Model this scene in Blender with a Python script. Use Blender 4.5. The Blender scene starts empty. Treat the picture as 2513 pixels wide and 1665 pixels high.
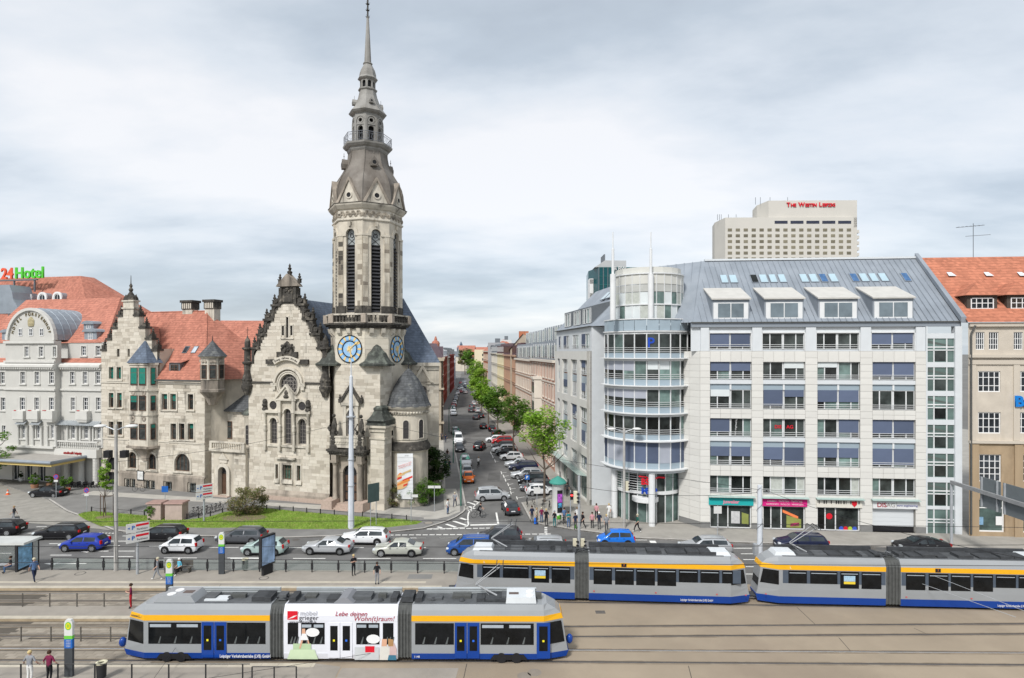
import bpy,math,random,mathutils
from math import sin,cos,pi,radians,hypot,atan2,sqrt
random.seed(7)
scene=bpy.context.scene
COL=scene.collection
FPX,CX0,HY,HC=1458.0,1256.5,862.0,19.0  # focal length and horizon of the photograph in its pixels; eye height in m

# ------------------------------------------------------------------ camera
cam_d=bpy.data.cameras.new('camera');cam=bpy.data.objects.new('camera',cam_d);COL.objects.link(cam)
cam.location=(0,0,HC);cam.rotation_euler=(radians(90),0,0)
cam_d.sensor_width=36;cam_d.lens=36*FPX/2513;cam_d.shift_y=29.5/2513
cam_d.clip_start=0.5;cam_d.clip_end=6000
scene.camera=cam
scene.view_settings.view_transform='Standard';scene.view_settings.look='None'
scene.view_settings.exposure=1.22;scene.view_settings.gamma=1
scene.cycles.max_bounces=6;scene.cycles.diffuse_bounces=3;scene.cycles.glossy_bounces=3
scene.cycles.transmission_bounces=4;scene.cycles.transparent_max_bounces=8

# ------------------------------------------------------------------ sky: overcast, broken streaky cloud
SUN_EL,SUN_AZ=46.0,206.0  # azimuth clockwise from +Y: behind the camera, to the left
world=bpy.data.worlds.new('World');scene.world=world;world.use_nodes=True
nt=world.node_tree;nt.nodes.clear()
def N(t,tree=None,**kw):
 n=(tree or nt).nodes.new(t)
 for k,v in kw.items():setattr(n,k,v)
 return n
wo=N('ShaderNodeOutputWorld');bg=N('ShaderNodeBackground');bg.inputs['Strength'].default_value=0.1
sky=N('ShaderNodeTexSky');sky.sky_type='NISHITA';sky.sun_disc=False
sky.sun_elevation=radians(SUN_EL);sky.sun_rotation=radians(SUN_AZ)
tc=N('ShaderNodeTexCoord');sep=N('ShaderNodeSeparateXYZ');nt.links.new(tc.outputs['Generated'],sep.inputs[0])
# project the view direction onto a flat cloud deck
za=N('ShaderNodeMath',operation='MAXIMUM');nt.links.new(sep.outputs['Z'],za.inputs[0]);za.inputs[1].default_value=0.0
zb=N('ShaderNodeMath',operation='ADD');nt.links.new(za.outputs[0],zb.inputs[0]);zb.inputs[1].default_value=0.2
dx=N('ShaderNodeMath',operation='DIVIDE');nt.links.new(sep.outputs['X'],dx.inputs[0]);nt.links.new(zb.outputs[0],dx.inputs[1])
dy=N('ShaderNodeMath',operation='DIVIDE');nt.links.new(sep.outputs['Y'],dy.inputs[0]);nt.links.new(zb.outputs[0],dy.inputs[1])
cmb=N('ShaderNodeCombineXYZ');nt.links.new(dx.outputs[0],cmb.inputs[0]);nt.links.new(dy.outputs[0],cmb.inputs[1])
mp=N('ShaderNodeMapping');mp.inputs['Rotation'].default_value=(0,0,radians(30));mp.inputs['Scale'].default_value=(0.6,1.0,1);mp.inputs['Location'].default_value=(4.1,-2.0,0)
nt.links.new(cmb.outputs[0],mp.inputs[0])
n1=N('ShaderNodeTexNoise');n1.inputs['Scale'].default_value=0.5;n1.inputs['Detail'].default_value=7;n1.inputs['Roughness'].default_value=0.52;n1.inputs['Distortion'].default_value=0.35
n2=N('ShaderNodeTexNoise');n2.inputs['Scale'].default_value=2.6;n2.inputs['Detail'].default_value=6;n2.inputs['Roughness'].default_value=0.55
nt.links.new(mp.outputs[0],n1.inputs['Vector']);nt.links.new(mp.outputs[0],n2.inputs['Vector'])
ca=N('ShaderNodeMath',operation='MULTIPLY_ADD');nt.links.new(n2.outputs[0],ca.inputs[0]);ca.inputs[1].default_value=0.30;nt.links.new(n1.outputs[0],ca.inputs[2])
cr=N('ShaderNodeValToRGB');nt.links.new(ca.outputs[0],cr.inputs[0])
e=cr.color_ramp.elements
e[0].position=0.50;e[0].color=(0.38,0.425,0.48,1)
e[1].position=0.80;e[1].color=(0.80,0.80,0.81,1)
m_=e.new(0.60);m_.color=(0.475,0.53,0.59,1)
m_=e.new(0.69);m_.color=(0.645,0.685,0.73,1)
cs=N('ShaderNodeVectorMath',operation='SCALE');nt.links.new(cr.outputs[0],cs.inputs[0]);cs.inputs['Scale'].default_value=5.2
mx=N('ShaderNodeMixRGB');mx.inputs[0].default_value=0.90
nt.links.new(sky.outputs[0],mx.inputs[1]);nt.links.new(cs.outputs[0],mx.inputs[2])
nt.links.new(mx.outputs[0],bg.inputs['Color']);nt.links.new(bg.outputs[0],wo.inputs[0])

sun_d=bpy.data.lights.new('sun','SUN');sun_d.energy=1.5;sun_d.angle=radians(10);sun_d.color=(1,0.975,0.94)
sun=bpy.data.objects.new('sun',sun_d);COL.objects.link(sun)
_a,_e=radians(SUN_AZ),radians(SUN_EL)
sun_dir=mathutils.Vector((sin(_a)*cos(_e),cos(_a)*cos(_e),sin(_e)))
sun.rotation_euler=sun_dir.to_track_quat('Z','Y').to_euler()

# ------------------------------------------------------------------ photograph <-> place
CR=dict(A=(0,600,3.6415),B=(0,950,3.6415),C=(0,1250,3.6415),D=(580,640,4.2964),E=(580,950,4.2964),T1=(780,0,3.92),
T2=(780,370,3.408),S=(1040,780,3.0159),G=(1360,560,3.92),H=(1360,940,3.92),R=(1680,600,2.8415),Q=(1680,950,2.8415),
W=(1720,470,5.773),U=(1080,1300,3.0346),V=(1800,1250,3.3198),X=(270,1420,4.081),Y=(830,1400,3.945),I=(1040,1200,7.84),
J=(1270,1180,6.763),L=(2200,900,3.485),M=(600,1280,4.3036),N=(1300,1450,1.9514),O=(1060,800,7.84),P=(0,0,1),Z=(0,0,.94190))
def K(c,x,y):
 o=CR[c];return(o[0]+x/o[2],o[1]+y/o[2])
def gnd(c,x,y,z=0.0):
 """the point of the level z that the photograph shows at a pixel of crop c"""
 px,py=K(c,x,y);d=(HC-z)*FPX/(py-HY);return((px-CX0)*d/FPX,d)
def at(c,x,y,d):
 px,py=K(c,x,y);return((px-CX0)*d/FPX,d,HC-(py-HY)*d/FPX)
class Fr:
 """an upright plane of the place: x along it, y into it, z up"""
 def __init__(s,ox,oy,deg):
  a=radians(deg);s.o=(ox,oy);s.a=a;s.u=(cos(a),sin(a));s.n=(-sin(a),cos(a))
 def px(s,c,x,y,dep=0.0):
  X,Y=K(c,x,y);d=((X-CX0)/FPX,1.0,-(Y-HY)/FPX)
  t=(dep+s.o[0]*s.n[0]+s.o[1]*s.n[1])/(d[0]*s.n[0]+s.n[1])
  return((t*d[0]-s.o[0])*s.u[0]+(t-s.o[1])*s.u[1],HC+t*d[2])
 def x(s,c,x,dep=0.0):return s.px(c,x,500,dep)[0]
 def w(s,x,y):return(s.o[0]+x*s.u[0]+y*s.n[0],s.o[1]+x*s.u[1]+y*s.n[1])
 def inv(s,X,Y):return((X-s.o[0])*s.u[0]+(Y-s.o[1])*s.u[1],(X-s.o[0])*s.n[0]+(Y-s.o[1])*s.n[1])

# ------------------------------------------------------------------ materials
MATS={}
def mat(name,col,rough=0.75,var=0.12,scale=2.0,bump=0.0,bscale=None,metal=0.0,spec=0.18,rnd=0.0,stain=None,bands=None,coat=0.0,emit=0.0,alpha=1.0,trans=0.0,shade=None,blotch=None):
 if name in MATS:return MATS[name]
 m=bpy.data.materials.new(name);m.use_nodes=True;t=m.node_tree;t.nodes.clear();L=t.links.new
 out=N('ShaderNodeOutputMaterial',t);b=N('ShaderNodeBsdfPrincipled',t);L(b.outputs[0],out.inputs[0])
 b.inputs['Roughness'].default_value=rough;b.inputs['Metallic'].default_value=metal;b.inputs['Specular IOR Level'].default_value=spec
 if coat:b.inputs['Coat Weight'].default_value=coat;b.inputs['Coat Roughness'].default_value=0.06
 if alpha<1:b.inputs['Alpha'].default_value=alpha
 if trans:b.inputs['Transmission Weight'].default_value=trans
 c=N('ShaderNodeTexCoord',t);vec=c.outputs['Object']
 col=tuple(col)+(1,)
 cur=None
 def mix(a,bcol,fac,mode='MIX'):
  n=N('ShaderNodeMixRGB',t);n.blend_type=mode
  if isinstance(fac,float):n.inputs[0].default_value=fac
  else:L(fac,n.inputs[0])
  for i,q in((1,a),(2,bcol)):
   if isinstance(q,tuple):n.inputs[i].default_value=q
   else:L(q,n.inputs[i])
  return n.outputs[0]
 def noise(sc,det=5,v=None,rough=0.6):
  n=N('ShaderNodeTexNoise',t);n.inputs['Scale'].default_value=sc;n.inputs['Detail'].default_value=det;n.inputs['Roughness'].default_value=rough
  L(v or vec,n.inputs['Vector']);return n.outputs[0]
 def ramp(v,p0,p1,inv=False):
  n=N('ShaderNodeMapRange',t);L(v,n.inputs[0]);n.inputs[1].default_value=p0;n.inputs[2].default_value=p1
  n.inputs[3].default_value,n.inputs[4].default_value=(1,0)if inv else(0,1);return n.outputs[0]
 cur=col
 if shade:  # tones of single pieces: attribute of joined ones, chance for single objects
  at_=N('ShaderNodeAttribute',t);at_.attribute_name='shade';oi=N('ShaderNodeObjectInfo',t)
  ad=N('ShaderNodeMath',t,operation='ADD');L(at_.outputs['Fac'],ad.inputs[0]);L(oi.outputs['Random'],ad.inputs[1])
  fr=N('ShaderNodeMath',t,operation='FRACT');L(ad.outputs[0],fr.inputs[0])
  rp=N('ShaderNodeValToRGB',t);rp.color_ramp.interpolation='CONSTANT';L(fr.outputs[0],rp.inputs[0])
  els=rp.color_ramp.elements
  for i,q in enumerate(shade):
   x=els[i]if i<2 else els.new(i/len(shade))
   x.position=i/len(shade);x.color=tuple(q)+(1,)
  cur=rp.outputs[0]
 if var:
  lo=tuple(max(0,v*(1-var))for v in col[:3])+(1,);hi=tuple(min(1,v*(1+var))for v in col[:3])+(1,)
  f=ramp(noise(scale),0.3,0.7)
  if shade:
   cur=mix(cur,mix((1-var,)*3+(1,),(1+var*.6,)*3+(1,),f),1.0,'MULTIPLY')
  else:cur=mix(lo,hi,f)
 if rnd:
  oi=N('ShaderNodeObjectInfo',t);r=N('ShaderNodeMapRange',t);L(oi.outputs['Random'],r.inputs[0]);r.inputs[3].default_value=1-rnd;r.inputs[4].default_value=1+rnd
  g=N('ShaderNodeCombineXYZ',t);[L(r.outputs[0],g.inputs[i])for i in range(3)]
  cur=mix(cur,g.outputs[0],1.0,'MULTIPLY')
 if blotch:  # (colour, scale, from, to): patches with a shape of their own
  cur=mix(cur,tuple(blotch[0])+(1,),ramp(noise(blotch[1],6),blotch[2],blotch[3]))
 if stain:  # (colour, scale, from, to): soot that runs down the wall
  mpn=N('ShaderNodeMapping',t);mpn.inputs['Scale'].default_value=(1,1,0.16);L(vec,mpn.inputs[0])
  cur=mix(cur,tuple(stain[0])+(1,),ramp(noise(stain[1],6,mpn.outputs[0]),stain[2],stain[3]))
 hgt=None
 if bands:  # (spacing m, depth 0..1): courses of tiles or slates seen as rows
  sp=N('ShaderNodeSeparateXYZ',t);L(vec,sp.inputs[0])
  mu=N('ShaderNodeMath',t,operation='MULTIPLY');L(sp.outputs['Z'],mu.inputs[0]);mu.inputs[1].default_value=1.0/bands[0]
  fr=N('ShaderNodeMath',t,operation='FRACT');L(mu.outputs[0],fr.inputs[0])
  wn=N('ShaderNodeTexWhiteNoise',t);wn.noise_dimensions='3D'
  sn=N('ShaderNodeVectorMath',t,operation='SNAP');L(vec,sn.inputs[0]);sn.inputs[1].default_value=(bands[0]*.9,bands[0]*.9,bands[0]);L(sn.outputs[0],wn.inputs[0])
  cur=mix(cur,mix((1-bands[1]*.8,)*3+(1,),(1+bands[1]*.3,)*3+(1,),wn.outputs[0]),1.0,'MULTIPLY')
  cur=mix(cur,(1-bands[1],)*3+(1,),ramp(fr.outputs[0],0.24,0.05),'MULTIPLY')
  hgt=fr.outputs[0]
 if isinstance(cur,tuple):b.inputs['Base Color'].default_value=cur
 else:L(cur,b.inputs['Base Color'])
 if emit:
  b.inputs['Emission Strength'].default_value=emit
  if isinstance(cur,tuple):b.inputs['Emission Color'].default_value=cur
  else:L(cur,b.inputs['Emission Color'])
 if bump or hgt:
  bp=N('ShaderNodeBump',t);bp.inputs['Strength'].default_value=bump or .5;bp.inputs['Distance'].default_value=0.05
  L(hgt or noise(bscale or scale*12,4),bp.inputs['Height']);L(bp.outputs[0],b.inputs['Normal'])
 MATS[name]=m;return m

# ------------------------------------------------------------------ meshes
class MB:
 def __init__(s):s.v=[];s.f=[];s.m=[];s.sh=None
 def add(s,vs,fs,m=0):
  o=len(s.v);s.v+=[tuple(p)for p in vs]
  for f in fs:s.f.append(tuple(i+o for i in f));s.m.append(m)
  return s
 def box(s,x0,x1,y0,y1,z0,z1,m=0):
  return s.add([(x0,y0,z0),(x1,y0,z0),(x1,y1,z0),(x0,y1,z0),(x0,y0,z1),(x1,y0,z1),(x1,y1,z1),(x0,y1,z1)],
[(0,3,2,1),(4,5,6,7),(0,1,5,4),(1,2,6,5),(2,3,7,6),(3,0,4,7)],m)
 def taper(s,x0,x1,y0,y1,z0,z1,ix,iy,m=0):
  return s.add([(x0,y0,z0),(x1,y0,z0),(x1,y1,z0),(x0,y1,z0),(x0+ix,y0+iy,z1),(x1-ix,y0+iy,z1),(x1-ix,y1-iy,z1),(x0+ix,y1-iy,z1)],
[(0,3,2,1),(4,5,6,7),(0,1,5,4),(1,2,6,5),(2,3,7,6),(3,0,4,7)],m)
 def poly(s,pts,m=0):return s.add(pts,[tuple(range(len(pts)))],m)
 def prism(s,p,z0,z1,m=0):
  n=len(p);return s.add([(x,y,z0)for x,y in p]+[(x,y,z1)for x,y in p],
[tuple(range(n))[::-1],tuple(range(n,2*n))]+[(i,(i+1)%n,n+(i+1)%n,n+i)for i in range(n)],m)
 def prismy(s,p,y0,y1,m=0):  # outline in x,z pushed from y0 to y1
  n=len(p);return s.add([(x,y0,z)for x,z in p]+[(x,y1,z)for x,z in p],
[tuple(range(n)),tuple(range(n,2*n))[::-1]]+[((i+1)%n,i,n+i,n+(i+1)%n)for i in range(n)],m)
 def prismx(s,p,x0,x1,m=0):  # outline in y,z pushed from x0 to x1
  n=len(p);return s.add([(x0,y,z)for y,z in p]+[(x1,y,z)for y,z in p],
[tuple(range(n))[::-1],tuple(range(n,2*n))]+[(i,(i+1)%n,n+(i+1)%n,n+i)for i in range(n)],m)
 def loft(s,rings,m=0,cap=True,closed=True):
  o=len(s.v);n=len(rings[0])
  for r in rings:s.v+=[tuple(p)for p in r]
  for k in range(len(rings)-1):
   for i in range(n if closed else n-1):
    j=(i+1)%n
    s.f.append((o+k*n+i,o+k*n+j,o+(k+1)*n+j,o+(k+1)*n+i));s.m.append(m)
  if cap and closed:
   s.f.append(tuple(o+i for i in range(n))[::-1]);s.m.append(m)
   q=o+(len(rings)-1)*n;s.f.append(tuple(q+i for i in range(n)));s.m.append(m)
  return s
 def lathe(s,prof,n=12,c=(0,0),m=0,a0=0.0,sx=1.0,sy=1.0,cap=True):
  return s.loft([[(c[0]+r*sx*cos(a0+2*pi*i/n),c[1]+r*sy*sin(a0+2*pi*i/n),z)for i in range(n)]for r,z in prof],m,cap)
 def tube(s,pts,r,n=6,m=0):
  V=mathutils.Vector;P=[V(p)for p in pts];rings=[]
  for i,p in enumerate(P):
   t=(P[min(i+1,len(P)-1)]-P[max(i-1,0)]).normalized()
   a=V((0,0,1))if abs(t.z)<.9 else V((1,0,0))
   u=t.cross(a).normalized();w=t.cross(u);rr=r[i]if isinstance(r,(list,tuple))else r
   rings.append([p+(u*cos(2*pi*k/n)+w*sin(2*pi*k/n))*rr for k in range(n)])
  return s.loft(rings,m)
 def bar(s,p,q,r,m=0):return s.tube([p,q],r,4,m)
 def ball(s,c,r,m=0,n=8,k=5,sz=1.0):
  return s.lathe([(max(r*sin(pi*i/k),.002),c[2]+r*sz*-cos(pi*i/k))for i in range(k+1)],n,c[:2],m)
 def build(s,name,mats,parent=None,smooth=False,loc=None,rz=None,**props):
  return link(name,s.mesh(name,mats,smooth),parent,loc,rz,**props)
 def mesh(s,name,mats,smooth=False):
  me=bpy.data.meshes.new(name);me.from_pydata(s.v,[],s.f)
  for q in(mats if isinstance(mats,(list,tuple))else[mats]):me.materials.append(q)
  if any(s.m):me.polygons.foreach_set('material_index',s.m)
  if smooth:
   me.polygons.foreach_set('use_smooth',[True]*len(s.f))
   if smooth!='all':me.set_sharp_from_angle(angle=radians(smooth if not isinstance(smooth,bool)else 38))
  if s.sh:
   a=me.attributes.new('shade','FLOAT','FACE');a.data.foreach_set('value',s.sh)
  me.update();return me
def link(name,me,parent=None,loc=None,rz=None,scale=None,**props):
 o=bpy.data.objects.new(name,me);COL.objects.link(o)
 if parent:o.parent=parent
 if loc:o.location=loc
 if rz is not None:o.rotation_euler=(0,0,rz)
 if scale:o.scale=scale
 for k,v in props.items():o[k]=v
 return o
def tag(o,label,cat,group=None):
 o['label']=label;o['category']=cat
 if group:o['group']=group
 return o
def thing(name,label,cat,loc=(0,0,0),rz=0.0,group=None):
 o=bpy.data.objects.new(name,None);COL.objects.link(o);o.location=loc;o.rotation_euler=(0,0,rz)
 o.empty_display_size=.3;return tag(o,label,cat,group)
def copy_tree(o,parent=None):
 c=o.copy();COL.objects.link(c)
 if parent:c.parent=parent
 for ch in list(o.children):copy_tree(ch,c)
 return c
UNIT={}
def unit_box(m):
 if m.name not in UNIT:UNIT[m.name]=MB().box(0,1,0,1,0,1).mesh('block',m)
 return UNIT[m.name]
def block(name,parent,m,x0,x1,y0,y1,z0,z1,**p):
 return link(name,unit_box(m),parent,(x0,y0,z0),None,(x1-x0,y1-y0,z1-z0),**p)
def evaluated(o):  # mesh of a curve or modifier object, worked out in a scene of its own
 ws=bpy.data.scenes.new('workshop');ws.collection.objects.link(o);vl=ws.view_layers[0];vl.update()
 me=bpy.data.meshes.new_from_object(o.evaluated_get(vl.depsgraph));bpy.data.objects.remove(o);bpy.data.scenes.remove(ws);return me
def text_mesh(name,txt,size,m,depth=0.02,align='CENTER',shear=0.0,bold=0.0,space=1.0):
 c=bpy.data.curves.new(name,'FONT');c.body=txt;c.size=size;c.extrude=depth;c.align_x=align;c.align_y='CENTER';c.shear=shear;c.offset=bold;c.space_character=space
 c.resolution_u=3
 me=evaluated(bpy.data.objects.new(name,c));bpy.data.curves.remove(c)
 me.materials.clear();me.materials.append(m);return me
def text(name,txt,size,m,parent,loc,rot=(pi/2,0,0),depth=0.02,align='CENTER',shear=0.0,bold=0.0,sx=1.0,space=1.0,**p):
 o=link(name,text_mesh(name,txt,size,m,depth,align,shear,bold,space),parent,loc,None,(sx,1,1),**p);o.rotation_euler=rot;return o

# a wall with real openings: front skin split round them, reveals behind
def wall_open(mb,x0,x1,z0,z1,holes,y=0.0,rev=0.3,m=0,mr=None):
 xs=sorted({x0,x1}|{min(max(h[i],x0),x1)for h in holes for i in(0,1)})
 for a,b in zip(xs,xs[1:]):
  if b-a<1e-5:continue
  mid=(a+b)/2;hs=sorted((max(h[2],z0),min(h[3],z1))for h in holes if h[0]<mid<h[1]);z=z0
  for q0,q1 in hs:
   if q0>z+1e-5:mb.poly([(a,y,z),(b,y,z),(b,y,q0),(a,y,q0)],m)
   z=max(z,q1)
  if z<z1-1e-5:mb.poly([(a,y,z),(b,y,z),(b,y,z1),(a,y,z1)],m)
 r=m if mr is None else mr
 for h in holes:
  a,b,q0,q1=h[:4]
  mb.poly([(a,y,q0),(a,y+rev,q0),(a,y+rev,q1),(a,y,q1)],r);mb.poly([(b,y,q0),(b,y,q1),(b,y+rev,q1),(b,y+rev,q0)],r)
  mb.poly([(a,y,q0),(b,y,q0),(b,y+rev,q0),(a,y+rev,q0)],r);mb.poly([(a,y,q1),(a,y+rev,q1),(b,y+rev,q1),(b,y,q1)],r)
  if len(h)>4 and h[4]:  # round head: spandrels
   R=(b-a)/2;cx=(a+b)/2;rz=h[4]if not isinstance(h[4],bool)else R
   arc=[(cx+R*cos(t),q1-rz+rz*sin(t))for t in[pi*i/12 for i in range(13)]]
   mb.prismy([(b,q1)]+arc[:7],y,y+rev,m);mb.prismy(arc[6:]+[(a,q1)],y,y+rev,m)
def arc_pts(cx,cz,r,a0=0.0,a1=pi,n=14,rz=None):
 return[(cx+r*cos(a0+(a1-a0)*i/n),cz+(rz or r)*sin(a0+(a1-a0)*i/n))for i in range(n+1)]
def arch_ring(mb,cx,cz,r0,r1,y0,y1,m=0,a0=0.0,a1=pi,n=16):
 A=arc_pts(cx,cz,r0,a0,a1,n);B=arc_pts(cx,cz,r1,a0,a1,n)
 for i in range(n):mb.prismy([A[i],B[i],B[i+1],A[i+1]],y0,y1,m)
# glazing: a frame with its panes as a child
WIN={}
def window(parent,x,z,w,h,y,nx=2,nz=3,frame=None,glass=None,t=0.07,arch=False,label=None,name='window',tr=None):
 key=(round(w,2),round(h,2),nx,str(nz),frame.name,glass.name,t,arch)
 if key not in WIN:
  f=MB();w_,h_=w,h
  if arch:
   R=w/2;arch_ring(f,R,h-R,R-t,R,0,.08);hh=h-R
  else:hh=h;f.box(0,w,0,.08,h-t,h)
  f.box(0,t,0,.08,0,hh);f.box(w-t,w,0,.08,0,hh);f.box(t,w-t,0,.08,0,t)
  for i in range(1,nx):
   q=w*i/nx;f.box(q-t*.4,q+t*.4,.01,.07,t,(h-R+sqrt(max(R*R-(q-R)**2,0))-t*.5)if arch else h-t)
  zs=nz if isinstance(nz,(list,tuple))else[i/nz for i in range(1,nz)]
  for q in zs:
   if h*q<hh:f.box(t,w-t,.015,.065,h*q-t*.35,h*q+t*.35)
  g=MB()
  if arch:g.poly([(0.02,.05,.02),(w-.02,.05,.02)]+[(px,.05,pz)for px,pz in arc_pts(R,h-R,R-.02)])
  else:g.poly([(t*.5,.05,t*.5),(w-t*.5,.05,t*.5),(w-t*.5,.05,h-t*.5),(t*.5,.05,h-t*.5)])
  WIN[key]=(f.mesh('window',frame),g.mesh('pane',glass))
 f,g=WIN[key]
 o=link(name,f,parent,(x,y,z));link('pane',g,o)
 if label:o['label']=label
 return o
# dressed stone in courses standing a little proud of a wall; the 300 largest are single stones, the others one part
class Courses:
 def __init__(s):s.b=[]
 def lay(s,fn,x0,x1,z0,z1,holes=(),h=.42,lmin=.5,lmax=1.25,clip=None,gap=.014,seed=1):
  """fn(x,z) -> point and outward direction frame; here blocks are kept as (fn, x0, x1, z0, z1, proud)"""
  r=random.Random(seed);z=z0
  while z<z1-.08:
   hh=min(h*r.choice((.8,1,1,1.15)),z1-z);a,b=(x0,x1)if not clip else clip(z+hh/2)
   x=a+0.0
   while x<b-.05:
    l=r.uniform(lmin,lmax);e=min(x+l,b)
    if b-e<.25:e=b
    if not any(e>q[0]and x<q[1]and z+hh>q[2]and z<q[3]for q in holes):
     s.b.append((fn,x+gap,e-gap,z+gap,z+hh-gap,r.uniform(.004,.03),r.random()))
    else:  # fill up to the opening's edges
     segs=[(x,e)]
     for q in holes:
      if z+hh>q[2]and z<q[3]:
       segs=[t_ for a_,b_ in segs for t_ in(((a_,min(b_,q[0])),(max(a_,q[1]),b_)))]
     for a_,b_ in segs:
      if b_-a_>.12:s.b.append((fn,a_+gap,b_-gap,z+gap,z+hh-gap,r.uniform(.004,.03),r.random()))
    x=e
   z+=hh
 def build(s,root,m,n=300):
  """fn is a frame: (ox, oy, angle) of the wall in the thing's own axes"""
  s.b.sort(key=lambda q:-(q[2]-q[1])*(q[4]-q[3]))
  ub=unit_box(m)
  for q in s.b[:n]:
   fx,fy,fa=q[0]
   o=link('stone',ub,root,(fx+q[1]*cos(fa)+q[5]*sin(fa),fy+q[1]*sin(fa)-q[5]*cos(fa),q[3]),fa,(q[2]-q[1],q[5]+.02,q[4]-q[3]))
  mb=MB();mb.sh=[]
  for q in s.b[n:]:
   fx,fy,fa=q[0];c_,s_=cos(fa),sin(fa)
   P=lambda x,y,z:(fx+x*c_-y*s_,fy+x*s_+y*c_,z)
   mb.add([P(q[1],-q[5],q[3]),P(q[2],-q[5],q[3]),P(q[2],-q[5],q[4]),P(q[1],-q[5],q[4]),P(q[1],.02,q[3]),P(q[2],.02,q[3]),P(q[2],.02,q[4]),P(q[1],.02,q[4])],
[(0,1,2,3),(0,4,5,1),(1,5,6,2),(2,6,7,3),(3,7,4,0)]);mb.sh+=[q[6]]*5
  if mb.v:mb.build('stone_courses',m,root,kind='stuff')
# ================================================================== the ground
M_asph=mat('asphalt',(.15,.147,.142),.9,.22,.35,.25,40,blotch=((.195,.19,.182),.22,.5,.75))
M_asph2=mat('asphalt_pavement',(.205,.20,.19),.9,.14,.5,.2,40)
M_tan=mat('tram_asphalt',(.31,.255,.19),.9,.12,.16,.15,30,blotch=((.255,.205,.155),.09,.48,.7))
M_slab=mat('concrete_slabs',(.42,.40,.36),.85,.10,.8,.15,20)
M_plat=mat('platform_paving',(.30,.272,.235),.88,.10,.7,.2,14)
M_edge=mat('platform_edge_stone',(.47,.425,.345),.85,.12,1.5)
M_edge2=mat('platform_side_stone',(.36,.285,.19),.9,.18,1.5)
M_kerb=mat('kerb_stone',(.42,.40,.37),.85,.15,1.2)
M_sett=mat('paving_setts',(.295,.28,.25),.9,.16,.9,.5,9)
M_paver=mat('track_pavers',(.28,.25,.2),.9,.12,1.0,shade=((.30,.262,.212),(.25,.218,.178),(.33,.29,.238),(.275,.24,.195)))
M_joint=mat('paver_joint',(.105,.092,.076),.95,.1,2)
M_rail=mat('rail_steel',(.17,.16,.155),.45,.15,3,metal=.6)
M_railb=mat('rail_polished',(.62,.62,.63),.3,.1,3,metal=.8)
M_mark=mat('road_paint',(.78,.77,.73),.7,.10,2.5,blotch=((.45,.44,.42),3.0,.62,.8))
M_soil=mat('soil',(.20,.15,.11),.95,.2,2)
M_iron=mat('cast_iron',(.12,.11,.10),.7,.2,4)

def sheet(name,pts,z,m,parent=None,**p):return MB().poly([(x,y,z)for x,y in pts]).build(name,m,parent,**p)
def raised(name,pts,z,m,parent=None,mk=None,kw=.0,**p):return MB().prism(pts,-.02,z).build(name,m,parent,**p)
ground=sheet('ground',[(-2500,-200),(2500,-200),(2500,5000),(-2500,5000)],-.03,mat('far_ground',(.17,.165,.155),.95,.2,.02),kind='structure')
b_l=[(-110,52.4),(-39,51.4),(-5.5,50.5),(12,49.0),(31,47.4),(110,41)]
tram_area=sheet('tram_area',[(-110,15),(110,15)]+b_l[::-1],0.0,M_tan,kind='structure')
main_road=sheet('main_road',b_l+[(110,62),(60,68),(9,76),(-16,76),(-30,73),(-60,80),(-110,80)],0.004,M_asph,kind='structure')
LK=[(-5.4,71.2),(-7.05,84.2),(-10.3,109.5),(-19.9,188.7),(-25.7,267),(-36,413),(-44,520)]  # kerbs of the side street
RK=[(5.25,79.4),(3.9,91.5),(1.43,107),(.05,117),(-4.6,158),(-11.5,205),(-17.5,267),(-28,413),(-35,520)]
side_street=sheet('side_street',[(-9,68),(9,68)]+[(x+.4,y)for x,y in RK]+[(x-.4,y)for x,y in LK[::-1]],0.010,M_asph,kind='structure')
G=gnd
# pavement round the church, with the kerb along the road and the corner
kerb_l=[G('C',1000,193),G('C',1190,222),G('C',1600,245),G('M',420,182),G('M',900,166),G('M',1500,128),G('I',0,780),G('I',430,650),G('I',620,565),G('I',750,480),G('I',800,430),G('I',805,360)]+LK
pav_l=raised('pavement_church',kerb_l+[(-60,520),(-110,300),(-110,88),G('B',0,870),G('B',430,1010),G('B',590,1115),G('B',700,1155),G('B',900,1240)],.12,M_asph2,kind='structure')
plaza=sheet('plaza',[G('B',-500,1190),G('B',0,1195),G('B',500,1240),G('C',700,160),G('C',1000,193),G('B',900,1240),G('B',700,1155),G('B',590,1115),G('B',430,1010),G('B',0,870),(-110,88),(-110,66)],.03,M_sett,kind='structure')
kerb_r=[G('J',1950,965),G('V',0,277),G('V',800,302),G('V',1825,328),(70,55.0)]
pav_r=raised('pavement_offices',[G('J',60,380),G('J',225,690),G('J',450,752),G('J',640,778),G('J',900,822),G('J',1300,872)]+kerb_r+[(110,56),(110,140),(40,520)]+RK[::-1]+[G('S',920,1332)],.12,mat('pavement_slabs_right',(.33,.312,.28),.88,.12,.7,.2,10),kind='structure')
def kerb_line(parent,pts,w=.22,z=.135,side=1):
 for(x0,y0),(x1,y1)in zip(pts,pts[1:]):
  l=hypot(x1-x0,y1-y0);nx,ny=-(y1-y0)/l*w*side,(x1-x0)/l*w*side;n=max(1,int(l/1.4))if l<60 else 1
  for i in range(n):
   a,b=i/n+.006/l,(i+1)/n-.006/l
   p=[(x0+(x1-x0)*a,y0+(y1-y0)*a),(x0+(x1-x0)*b,y0+(y1-y0)*b)]
   q=[p[0],p[1],(p[1][0]+nx,p[1][1]+ny),(p[0][0]+nx,p[0][1]+ny)]
   MB().prism(q,-.01,z).build('kerbstone',M_kerb,parent)
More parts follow.
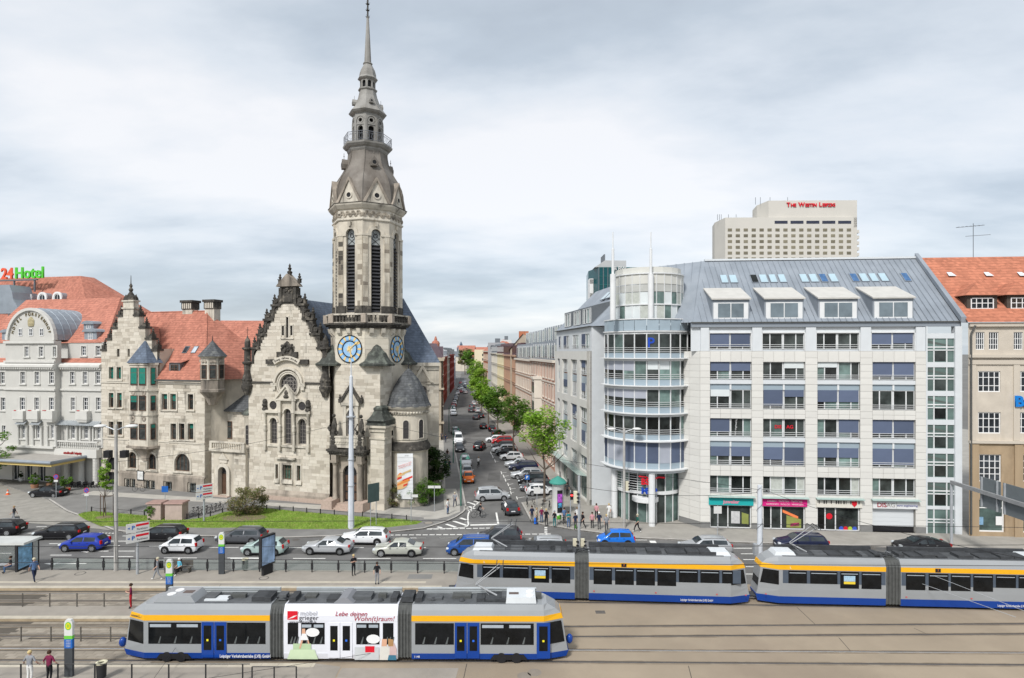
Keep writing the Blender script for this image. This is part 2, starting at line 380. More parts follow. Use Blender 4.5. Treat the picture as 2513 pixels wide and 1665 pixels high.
kerb_line(pav_l,kerb_l[:15]);kerb_line(pav_r,[G('J',60,380),G('J',225,690),G('J',450,752),G('J',640,778),G('J',900,822),G('J',1300,872)]+kerb_r)
kerb_line(pav_l,[G('B',430,1010),G('B',590,1115),G('B',700,1155),G('B',900,1240),G('C',1000,193)],z=.13)
# light slab strips
def strip(parent,A,B,w,m=M_slab,z=.126,step=.9,name='paving_slab'):
 l=hypot(B[0]-A[0],B[1]-A[1]);n=int(l/step);ux,uy=(B[0]-A[0])/l,(B[1]-A[1])/l
 for i in range(n):
  a,b=l*i/n+.01,l*(i+1)/n-.01
  MB().prism([(A[0]+ux*a,A[1]+uy*a),(A[0]+ux*b,A[1]+uy*b),(A[0]+ux*b-uy*w,A[1]+uy*b+ux*w),(A[0]+ux*a-uy*w,A[1]+uy*a+ux*w)],.1,z+random.uniform(0,.004)).build(name,m,parent)
zz=.12
strip(pav_l,G('B',720,960,zz),G('B',2000,1040,zz),1.9)
strip(pav_l,G('E',260,1255,zz),G('E',1400,1318,zz),1.7)
strip(pav_l,G('E',1400,1322,zz),G('E',2060,1385,zz),2.6)
MB().prism([G('I',400,400,zz),G('I',0,470,zz),G('I',0,580,zz),G('I',250,580,zz),G('I',480,530,zz),G('I',700,440,zz),G('I',690,250,zz),G('I',620,0,zz),G('I',370,0,zz)],.1,.128).build('corner_paving',M_slab,pav_l)
strip(pav_l,(-9.2,82),(-22.3,190),-.01+2.2,z=.126,step=2.4)
# lawn with its bare patch and blades
lawn_px=[('B',695,1140),('B',760,1120),('B',830,1112),('B',1290,1150),('B',1660,1190),('B',1880,1160),('B',2000,1120),('E',270,1275),('E',600,1310),('E',1030,1345),('E',1480,1382),('E',1800,1400),('E',1960,1420),('E',1900,1445),('E',1600,1478),('E',1200,1495),('E',600,1497),('E',100,1480),('B',1900,1258),('B',1300,1250),('B',900,1240),('B',760,1180)]
lawn_pts=[G(*p,.14)for p in lawn_px]
M_turf=mat('lawn_turf',(.20,.30,.05),.95,.35,.6,.6,25,blotch=((.36,.35,.12),.8,.52,.72))
lawn=MB().prism(lawn_pts,.1,.145).build('lawn',M_turf,kind='structure')
def inside(p,poly):
 c=False;j=len(poly)-1
 for i in range(len(poly)):
  if(poly[i][1]>p[1])!=(poly[j][1]>p[1])and p[0]<(poly[j][0]-poly[i][0])*(p[1]-poly[i][1])/(poly[j][1]-poly[i][1])+poly[i][0]:c=not c
  j=i
 return c
rg=random.Random(3);gv=[];gf=[];gs=[]
bx=(min(p[0]for p in lawn_pts),max(p[0]for p in lawn_pts),min(p[1]for p in lawn_pts),max(p[1]for p in lawn_pts))
_n=0
while _n<42000:
 x,y=rg.uniform(bx[0],bx[1]),rg.uniform(bx[2],bx[3])
 if not inside((x,y),lawn_pts):continue
 _n+=1
 h=rg.uniform(.05,.15);a=rg.uniform(0,pi);w=.022;dx,dy=cos(a)*w,sin(a)*w;lx,ly=rg.uniform(-.06,.06),rg.uniform(-.06,.06)
 o=len(gv);gv+=[(x-dx,y-dy,.14),(x+dx,y+dy,.14),(x+lx,y+ly,.14+h)];gf.append((o,o+1,o+2));gs.append(rg.random())
me=bpy.data.meshes.new('grass');me.from_pydata(gv,[],gf);a_=me.attributes.new('shade','FLOAT','FACE');a_.data.foreach_set('value',gs)
me.materials.append(mat('grass_blades',(.16,.26,.04),.8,.2,.7,shade=((.17,.30,.035),(.24,.37,.06),(.30,.41,.08),(.19,.33,.04),(.38,.40,.14))))
tag(link('grass',me,None),'short green grass growing on the lawn before the church','grass')['kind']='stuff'
MB().lathe([(2.6,.146),(2.2,.19),(.1,.2)],16,G('B',2180,1170,.14),sy=.55).build('bare_soil',M_soil,lawn)
MB().lathe([(.95,.146),(.7,.2),(.1,.22)],14,G('B',930,1165,.14),sy=.8).build('bare_soil',M_soil,lawn)
# ------------------------------------------------------------------ tram tracks and platforms
def poly_at(P,x):
 for(a,b),(c,d)in zip(P,P[1:]):
  if a<=x<=c:return b+(d-b)*(x-a)/(c-a)
 return P[0][1]if x<P[0][0]else P[-1][1]
T1=[(-70,37.42),(-10,37.10),(0,37.05),(35,36.6),(70,36.2)]
T2=[(-70,40.4),(0,40.15),(35,40.6),(70,41.2)]
T3=[(-70,45.75),(-20,45.85),(-4,46.1),(4.8,45.6),(15,45.25),(28,44.75),(40,44.2),(70,42)]
def rail(P,off,m,w=.055,groove=True):
 mb=MB();mg=MB();st=[-70+2.5*i for i in range(57)]
 for x0,x1 in zip(st,st[1:]):
  y0,y1=poly_at(P,x0)+off,poly_at(P,x1)+off
  mb.add([(x0,y0-w,.006),(x1,y1-w,.006),(x1,y1+w,.006),(x0,y0+w,.006),(x0,y0-w,.012),(x1,y1-w,.012),(x1,y1+w,.012),(x0,y0+w,.012)],[(0,1,5,4),(4,5,6,7),(2,3,7,6)])
 o=mb.build('rail',m,tram_area);ms=MB()
 for x0,x1 in zip(st,st[1:]):
  y0,y1=poly_at(P,x0)+off,poly_at(P,x1)+off;ms.poly([(x0,y0-.2,.0036),(x1,y1-.2,.0036),(x1,y1+.25,.0036),(x0,y0+.25,.0036)])
 ms.build('rail_sealant',mat('rail_sealant',(.235,.19,.14),.9,.25,.5,blotch=((.30,.25,.19),.7,.5,.7)),tram_area)
 for x0,x1 in zip(st,st[1:]):
  y0,y1=poly_at(P,x0)+off,poly_at(P,x1)+off
  mg.poly([(x0,y0+w,.0095),(x1,y1+w,.0095),(x1,y1+w+.07,.0095),(x0,y0+w+.07,.0095)])
 mg.build('rail_groove',mat('rail_groove',(.06,.055,.05),.9,.1),tram_area)
rail(T1,-.73,M_rail);rail(T1,.73,M_railb);rail(T2,-.73,M_rail);rail(T2,.73,M_rail);rail(T3,-.73,M_rail);rail(T3,.73,M_railb)
# paved track bed on the left
sheet('track_bed',[(-70,35.7),(-12.5,35.7),(-11.0,38.9),(-10,41.75),(-12,44),(-8,47.1),(-70,47.1)],.003,M_joint,kind='structure')
bed=bpy.data.objects['track_bed']
pv=[];rr=random.Random(5)
def pave(x0,x1,y0,y1,w=.62,h=.31,far=False):
 j=0;y=y0
 while y+h<=y1+.01:
  x=x0-(j%2)*w/2
  while x<x1:
   yy=y+h/2
   if not any(abs(yy-(poly_at(T,x)+o))<.22 for T in(T1,T2,T3)for o in(-.73,.73)):pv.append((x,y,w,h))
   x+=w
  y+=h;j+=1
pave(-33.5,-12.0,35.75,41.7);pave(-36,-9.5,44.0,47.05)
pv.sort(key=lambda q:(abs(q[0]+q[2]/2)/q[1]>.86,q[0]>-19.5,q[1]))
up=unit_box(M_paver)
for q in pv[:300]:link('paver',up,bed,(q[0]+.008,q[1]+.008,0),None,(q[2]-.016,q[3]-.016,.008+rr.uniform(0,.004)))
mb=MB();mb.sh=[]
for q in pv[300:]:
 mb.box(q[0]+.008,q[0]+q[2]-.008,q[1]+.008,q[1]+q[3]-.008,0,.008+rr.uniform(0,.003));mb.sh+=[rr.random()]*6
mb.build('pavers',M_paver,bed,kind='stuff')
def platform(name,x0,x1,y0,y1,z=.2,edge='far',ramp=True):
 o=MB().prismy([(x0,-.02),(x1+1.5,-.02),(x1+1.5,.012),(x1,z),(x0,z)],y0,y1).build(name,M_plat,kind='structure')
 for e in([y1-.42]if edge=='far' else[y0]):
  x=x0
  while x<x1:
   MB().box(x+.006,min(x+1.0,x1)-.006,e-(.02 if edge=='near' else 0),e+.42+(.02 if edge=='far' else 0),z-.02,z+.012).build('edge_stone',M_edge,o);x+=1.0
  MB().box(x0,x1,(e+.42 if edge=='far' else e-.022),(e+.437 if edge=='far' else e-.005),0,z-.03).build('side_stones',M_edge2,o)
 return o
p1=platform('platform_near',-70,-11.8,28,35.75)
p2=platform('platform_middle',-70,-12.5,41.75,43.85,edge='near')
p3=platform('platform_far',-70,-5.6,47.15,51.0,edge='near')
MB().box(-70,-7,48.15,48.5,.19,.208).build('guide_strip',M_edge,p3)
sheet('crossing_paving',[(-10.2,28),(-3.6,28),(-3.2,35.6),(-10.2,35.6)],.006,M_plat,kind='structure')
for a,b in((-14.5,-12.2),(-11.9,-11.0),(-10.6,-9.6)):MB().box(a,b,34.1,34.5,.006,.012).build('light_paving',M_edge,bpy.data.objects['crossing_paving'])
# manholes, patches, drains
for c,x,y,r,z,par in(('C',717,575,.42,.2,p3),('M',205,600,.4,.2,p3),('I',90,655,.55,.12,pav_l)):
 gx,gy=G(c,x,y,z);q=MB().lathe([(r,z-.01),(r,z+.006)],20,(gx,gy)).build('manhole_cover',M_iron,par);MB().lathe([(r*.8,z),(r*.8,z+.009)],20,(gx,gy)).build('manhole_lid',M_plat,q)
gx,gy=G('M',1855,583,.2);MB().box(gx-1.0,gx+1.0,gy-.5,gy+.5,.19,.205).build('repair_patch',M_asph2,p3)
gx,gy=G('N',338,103);MB().box(gx-.35,gx+.35,gy-.25,gy+.25,0,.008).build('drain_grate',M_iron,tram_area)
for c,x,y in(('Y',1900,990),('Y',1800,1022)):
 gx,gy=G(c,x,y);MB().lathe([(.42,.0),(.42,.003)],14,(gx,gy)).build('tar_spot',mat('tar',(.24,.21,.175),.9,.1),tram_area)
for c,x,y,a,b in(('C',700,330,2.2,.7),('M',700,320,3.5,.6),('I',1200,640,2.4,.8),('S',420,890,2.0,1.2),('S',330,760,3,2.2),('M',1700,420,2.6,.5),('V',1000,330,4,.5),('S',520,1180,.9,3.2),('J',1100,950,3,.6)):
 gx,gy=G(c,x,y);MB().box(gx-a,gx+a,gy-b,gy+b,0,.0125).build('repair_patch',mat('asphalt_patch_dark',(.115,.113,.11),.95,.2,.8)if x%3 else mat('asphalt_patch_pale',(.20,.197,.19),.95,.2,.8),main_road)
for c,x,y in(('M',545,195),('S',450,1090),('J',300,990),('C',1500,300),('V',1130,320)):
 gx,gy=G(c,x,y);MB().lathe([(.36,0),(.36,.016)],16,(gx,gy)).build('manhole_cover',M_iron,main_road)
# expansion joints across the tram asphalt
for a,b in((('N',1280,80),('N',1370,165)),(('N',1480,225),('N',1535,288)),(('N',1840,180),('N',1895,205)),(('N',760,360),('N',775,420)),(('Y',1245,905),('Y',1215,1045))):
 A,B=G(*a),G(*b);l=hypot(B[0]-A[0],B[1]-A[1]);nx,ny=-(B[1]-A[1])/l*.025,(B[0]-A[0])/l*.025
 MB().poly([(A[0]-nx,A[1]-ny,.004),(B[0]-nx,B[1]-ny,.004),(B[0]+nx,B[1]+ny,.004),(A[0]+nx,A[1]+ny,.004)]).build('asphalt_joint',M_joint,tram_area)
# ------------------------------------------------------------------ painted markings
def mark(pts,z=.014,parent=main_road,name='lane_marking'):return MB().poly([(x,y,z)for x,y in pts]).build(name,M_mark,parent)
def line(A,B,w,**k):
 l=hypot(B[0]-A[0],B[1]-A[1]);nx,ny=-(B[1]-A[1])/l*w/2,(B[0]-A[0])/l*w/2
 return mark([(A[0]-nx,A[1]-ny),(B[0]-nx,B[1]-ny),(B[0]+nx,B[1]+ny),(A[0]+nx,A[1]+ny)],**k)
for c,xs,y,w in(('M',[(-150,180),(512,855),(1192,1542),(1885,2237)],393,.14),('C',[(2030,2335),(1465,1760)],437,.14),('C',[(900,1190)],425,.14),('C',[(450,640)],412,.14),('C',[(0,100)],396,.14),
('M',[(415,600),(1100,1260),(1875,1917)],278,.14),('C',[(1865,2135)],342,.14),('C',[(1330,1420)],335,.14),('C',[(910,1070)],326,.14),('C',[(440,520)],310,.14),('C',[(970,1205)],376,.14),
('M',[(1500,1640),(1750,1910),(2060,2220)],177,.14),('I',[(300,595),(-140,30)],948,.14),('I',[(2020,2170)],956,.14),('C',[(150,290)],216,.14),('C',[(840,980)],238,.14),('C',[(1095,1180)],241,.14),('C',[(75,235)],147,.14),('C',[(325,420)],158,.14),
('J',[(1950,2150)],988,.14),('V',[(0,150)],320,.15),('V',[(60,195)],365,.15),('V',[(80,190)],412,.15),('V',[(100,185)],470,.15),('V',[(100,185)],530,.15)):
 for a,b in xs:line(G(c,a,y),G(c,b,y),w)
for i in range(24):line(G('I',50-730+i*131.5,893-i*.9),G('I',150-730+i*131.5,893-i*.9),.22,name='cycle_lane_marking')
for i in range(14):line(G('I',60+i*126,779-i*2.2),G('I',160+i*126,779-i*2.2),.22,name='cycle_lane_marking')
for i in range(10):line(G('C',730+i*30,211+i*.6),G('C',748+i*30,211+i*.6),.2,name='cycle_lane_marking')
for i in range(6):line(G('C',60+i*28,181+i*.6),G('C',76+i*28,181+i*.6),.2,name='cycle_lane_marking')
cv=[('I',1070,250),('I',1010,305),('I',945,360),('I',890,420),('I',858,475),('I',848,540),('I',850,630),('I',858,690),('I',835,722),('I',770,745),('I',600,760),('I',300,768),('I',60,772)]
for p,q in zip(cv,cv[1:]):line(G(*p),G(*q),.16)
for a,b in(((845,258),(1010,315)),((965,238),(1050,262)),((870,342),(980,385)),((860,408),(910,432)),((700,562),(815,600)),((570,622),(825,708)),((432,682),(615,742)),((262,735),(350,752))):line(G('I',*a),G('I',*b),.34,name='hatch_marking')
line(G('I',1395,460),G('I',1435,690),.2);line(G('I',895,700),G('I',1448,688),.45)
line(G('J',2235,1000),G('J',2325,1132),.6,name='stop_line')
for i in range(6):line(G('J',470,772+i*30),G('J',471,788+i*30),.3,name='crossing_marking')
for(a,b),(c_,d)in(((690,1337),(745,1327)),((645,1298),(668,1292)),((640,1268),(680,1265)),((625,1237),(662,1230)),((605,1205),(640,1198)),((592,1176),(630,1170)),((575,1150),(612,1146)),((528,1062),(552,1066)),((510,1030),(545,1033)),((498,1005),(530,1008))):
 line(G('S',a,b),G('S',c_,d),.12,parent=side_street,name='bay_marking',z=.02);line(G('S',a-4,b-12),G('S',a+3,b+10),.12,parent=side_street,name='bay_marking',z=.02)
def arrow(cx,cy,sgn=-1,l=2.6):
 line((cx-l/2,cy),(cx+l/2,cy),.16,name='arrow_marking');mark([(cx+sgn*l/2,cy-.42),(cx+sgn*l/2,cy+.42),(cx+sgn*(l/2+1.2),cy)],.0145,name='arrow_marking')
for c,x,y in(('C',1080,287),('C',930,376),('C',640,487)):arrow(*G(c,x,y))
# ================================================================== the church
STONES=((.60,.55,.465),(.56,.51,.43),(.64,.59,.505),(.51,.46,.385),(.585,.535,.45),(.44,.395,.325),(.61,.56,.475),(.56,.515,.435))
M_stone=mat('sandstone_blocks',(.55,.5,.41),.9,.10,1.3,.3,9,shade=STONES,stain=((.075,.066,.055),.6,.565,.80))
M_wall=mat('sandstone_wall',(.55,.50,.415),.92,.14,.8,.3,12,stain=((.07,.062,.052),.55,.52,.78))
M_trim=mat('sandstone_trim',(.57,.525,.445),.9,.12,1.1,.3,14,stain=((.075,.067,.057),.8,.50,.74))
M_dark=mat('sooted_stone',(.065,.06,.053),.92,.4,2.0,.5,10,blotch=((.27,.24,.195),1.4,.54,.76))
M_base=mat('plinth_stone',(.37,.32,.265),.9,.2,.9,.3,12,stain=((.07,.063,.055),.6,.45,.75))
M_granite=mat('pink_granite',(.44,.345,.285),.75,.12,4,.1)
M_slate=mat('blue_slate',(.125,.155,.205),.55,.16,1.2,.55,bands=(.33,.30))
M_slate2=mat('old_slate',(.105,.11,.115),.7,.3,1.0,.6,bands=(.28,.35),blotch=((.22,.225,.21),.9,.55,.75))
M_cap=mat('weathered_cap',(.06,.064,.057),.8,.3,1.5,.3,8,blotch=((.20,.22,.185),1.2,.5,.75))
M_dome=mat('stone_helmet',(.215,.195,.172),.75,.16,.7,.2,10,stain=((.10,.083,.068),.45,.42,.72))
M_helm=mat('grey_helmet',(.28,.27,.25),.65,.16,.8,.15,10,stain=((.12,.105,.085),.5,.46,.76))
M_lead=mat('leaded_glass',(.05,.047,.047),.35,.35,6,spec=.2)
M_bar=mat('window_lead',(.25,.23,.21),.7,.1)
M_wood=mat('dark_oak',(.10,.06,.04),.6,.25,5,.2)
M_brown=mat('brown_window_frame',(.14,.085,.06),.6,.15,4)
M_louv=mat('louvre_board',(.045,.045,.048),.7,.25,3,.2)
M_gold=mat('gilt',(.80,.58,.24),.4,.08,6,metal=.25)
M_cblue=mat('clock_blue',(.26,.47,.72),.5,.12,3)
M_black=mat('black_paint',(.02,.02,.022),.5,.1)
M_blackm=mat('black_iron',(.03,.03,.033),.55,.15)
M_copper=mat('green_copper',(.10,.22,.19),.7,.2,3)
def rotcopy(dst,src,c,ang):
 ca_,sa_=cos(ang),sin(ang)
 dst.add([(c[0]+x*ca_-y*sa_,c[1]+x*sa_+y*ca_,z)for x,y,z in src.v],src.f);dst.m[-len(src.f):]=src.m
 return dst
CH=Fr(-31.3,75.5,-17.0);RZ=radians(-17)
church=thing('church','pale sandstone church with tall clock tower, stepped gable and blue slate roofs','church',(CH.o[0],CH.o[1],0),RZ)
SW=Courses()
WY=.5  # plane of the gable front
P_=lambda c,x,y,d=WY:CH.px(c,x,y,d)
# --- gable front
rows3=[(.28,1.33,7.2,10.5,True),(2.4,3.46,7.25,11.7,True),(4.52,5.63,7.3,10.5,True)]
low3=[(1.12,1.52,2.75,4.6),(2.25,3.55,2.72,4.6),(4.32,4.85,2.7,4.62)]
top3=[(2.05,2.4,21.0,22.2),(2.7,3.05,20.7,23.3),(3.32,3.67,21.0,22.2)]
occ=[(.2,1.4,11.5,12.7),(4.5,5.7,11.5,12.7)]
w=MB();GX0,GX1=-3.05,9.06
wall_open(w,GX0,GX1,0,13.2,rows3+low3,WY,.45)
wall_open(w,GX0,GX1,13.2,17.3,[(1.75,4.45,13.4,16.1)],WY,.45)
arch_ring(w,3.1,14.75,1.34,2.0,WY,WY+.45,0,0,2*pi,28)
gc=3.0
def ghw(z):return 5.75-(z-17.3)*(5.75-1.35)/(24.95-17.3)
zs=[17.3,20.7,21.0,22.2,23.3,24.95]
for z0,z1 in zip(zs,zs[1:]):
 hs=[h for h in top3 if h[2]<=z0 and h[3]>=z1]
 xs=[(-1,None)];cuts=[gc-9]+[q for h in hs for q in h[:2]]+[gc+9]
 for a,b in zip(cuts[::2],cuts[1::2]):
  a0,b0=max(a,gc-ghw(z0)),min(b,gc+ghw(z0));a1,b1=max(a,gc-ghw(z1)),min(b,gc+ghw(z1))
  w.poly([(a0,WY,z0),(b0,WY,z0),(b1,WY,z1),(a1,WY,z1)])
for h in top3:w.box(h[0],h[1],WY+.25,WY+.3,h[2],h[3])
w.box(GX0,GX0+.02,WY,WY+9,0,17.3);w.prismy([(gc-5.75,17.3),(gc+5.75,17.3),(gc+1.35,24.95),(gc-1.35,24.95)],WY+.5,WY+.9)
w.build('gable_wall',M_wall,church)
holes=[(h[0]-.14,h[1]+.14,h[2]-.1,h[3]+.16)for h in rows3+low3+top3]+occ+[(1.0,5.2,12.6,17.0),(-.15,6.3,6.9,11.0),(.9,5.1,2.5,5.3),(1.2,4.8,17.2,20.2)]
SW.lay((0,WY,0),GX0,GX1,1.35,17.3,holes,seed=11)
SW.lay((0,WY,0),GX0,GX1,17.3,24.9,holes,clip=lambda z:(gc-ghw(z+.2)+.05,gc+ghw(z+.2)-.05),seed=12)
# windows of the front
for h in rows3:window(church,h[0],h[2],h[1]-h[0],h[3]-h[2],WY+.3,3,7,M_bar,M_lead,.05,True)
for h in low3:window(church,h[0],h[2],h[1]-h[0],h[3]-h[2],WY+.3,3 if h[1]-h[0]>1 else 1,[.68],M_brown,mat('curtained_glass',(.06,.10,.075),.2,.4,3),.08)
g=MB().lathe([(1.36,0),(1.36,.02)],28);g2=MB();g2.add([(3.1+x,WY+.3+z,14.75+y)for x,y,z in g.v],g.f);rose=g2.build('rose_window',M_lead,church)
for r in(.45,.9):m2=MB();arch_ring(m2,3.1,14.75,r-.03,r+.03,WY+.25,WY+.29,0,0,2*pi,24);m2.build('tracery_ring',M_bar,rose)
for i in range(-2,3):
 hh=sqrt(max(1.34**2-(i*.48)**2,.01));MB().box(3.1+i*.48-.03,3.1+i*.48+.03,WY+.25,WY+.29,14.75-hh,14.75+hh).build('glazing_bar',M_bar,rose);MB().box(3.1-hh,3.1+hh,WY+.245,WY+.285,14.75+i*.48-.03,14.75+i*.48+.03).build('glazing_bar',M_bar,rose)
for cx in(.8,5.1):  # round side lights
 m2=MB();arch_ring(m2,cx,12.1,.55,.85,WY-.12,WY+.1,0,0,2*pi,20);o=m2.build('oculus_surround',M_trim,church)
 g=MB();g.poly([(cx+.56*cos(2*pi*i/18),WY-.02,12.1+.56*sin(2*pi*i/18))for i in range(18)]);g.build('oculus_pane',M_lead,o)
# mouldings
m2=MB();arch_ring(m2,3.1,14.75,1.36,1.55,WY-.12,WY+.2,0,0,2*pi,28);arch_ring(m2,3.1,14.8,1.9,2.2,WY-.3,WY,0,-.05,pi+.05,20);arch_ring(m2,3.1,14.75,1.6,1.75,WY-.18,WY+.02,0,0,2*pi,28)
m2.box(.55,1.35,WY-.3,WY,14.55,14.95);m2.box(4.85,5.65,WY-.3,WY,14.55,14.95);m2.taper(.7,1.2,WY-.26,WY,14.1,14.55,0,0);m2.taper(5.0,5.5,WY-.26,WY,14.1,14.55,0,0)
m2.build('rose_moulding',M_trim,church,30)
block('string_course',church,M_dark,GX0-.1,.7,WY-.14,WY,14.85,15.1);block('string_course',church,M_dark,5.5,GX1,WY-.14,WY,14.85,15.1)
ae=MB()  # the framing of the three tall lights
for cx in(-.38,1.86,3.98,6.05):
 ae.lathe([(.2,7.0),(.2,7.3),(.15,7.45),(.13,10.7),(.2,10.9),(.24,11.15)],10,(cx,WY-.16));ae.taper(cx-.2,cx+.2,WY-.36,WY+.02,6.4,7.0,-.0,0)
 ae.lathe([(.19,8.8),(.24,9.0),(.17,9.3),(.22,9.5),(.15,9.7)],8,(cx,WY-.18))
ae.box(-.75,1.7,WY-.38,WY+.02,11.15,11.5);ae.box(4.15,6.4,WY-.38,WY+.02,11.15,11.5);ae.box(-.1,6.0,WY-.16,WY+.02,6.85,7.12)
ae.box(1.6,2.1,WY-.36,WY+.02,11.2,12.9);ae.box(3.75,4.25,WY-.36,WY+.02,11.2,12.9);ae.box(1.45,4.4,WY-.42,WY+.02,12.75,13.0)
for h in rows3:arch_ring(ae,(h[0]+h[1])/2,h[3]-(h[1]-h[0])/2,(h[1]-h[0])/2,(h[1]-h[0])/2+.2,WY-.12,WY+.05)
ae.prismy([(1.35,13.0),(4.5,13.0),(2.93,14.55)],WY-.3,WY-.02);ae.prismy([(1.2,13.0),(1.5,13.0),(2.93,14.5),(4.36,13.0),(4.66,13.0),(2.93,14.85)],WY-.5,WY-.02)
ae.build('window_aedicule',M_trim,church,30)
for cx in(-.38,6.05):MB().lathe([(.32,11.5),(.36,11.65),(.24,11.9),(.38,12.1),(.26,12.35),(.3,12.6),(.16,12.9)],8,(cx,WY-.2)).build('carved_urn',M_dark,church,30)
MB().lathe([(.28,13.05),(.42,13.25),(.2,13.5),(.3,13.75),(.05,14.1)],7,(2.93,WY-.34),sy=.5).build('carved_relief',M_dark,church,30)
m2=MB()
for h in low3:
 m2.box(h[0]-.18,h[0],WY-.08,WY+.2,h[2]-.05,h[3]+.2);m2.box(h[1],h[1]+.18,WY-.08,WY+.2,h[2]-.05,h[3]+.2);m2.box(h[0],h[1],WY-.08,WY+.2,h[3],h[3]+.2);m2.taper(h[0]-.2,h[1]+.2,WY-.25,WY+.1,h[2]-.45,h[2],.02,.1)
m2.box(1.3,4.2,WY-.35,WY,5.35,5.55);m2.box(1.55,3.9,WY-.2,WY,5.2,5.35)
m2.build('lower_window_surround',M_trim,church)
m2=MB()
for h in top3:m2.box(h[0]-.12,h[0],WY-.06,WY+.1,h[2]-.15,h[3]+.1);m2.box(h[1],h[1]+.12,WY-.06,WY+.1,h[2]-.15,h[3]+.1);m2.box(h[0]-.12,h[1]+.12,WY-.06,WY+.1,h[3],h[3]+.15)
m2.box(1.9,3.85,WY-.12,WY,20.5,20.7);m2.build('top_window_surround',M_trim,church)
m2=MB()
for h in top3:m2.box(h[0],h[1],WY+.2,WY+.24,h[2],h[3])
m2.build('top_window_panes',M_lead,church)
# crest and curved inscription band
m2=MB();r_=random.Random(2)
m2.prismy([(2.0,18.55),(4.0,18.55),(3.75,19.3),(3.3,19.9),(2.95,20.25),(2.6,19.9),(2.2,19.3)],WY-.3,WY)
for i in range(16):m2.ball((3+r_.uniform(-.8,.8),WY-.32,18.8+r_.uniform(0,1.0)),r_.uniform(.12,.24),0,6,4)
m2.box(1.5,2.3,WY-.35,WY,18.2,18.9);m2.box(3.6,4.5,WY-.35,WY,18.2,18.9)
m2.box(-.2,1.0,WY-.3,WY,17.35,17.95);m2.box(4.95,6.1,WY-.3,WY,17.35,17.95);m2.build('carved_crest',M_dark,church,30)
m2=MB();arch_ring(m2,2.97,14.9,2.95,3.5,WY-.42,WY,0,pi/2-.62,pi/2+.62,14);band=m2.build('inscription_band',M_trim,church)
s_='Evang.-reform. Kirche'
for i,ch in enumerate(s_):
 if ch==' ':continue
 a_=pi/2+.52-1.04*i/(len(s_)-1)
 text('letter',ch,.36,M_dark,band,(2.97+3.22*cos(a_),WY-.44,14.9+3.22*sin(a_)),(pi/2,-(a_-pi/2),0),.015)
# stepped scrollwork of the gable
def pinnacle(mb,x,y,z,s=1.0):
 mb.box(x-.2*s,x+.2*s,y-.2*s,y+.2*s,z,z+.5*s);mb.box(x-.26*s,x+.26*s,y-.26*s,y+.26*s,z+.5*s,z+.6*s)
 mb.lathe([(.08*s,z+.6*s),(.2*s,z+.75*s),(.22*s,z+.9*s),(.09*s,z+1.05*s),(.15*s,z+1.18*s),(.03*s,z+1.4*s)],8,(x,y))
for k,(lz,hw)in enumerate(((19.5,5.55),(21.25,4.7),(23.15,3.65),(24.95,2.45))):
 for sg in(-1,1):
  st=MB();xo=gc+sg*hw;xi=gc+sg*(ghw(lz)-.2);a,b=min(xo,xi),max(xo,xi);y0,y1=WY-.1,WY+.65
  st.box(a-.08,b+.08,y0-.12,y1+.1,lz-.28,lz)
  zl=lz-1.75 if k else lz-2.1
  st.box(min(xo,xo-sg*.38),max(xo,xo-sg*.38),y0,y1,zl,lz-.28)
  cx=xo-sg*.38;r1=.62  # open quarter arch behind the little pier
  for i in range(6):
   t0,t1=pi/2*i/6,pi/2*(i+1)/6
   q=[(cx-sg*r1*(1-cos(t0)),lz-.85+r1*sin(t0)*.9),(cx-sg*r1*(1-cos(t1)),lz-.85+r1*sin(t1)*.9),(cx-sg*r1*(1-cos(t1)),lz-.25),(cx-sg*r1*(1-cos(t0)),lz-.25)]
   st.prismy(q if sg<0 else q[::-1],y0,y1)
  sp=[]  # the scroll that climbs from the ledge to the next step
  x_in=gc+sg*(ghw(min(lz+1.5,24.9))-.1)if k<3 else gc+sg*1.15
  H=1.45 if k<3 else 1.9
  xb=xo-sg*.55
  sp=[(xb,lz),(xb+sg*.12,lz+.4),(xb-sg*.1,lz+.75),(xb-sg*.45,lz+.8),(xb-sg*.6,lz+H*.85),(x_in,lz+H),(x_in,lz)]
  st.prismy(sp if sg>0 else sp[::-1],y0+.1,y1-.1)
  st.lathe([(.3,y0),(.3,y1)],10,(0,0))if 0 else None
  for cxz in((xb-sg*.1,lz+.45,.3),(xb-sg*.55,lz+.95,.2)):
   arch_ring(st,cxz[0],cxz[1],.05,cxz[2],y0,y1,0,0,2*pi,10)
  pinnacle(st,xo-sg*.18,WY+.28,lz,.95)
  st.build('gable_step',M_dark,church,30)
tp=MB();tp.box(gc-1.2,gc+1.2,WY-.05,WY+.6,24.95,27.2);tp.box(gc-1.3,gc-.85,WY-.2,WY+.7,24.95,27.0);tp.box(gc+.85,gc+1.3,WY-.2,WY+.7,24.95,27.0);tp.box(gc-.75,gc+.75,WY-.16,WY-.04,25.2,26.6)
for i in range(9):tp.ball((gc+r_.uniform(-.6,.6),WY-.16,26.4+r_.uniform(-.1,.5)),.14,0,6,4)
pinnacle(tp,gc-1.45,WY+.3,27.6,.9);pinnacle(tp,gc+1.45,WY+.3,27.6,.9)
tp.lathe([(.35,28.3),(.3,28.5),(.2,28.6),(.3,28.9),(.34,29.05),(.14,29.2),(.2,29.4),(.25,29.5),(.1,29.65),(.16,29.8),(.03,30.1)],8,(gc,WY+.3));tp.build('gable_crown',M_dark,church,30)
tp=MB();tp.prismy([(gc-1.6,27.15),(gc+1.6,27.15),(gc+1.5,27.35),(gc,28.75),(gc-1.5,27.35)],WY-.35,WY+.75);tp.build('crown_pediment',M_base,church)
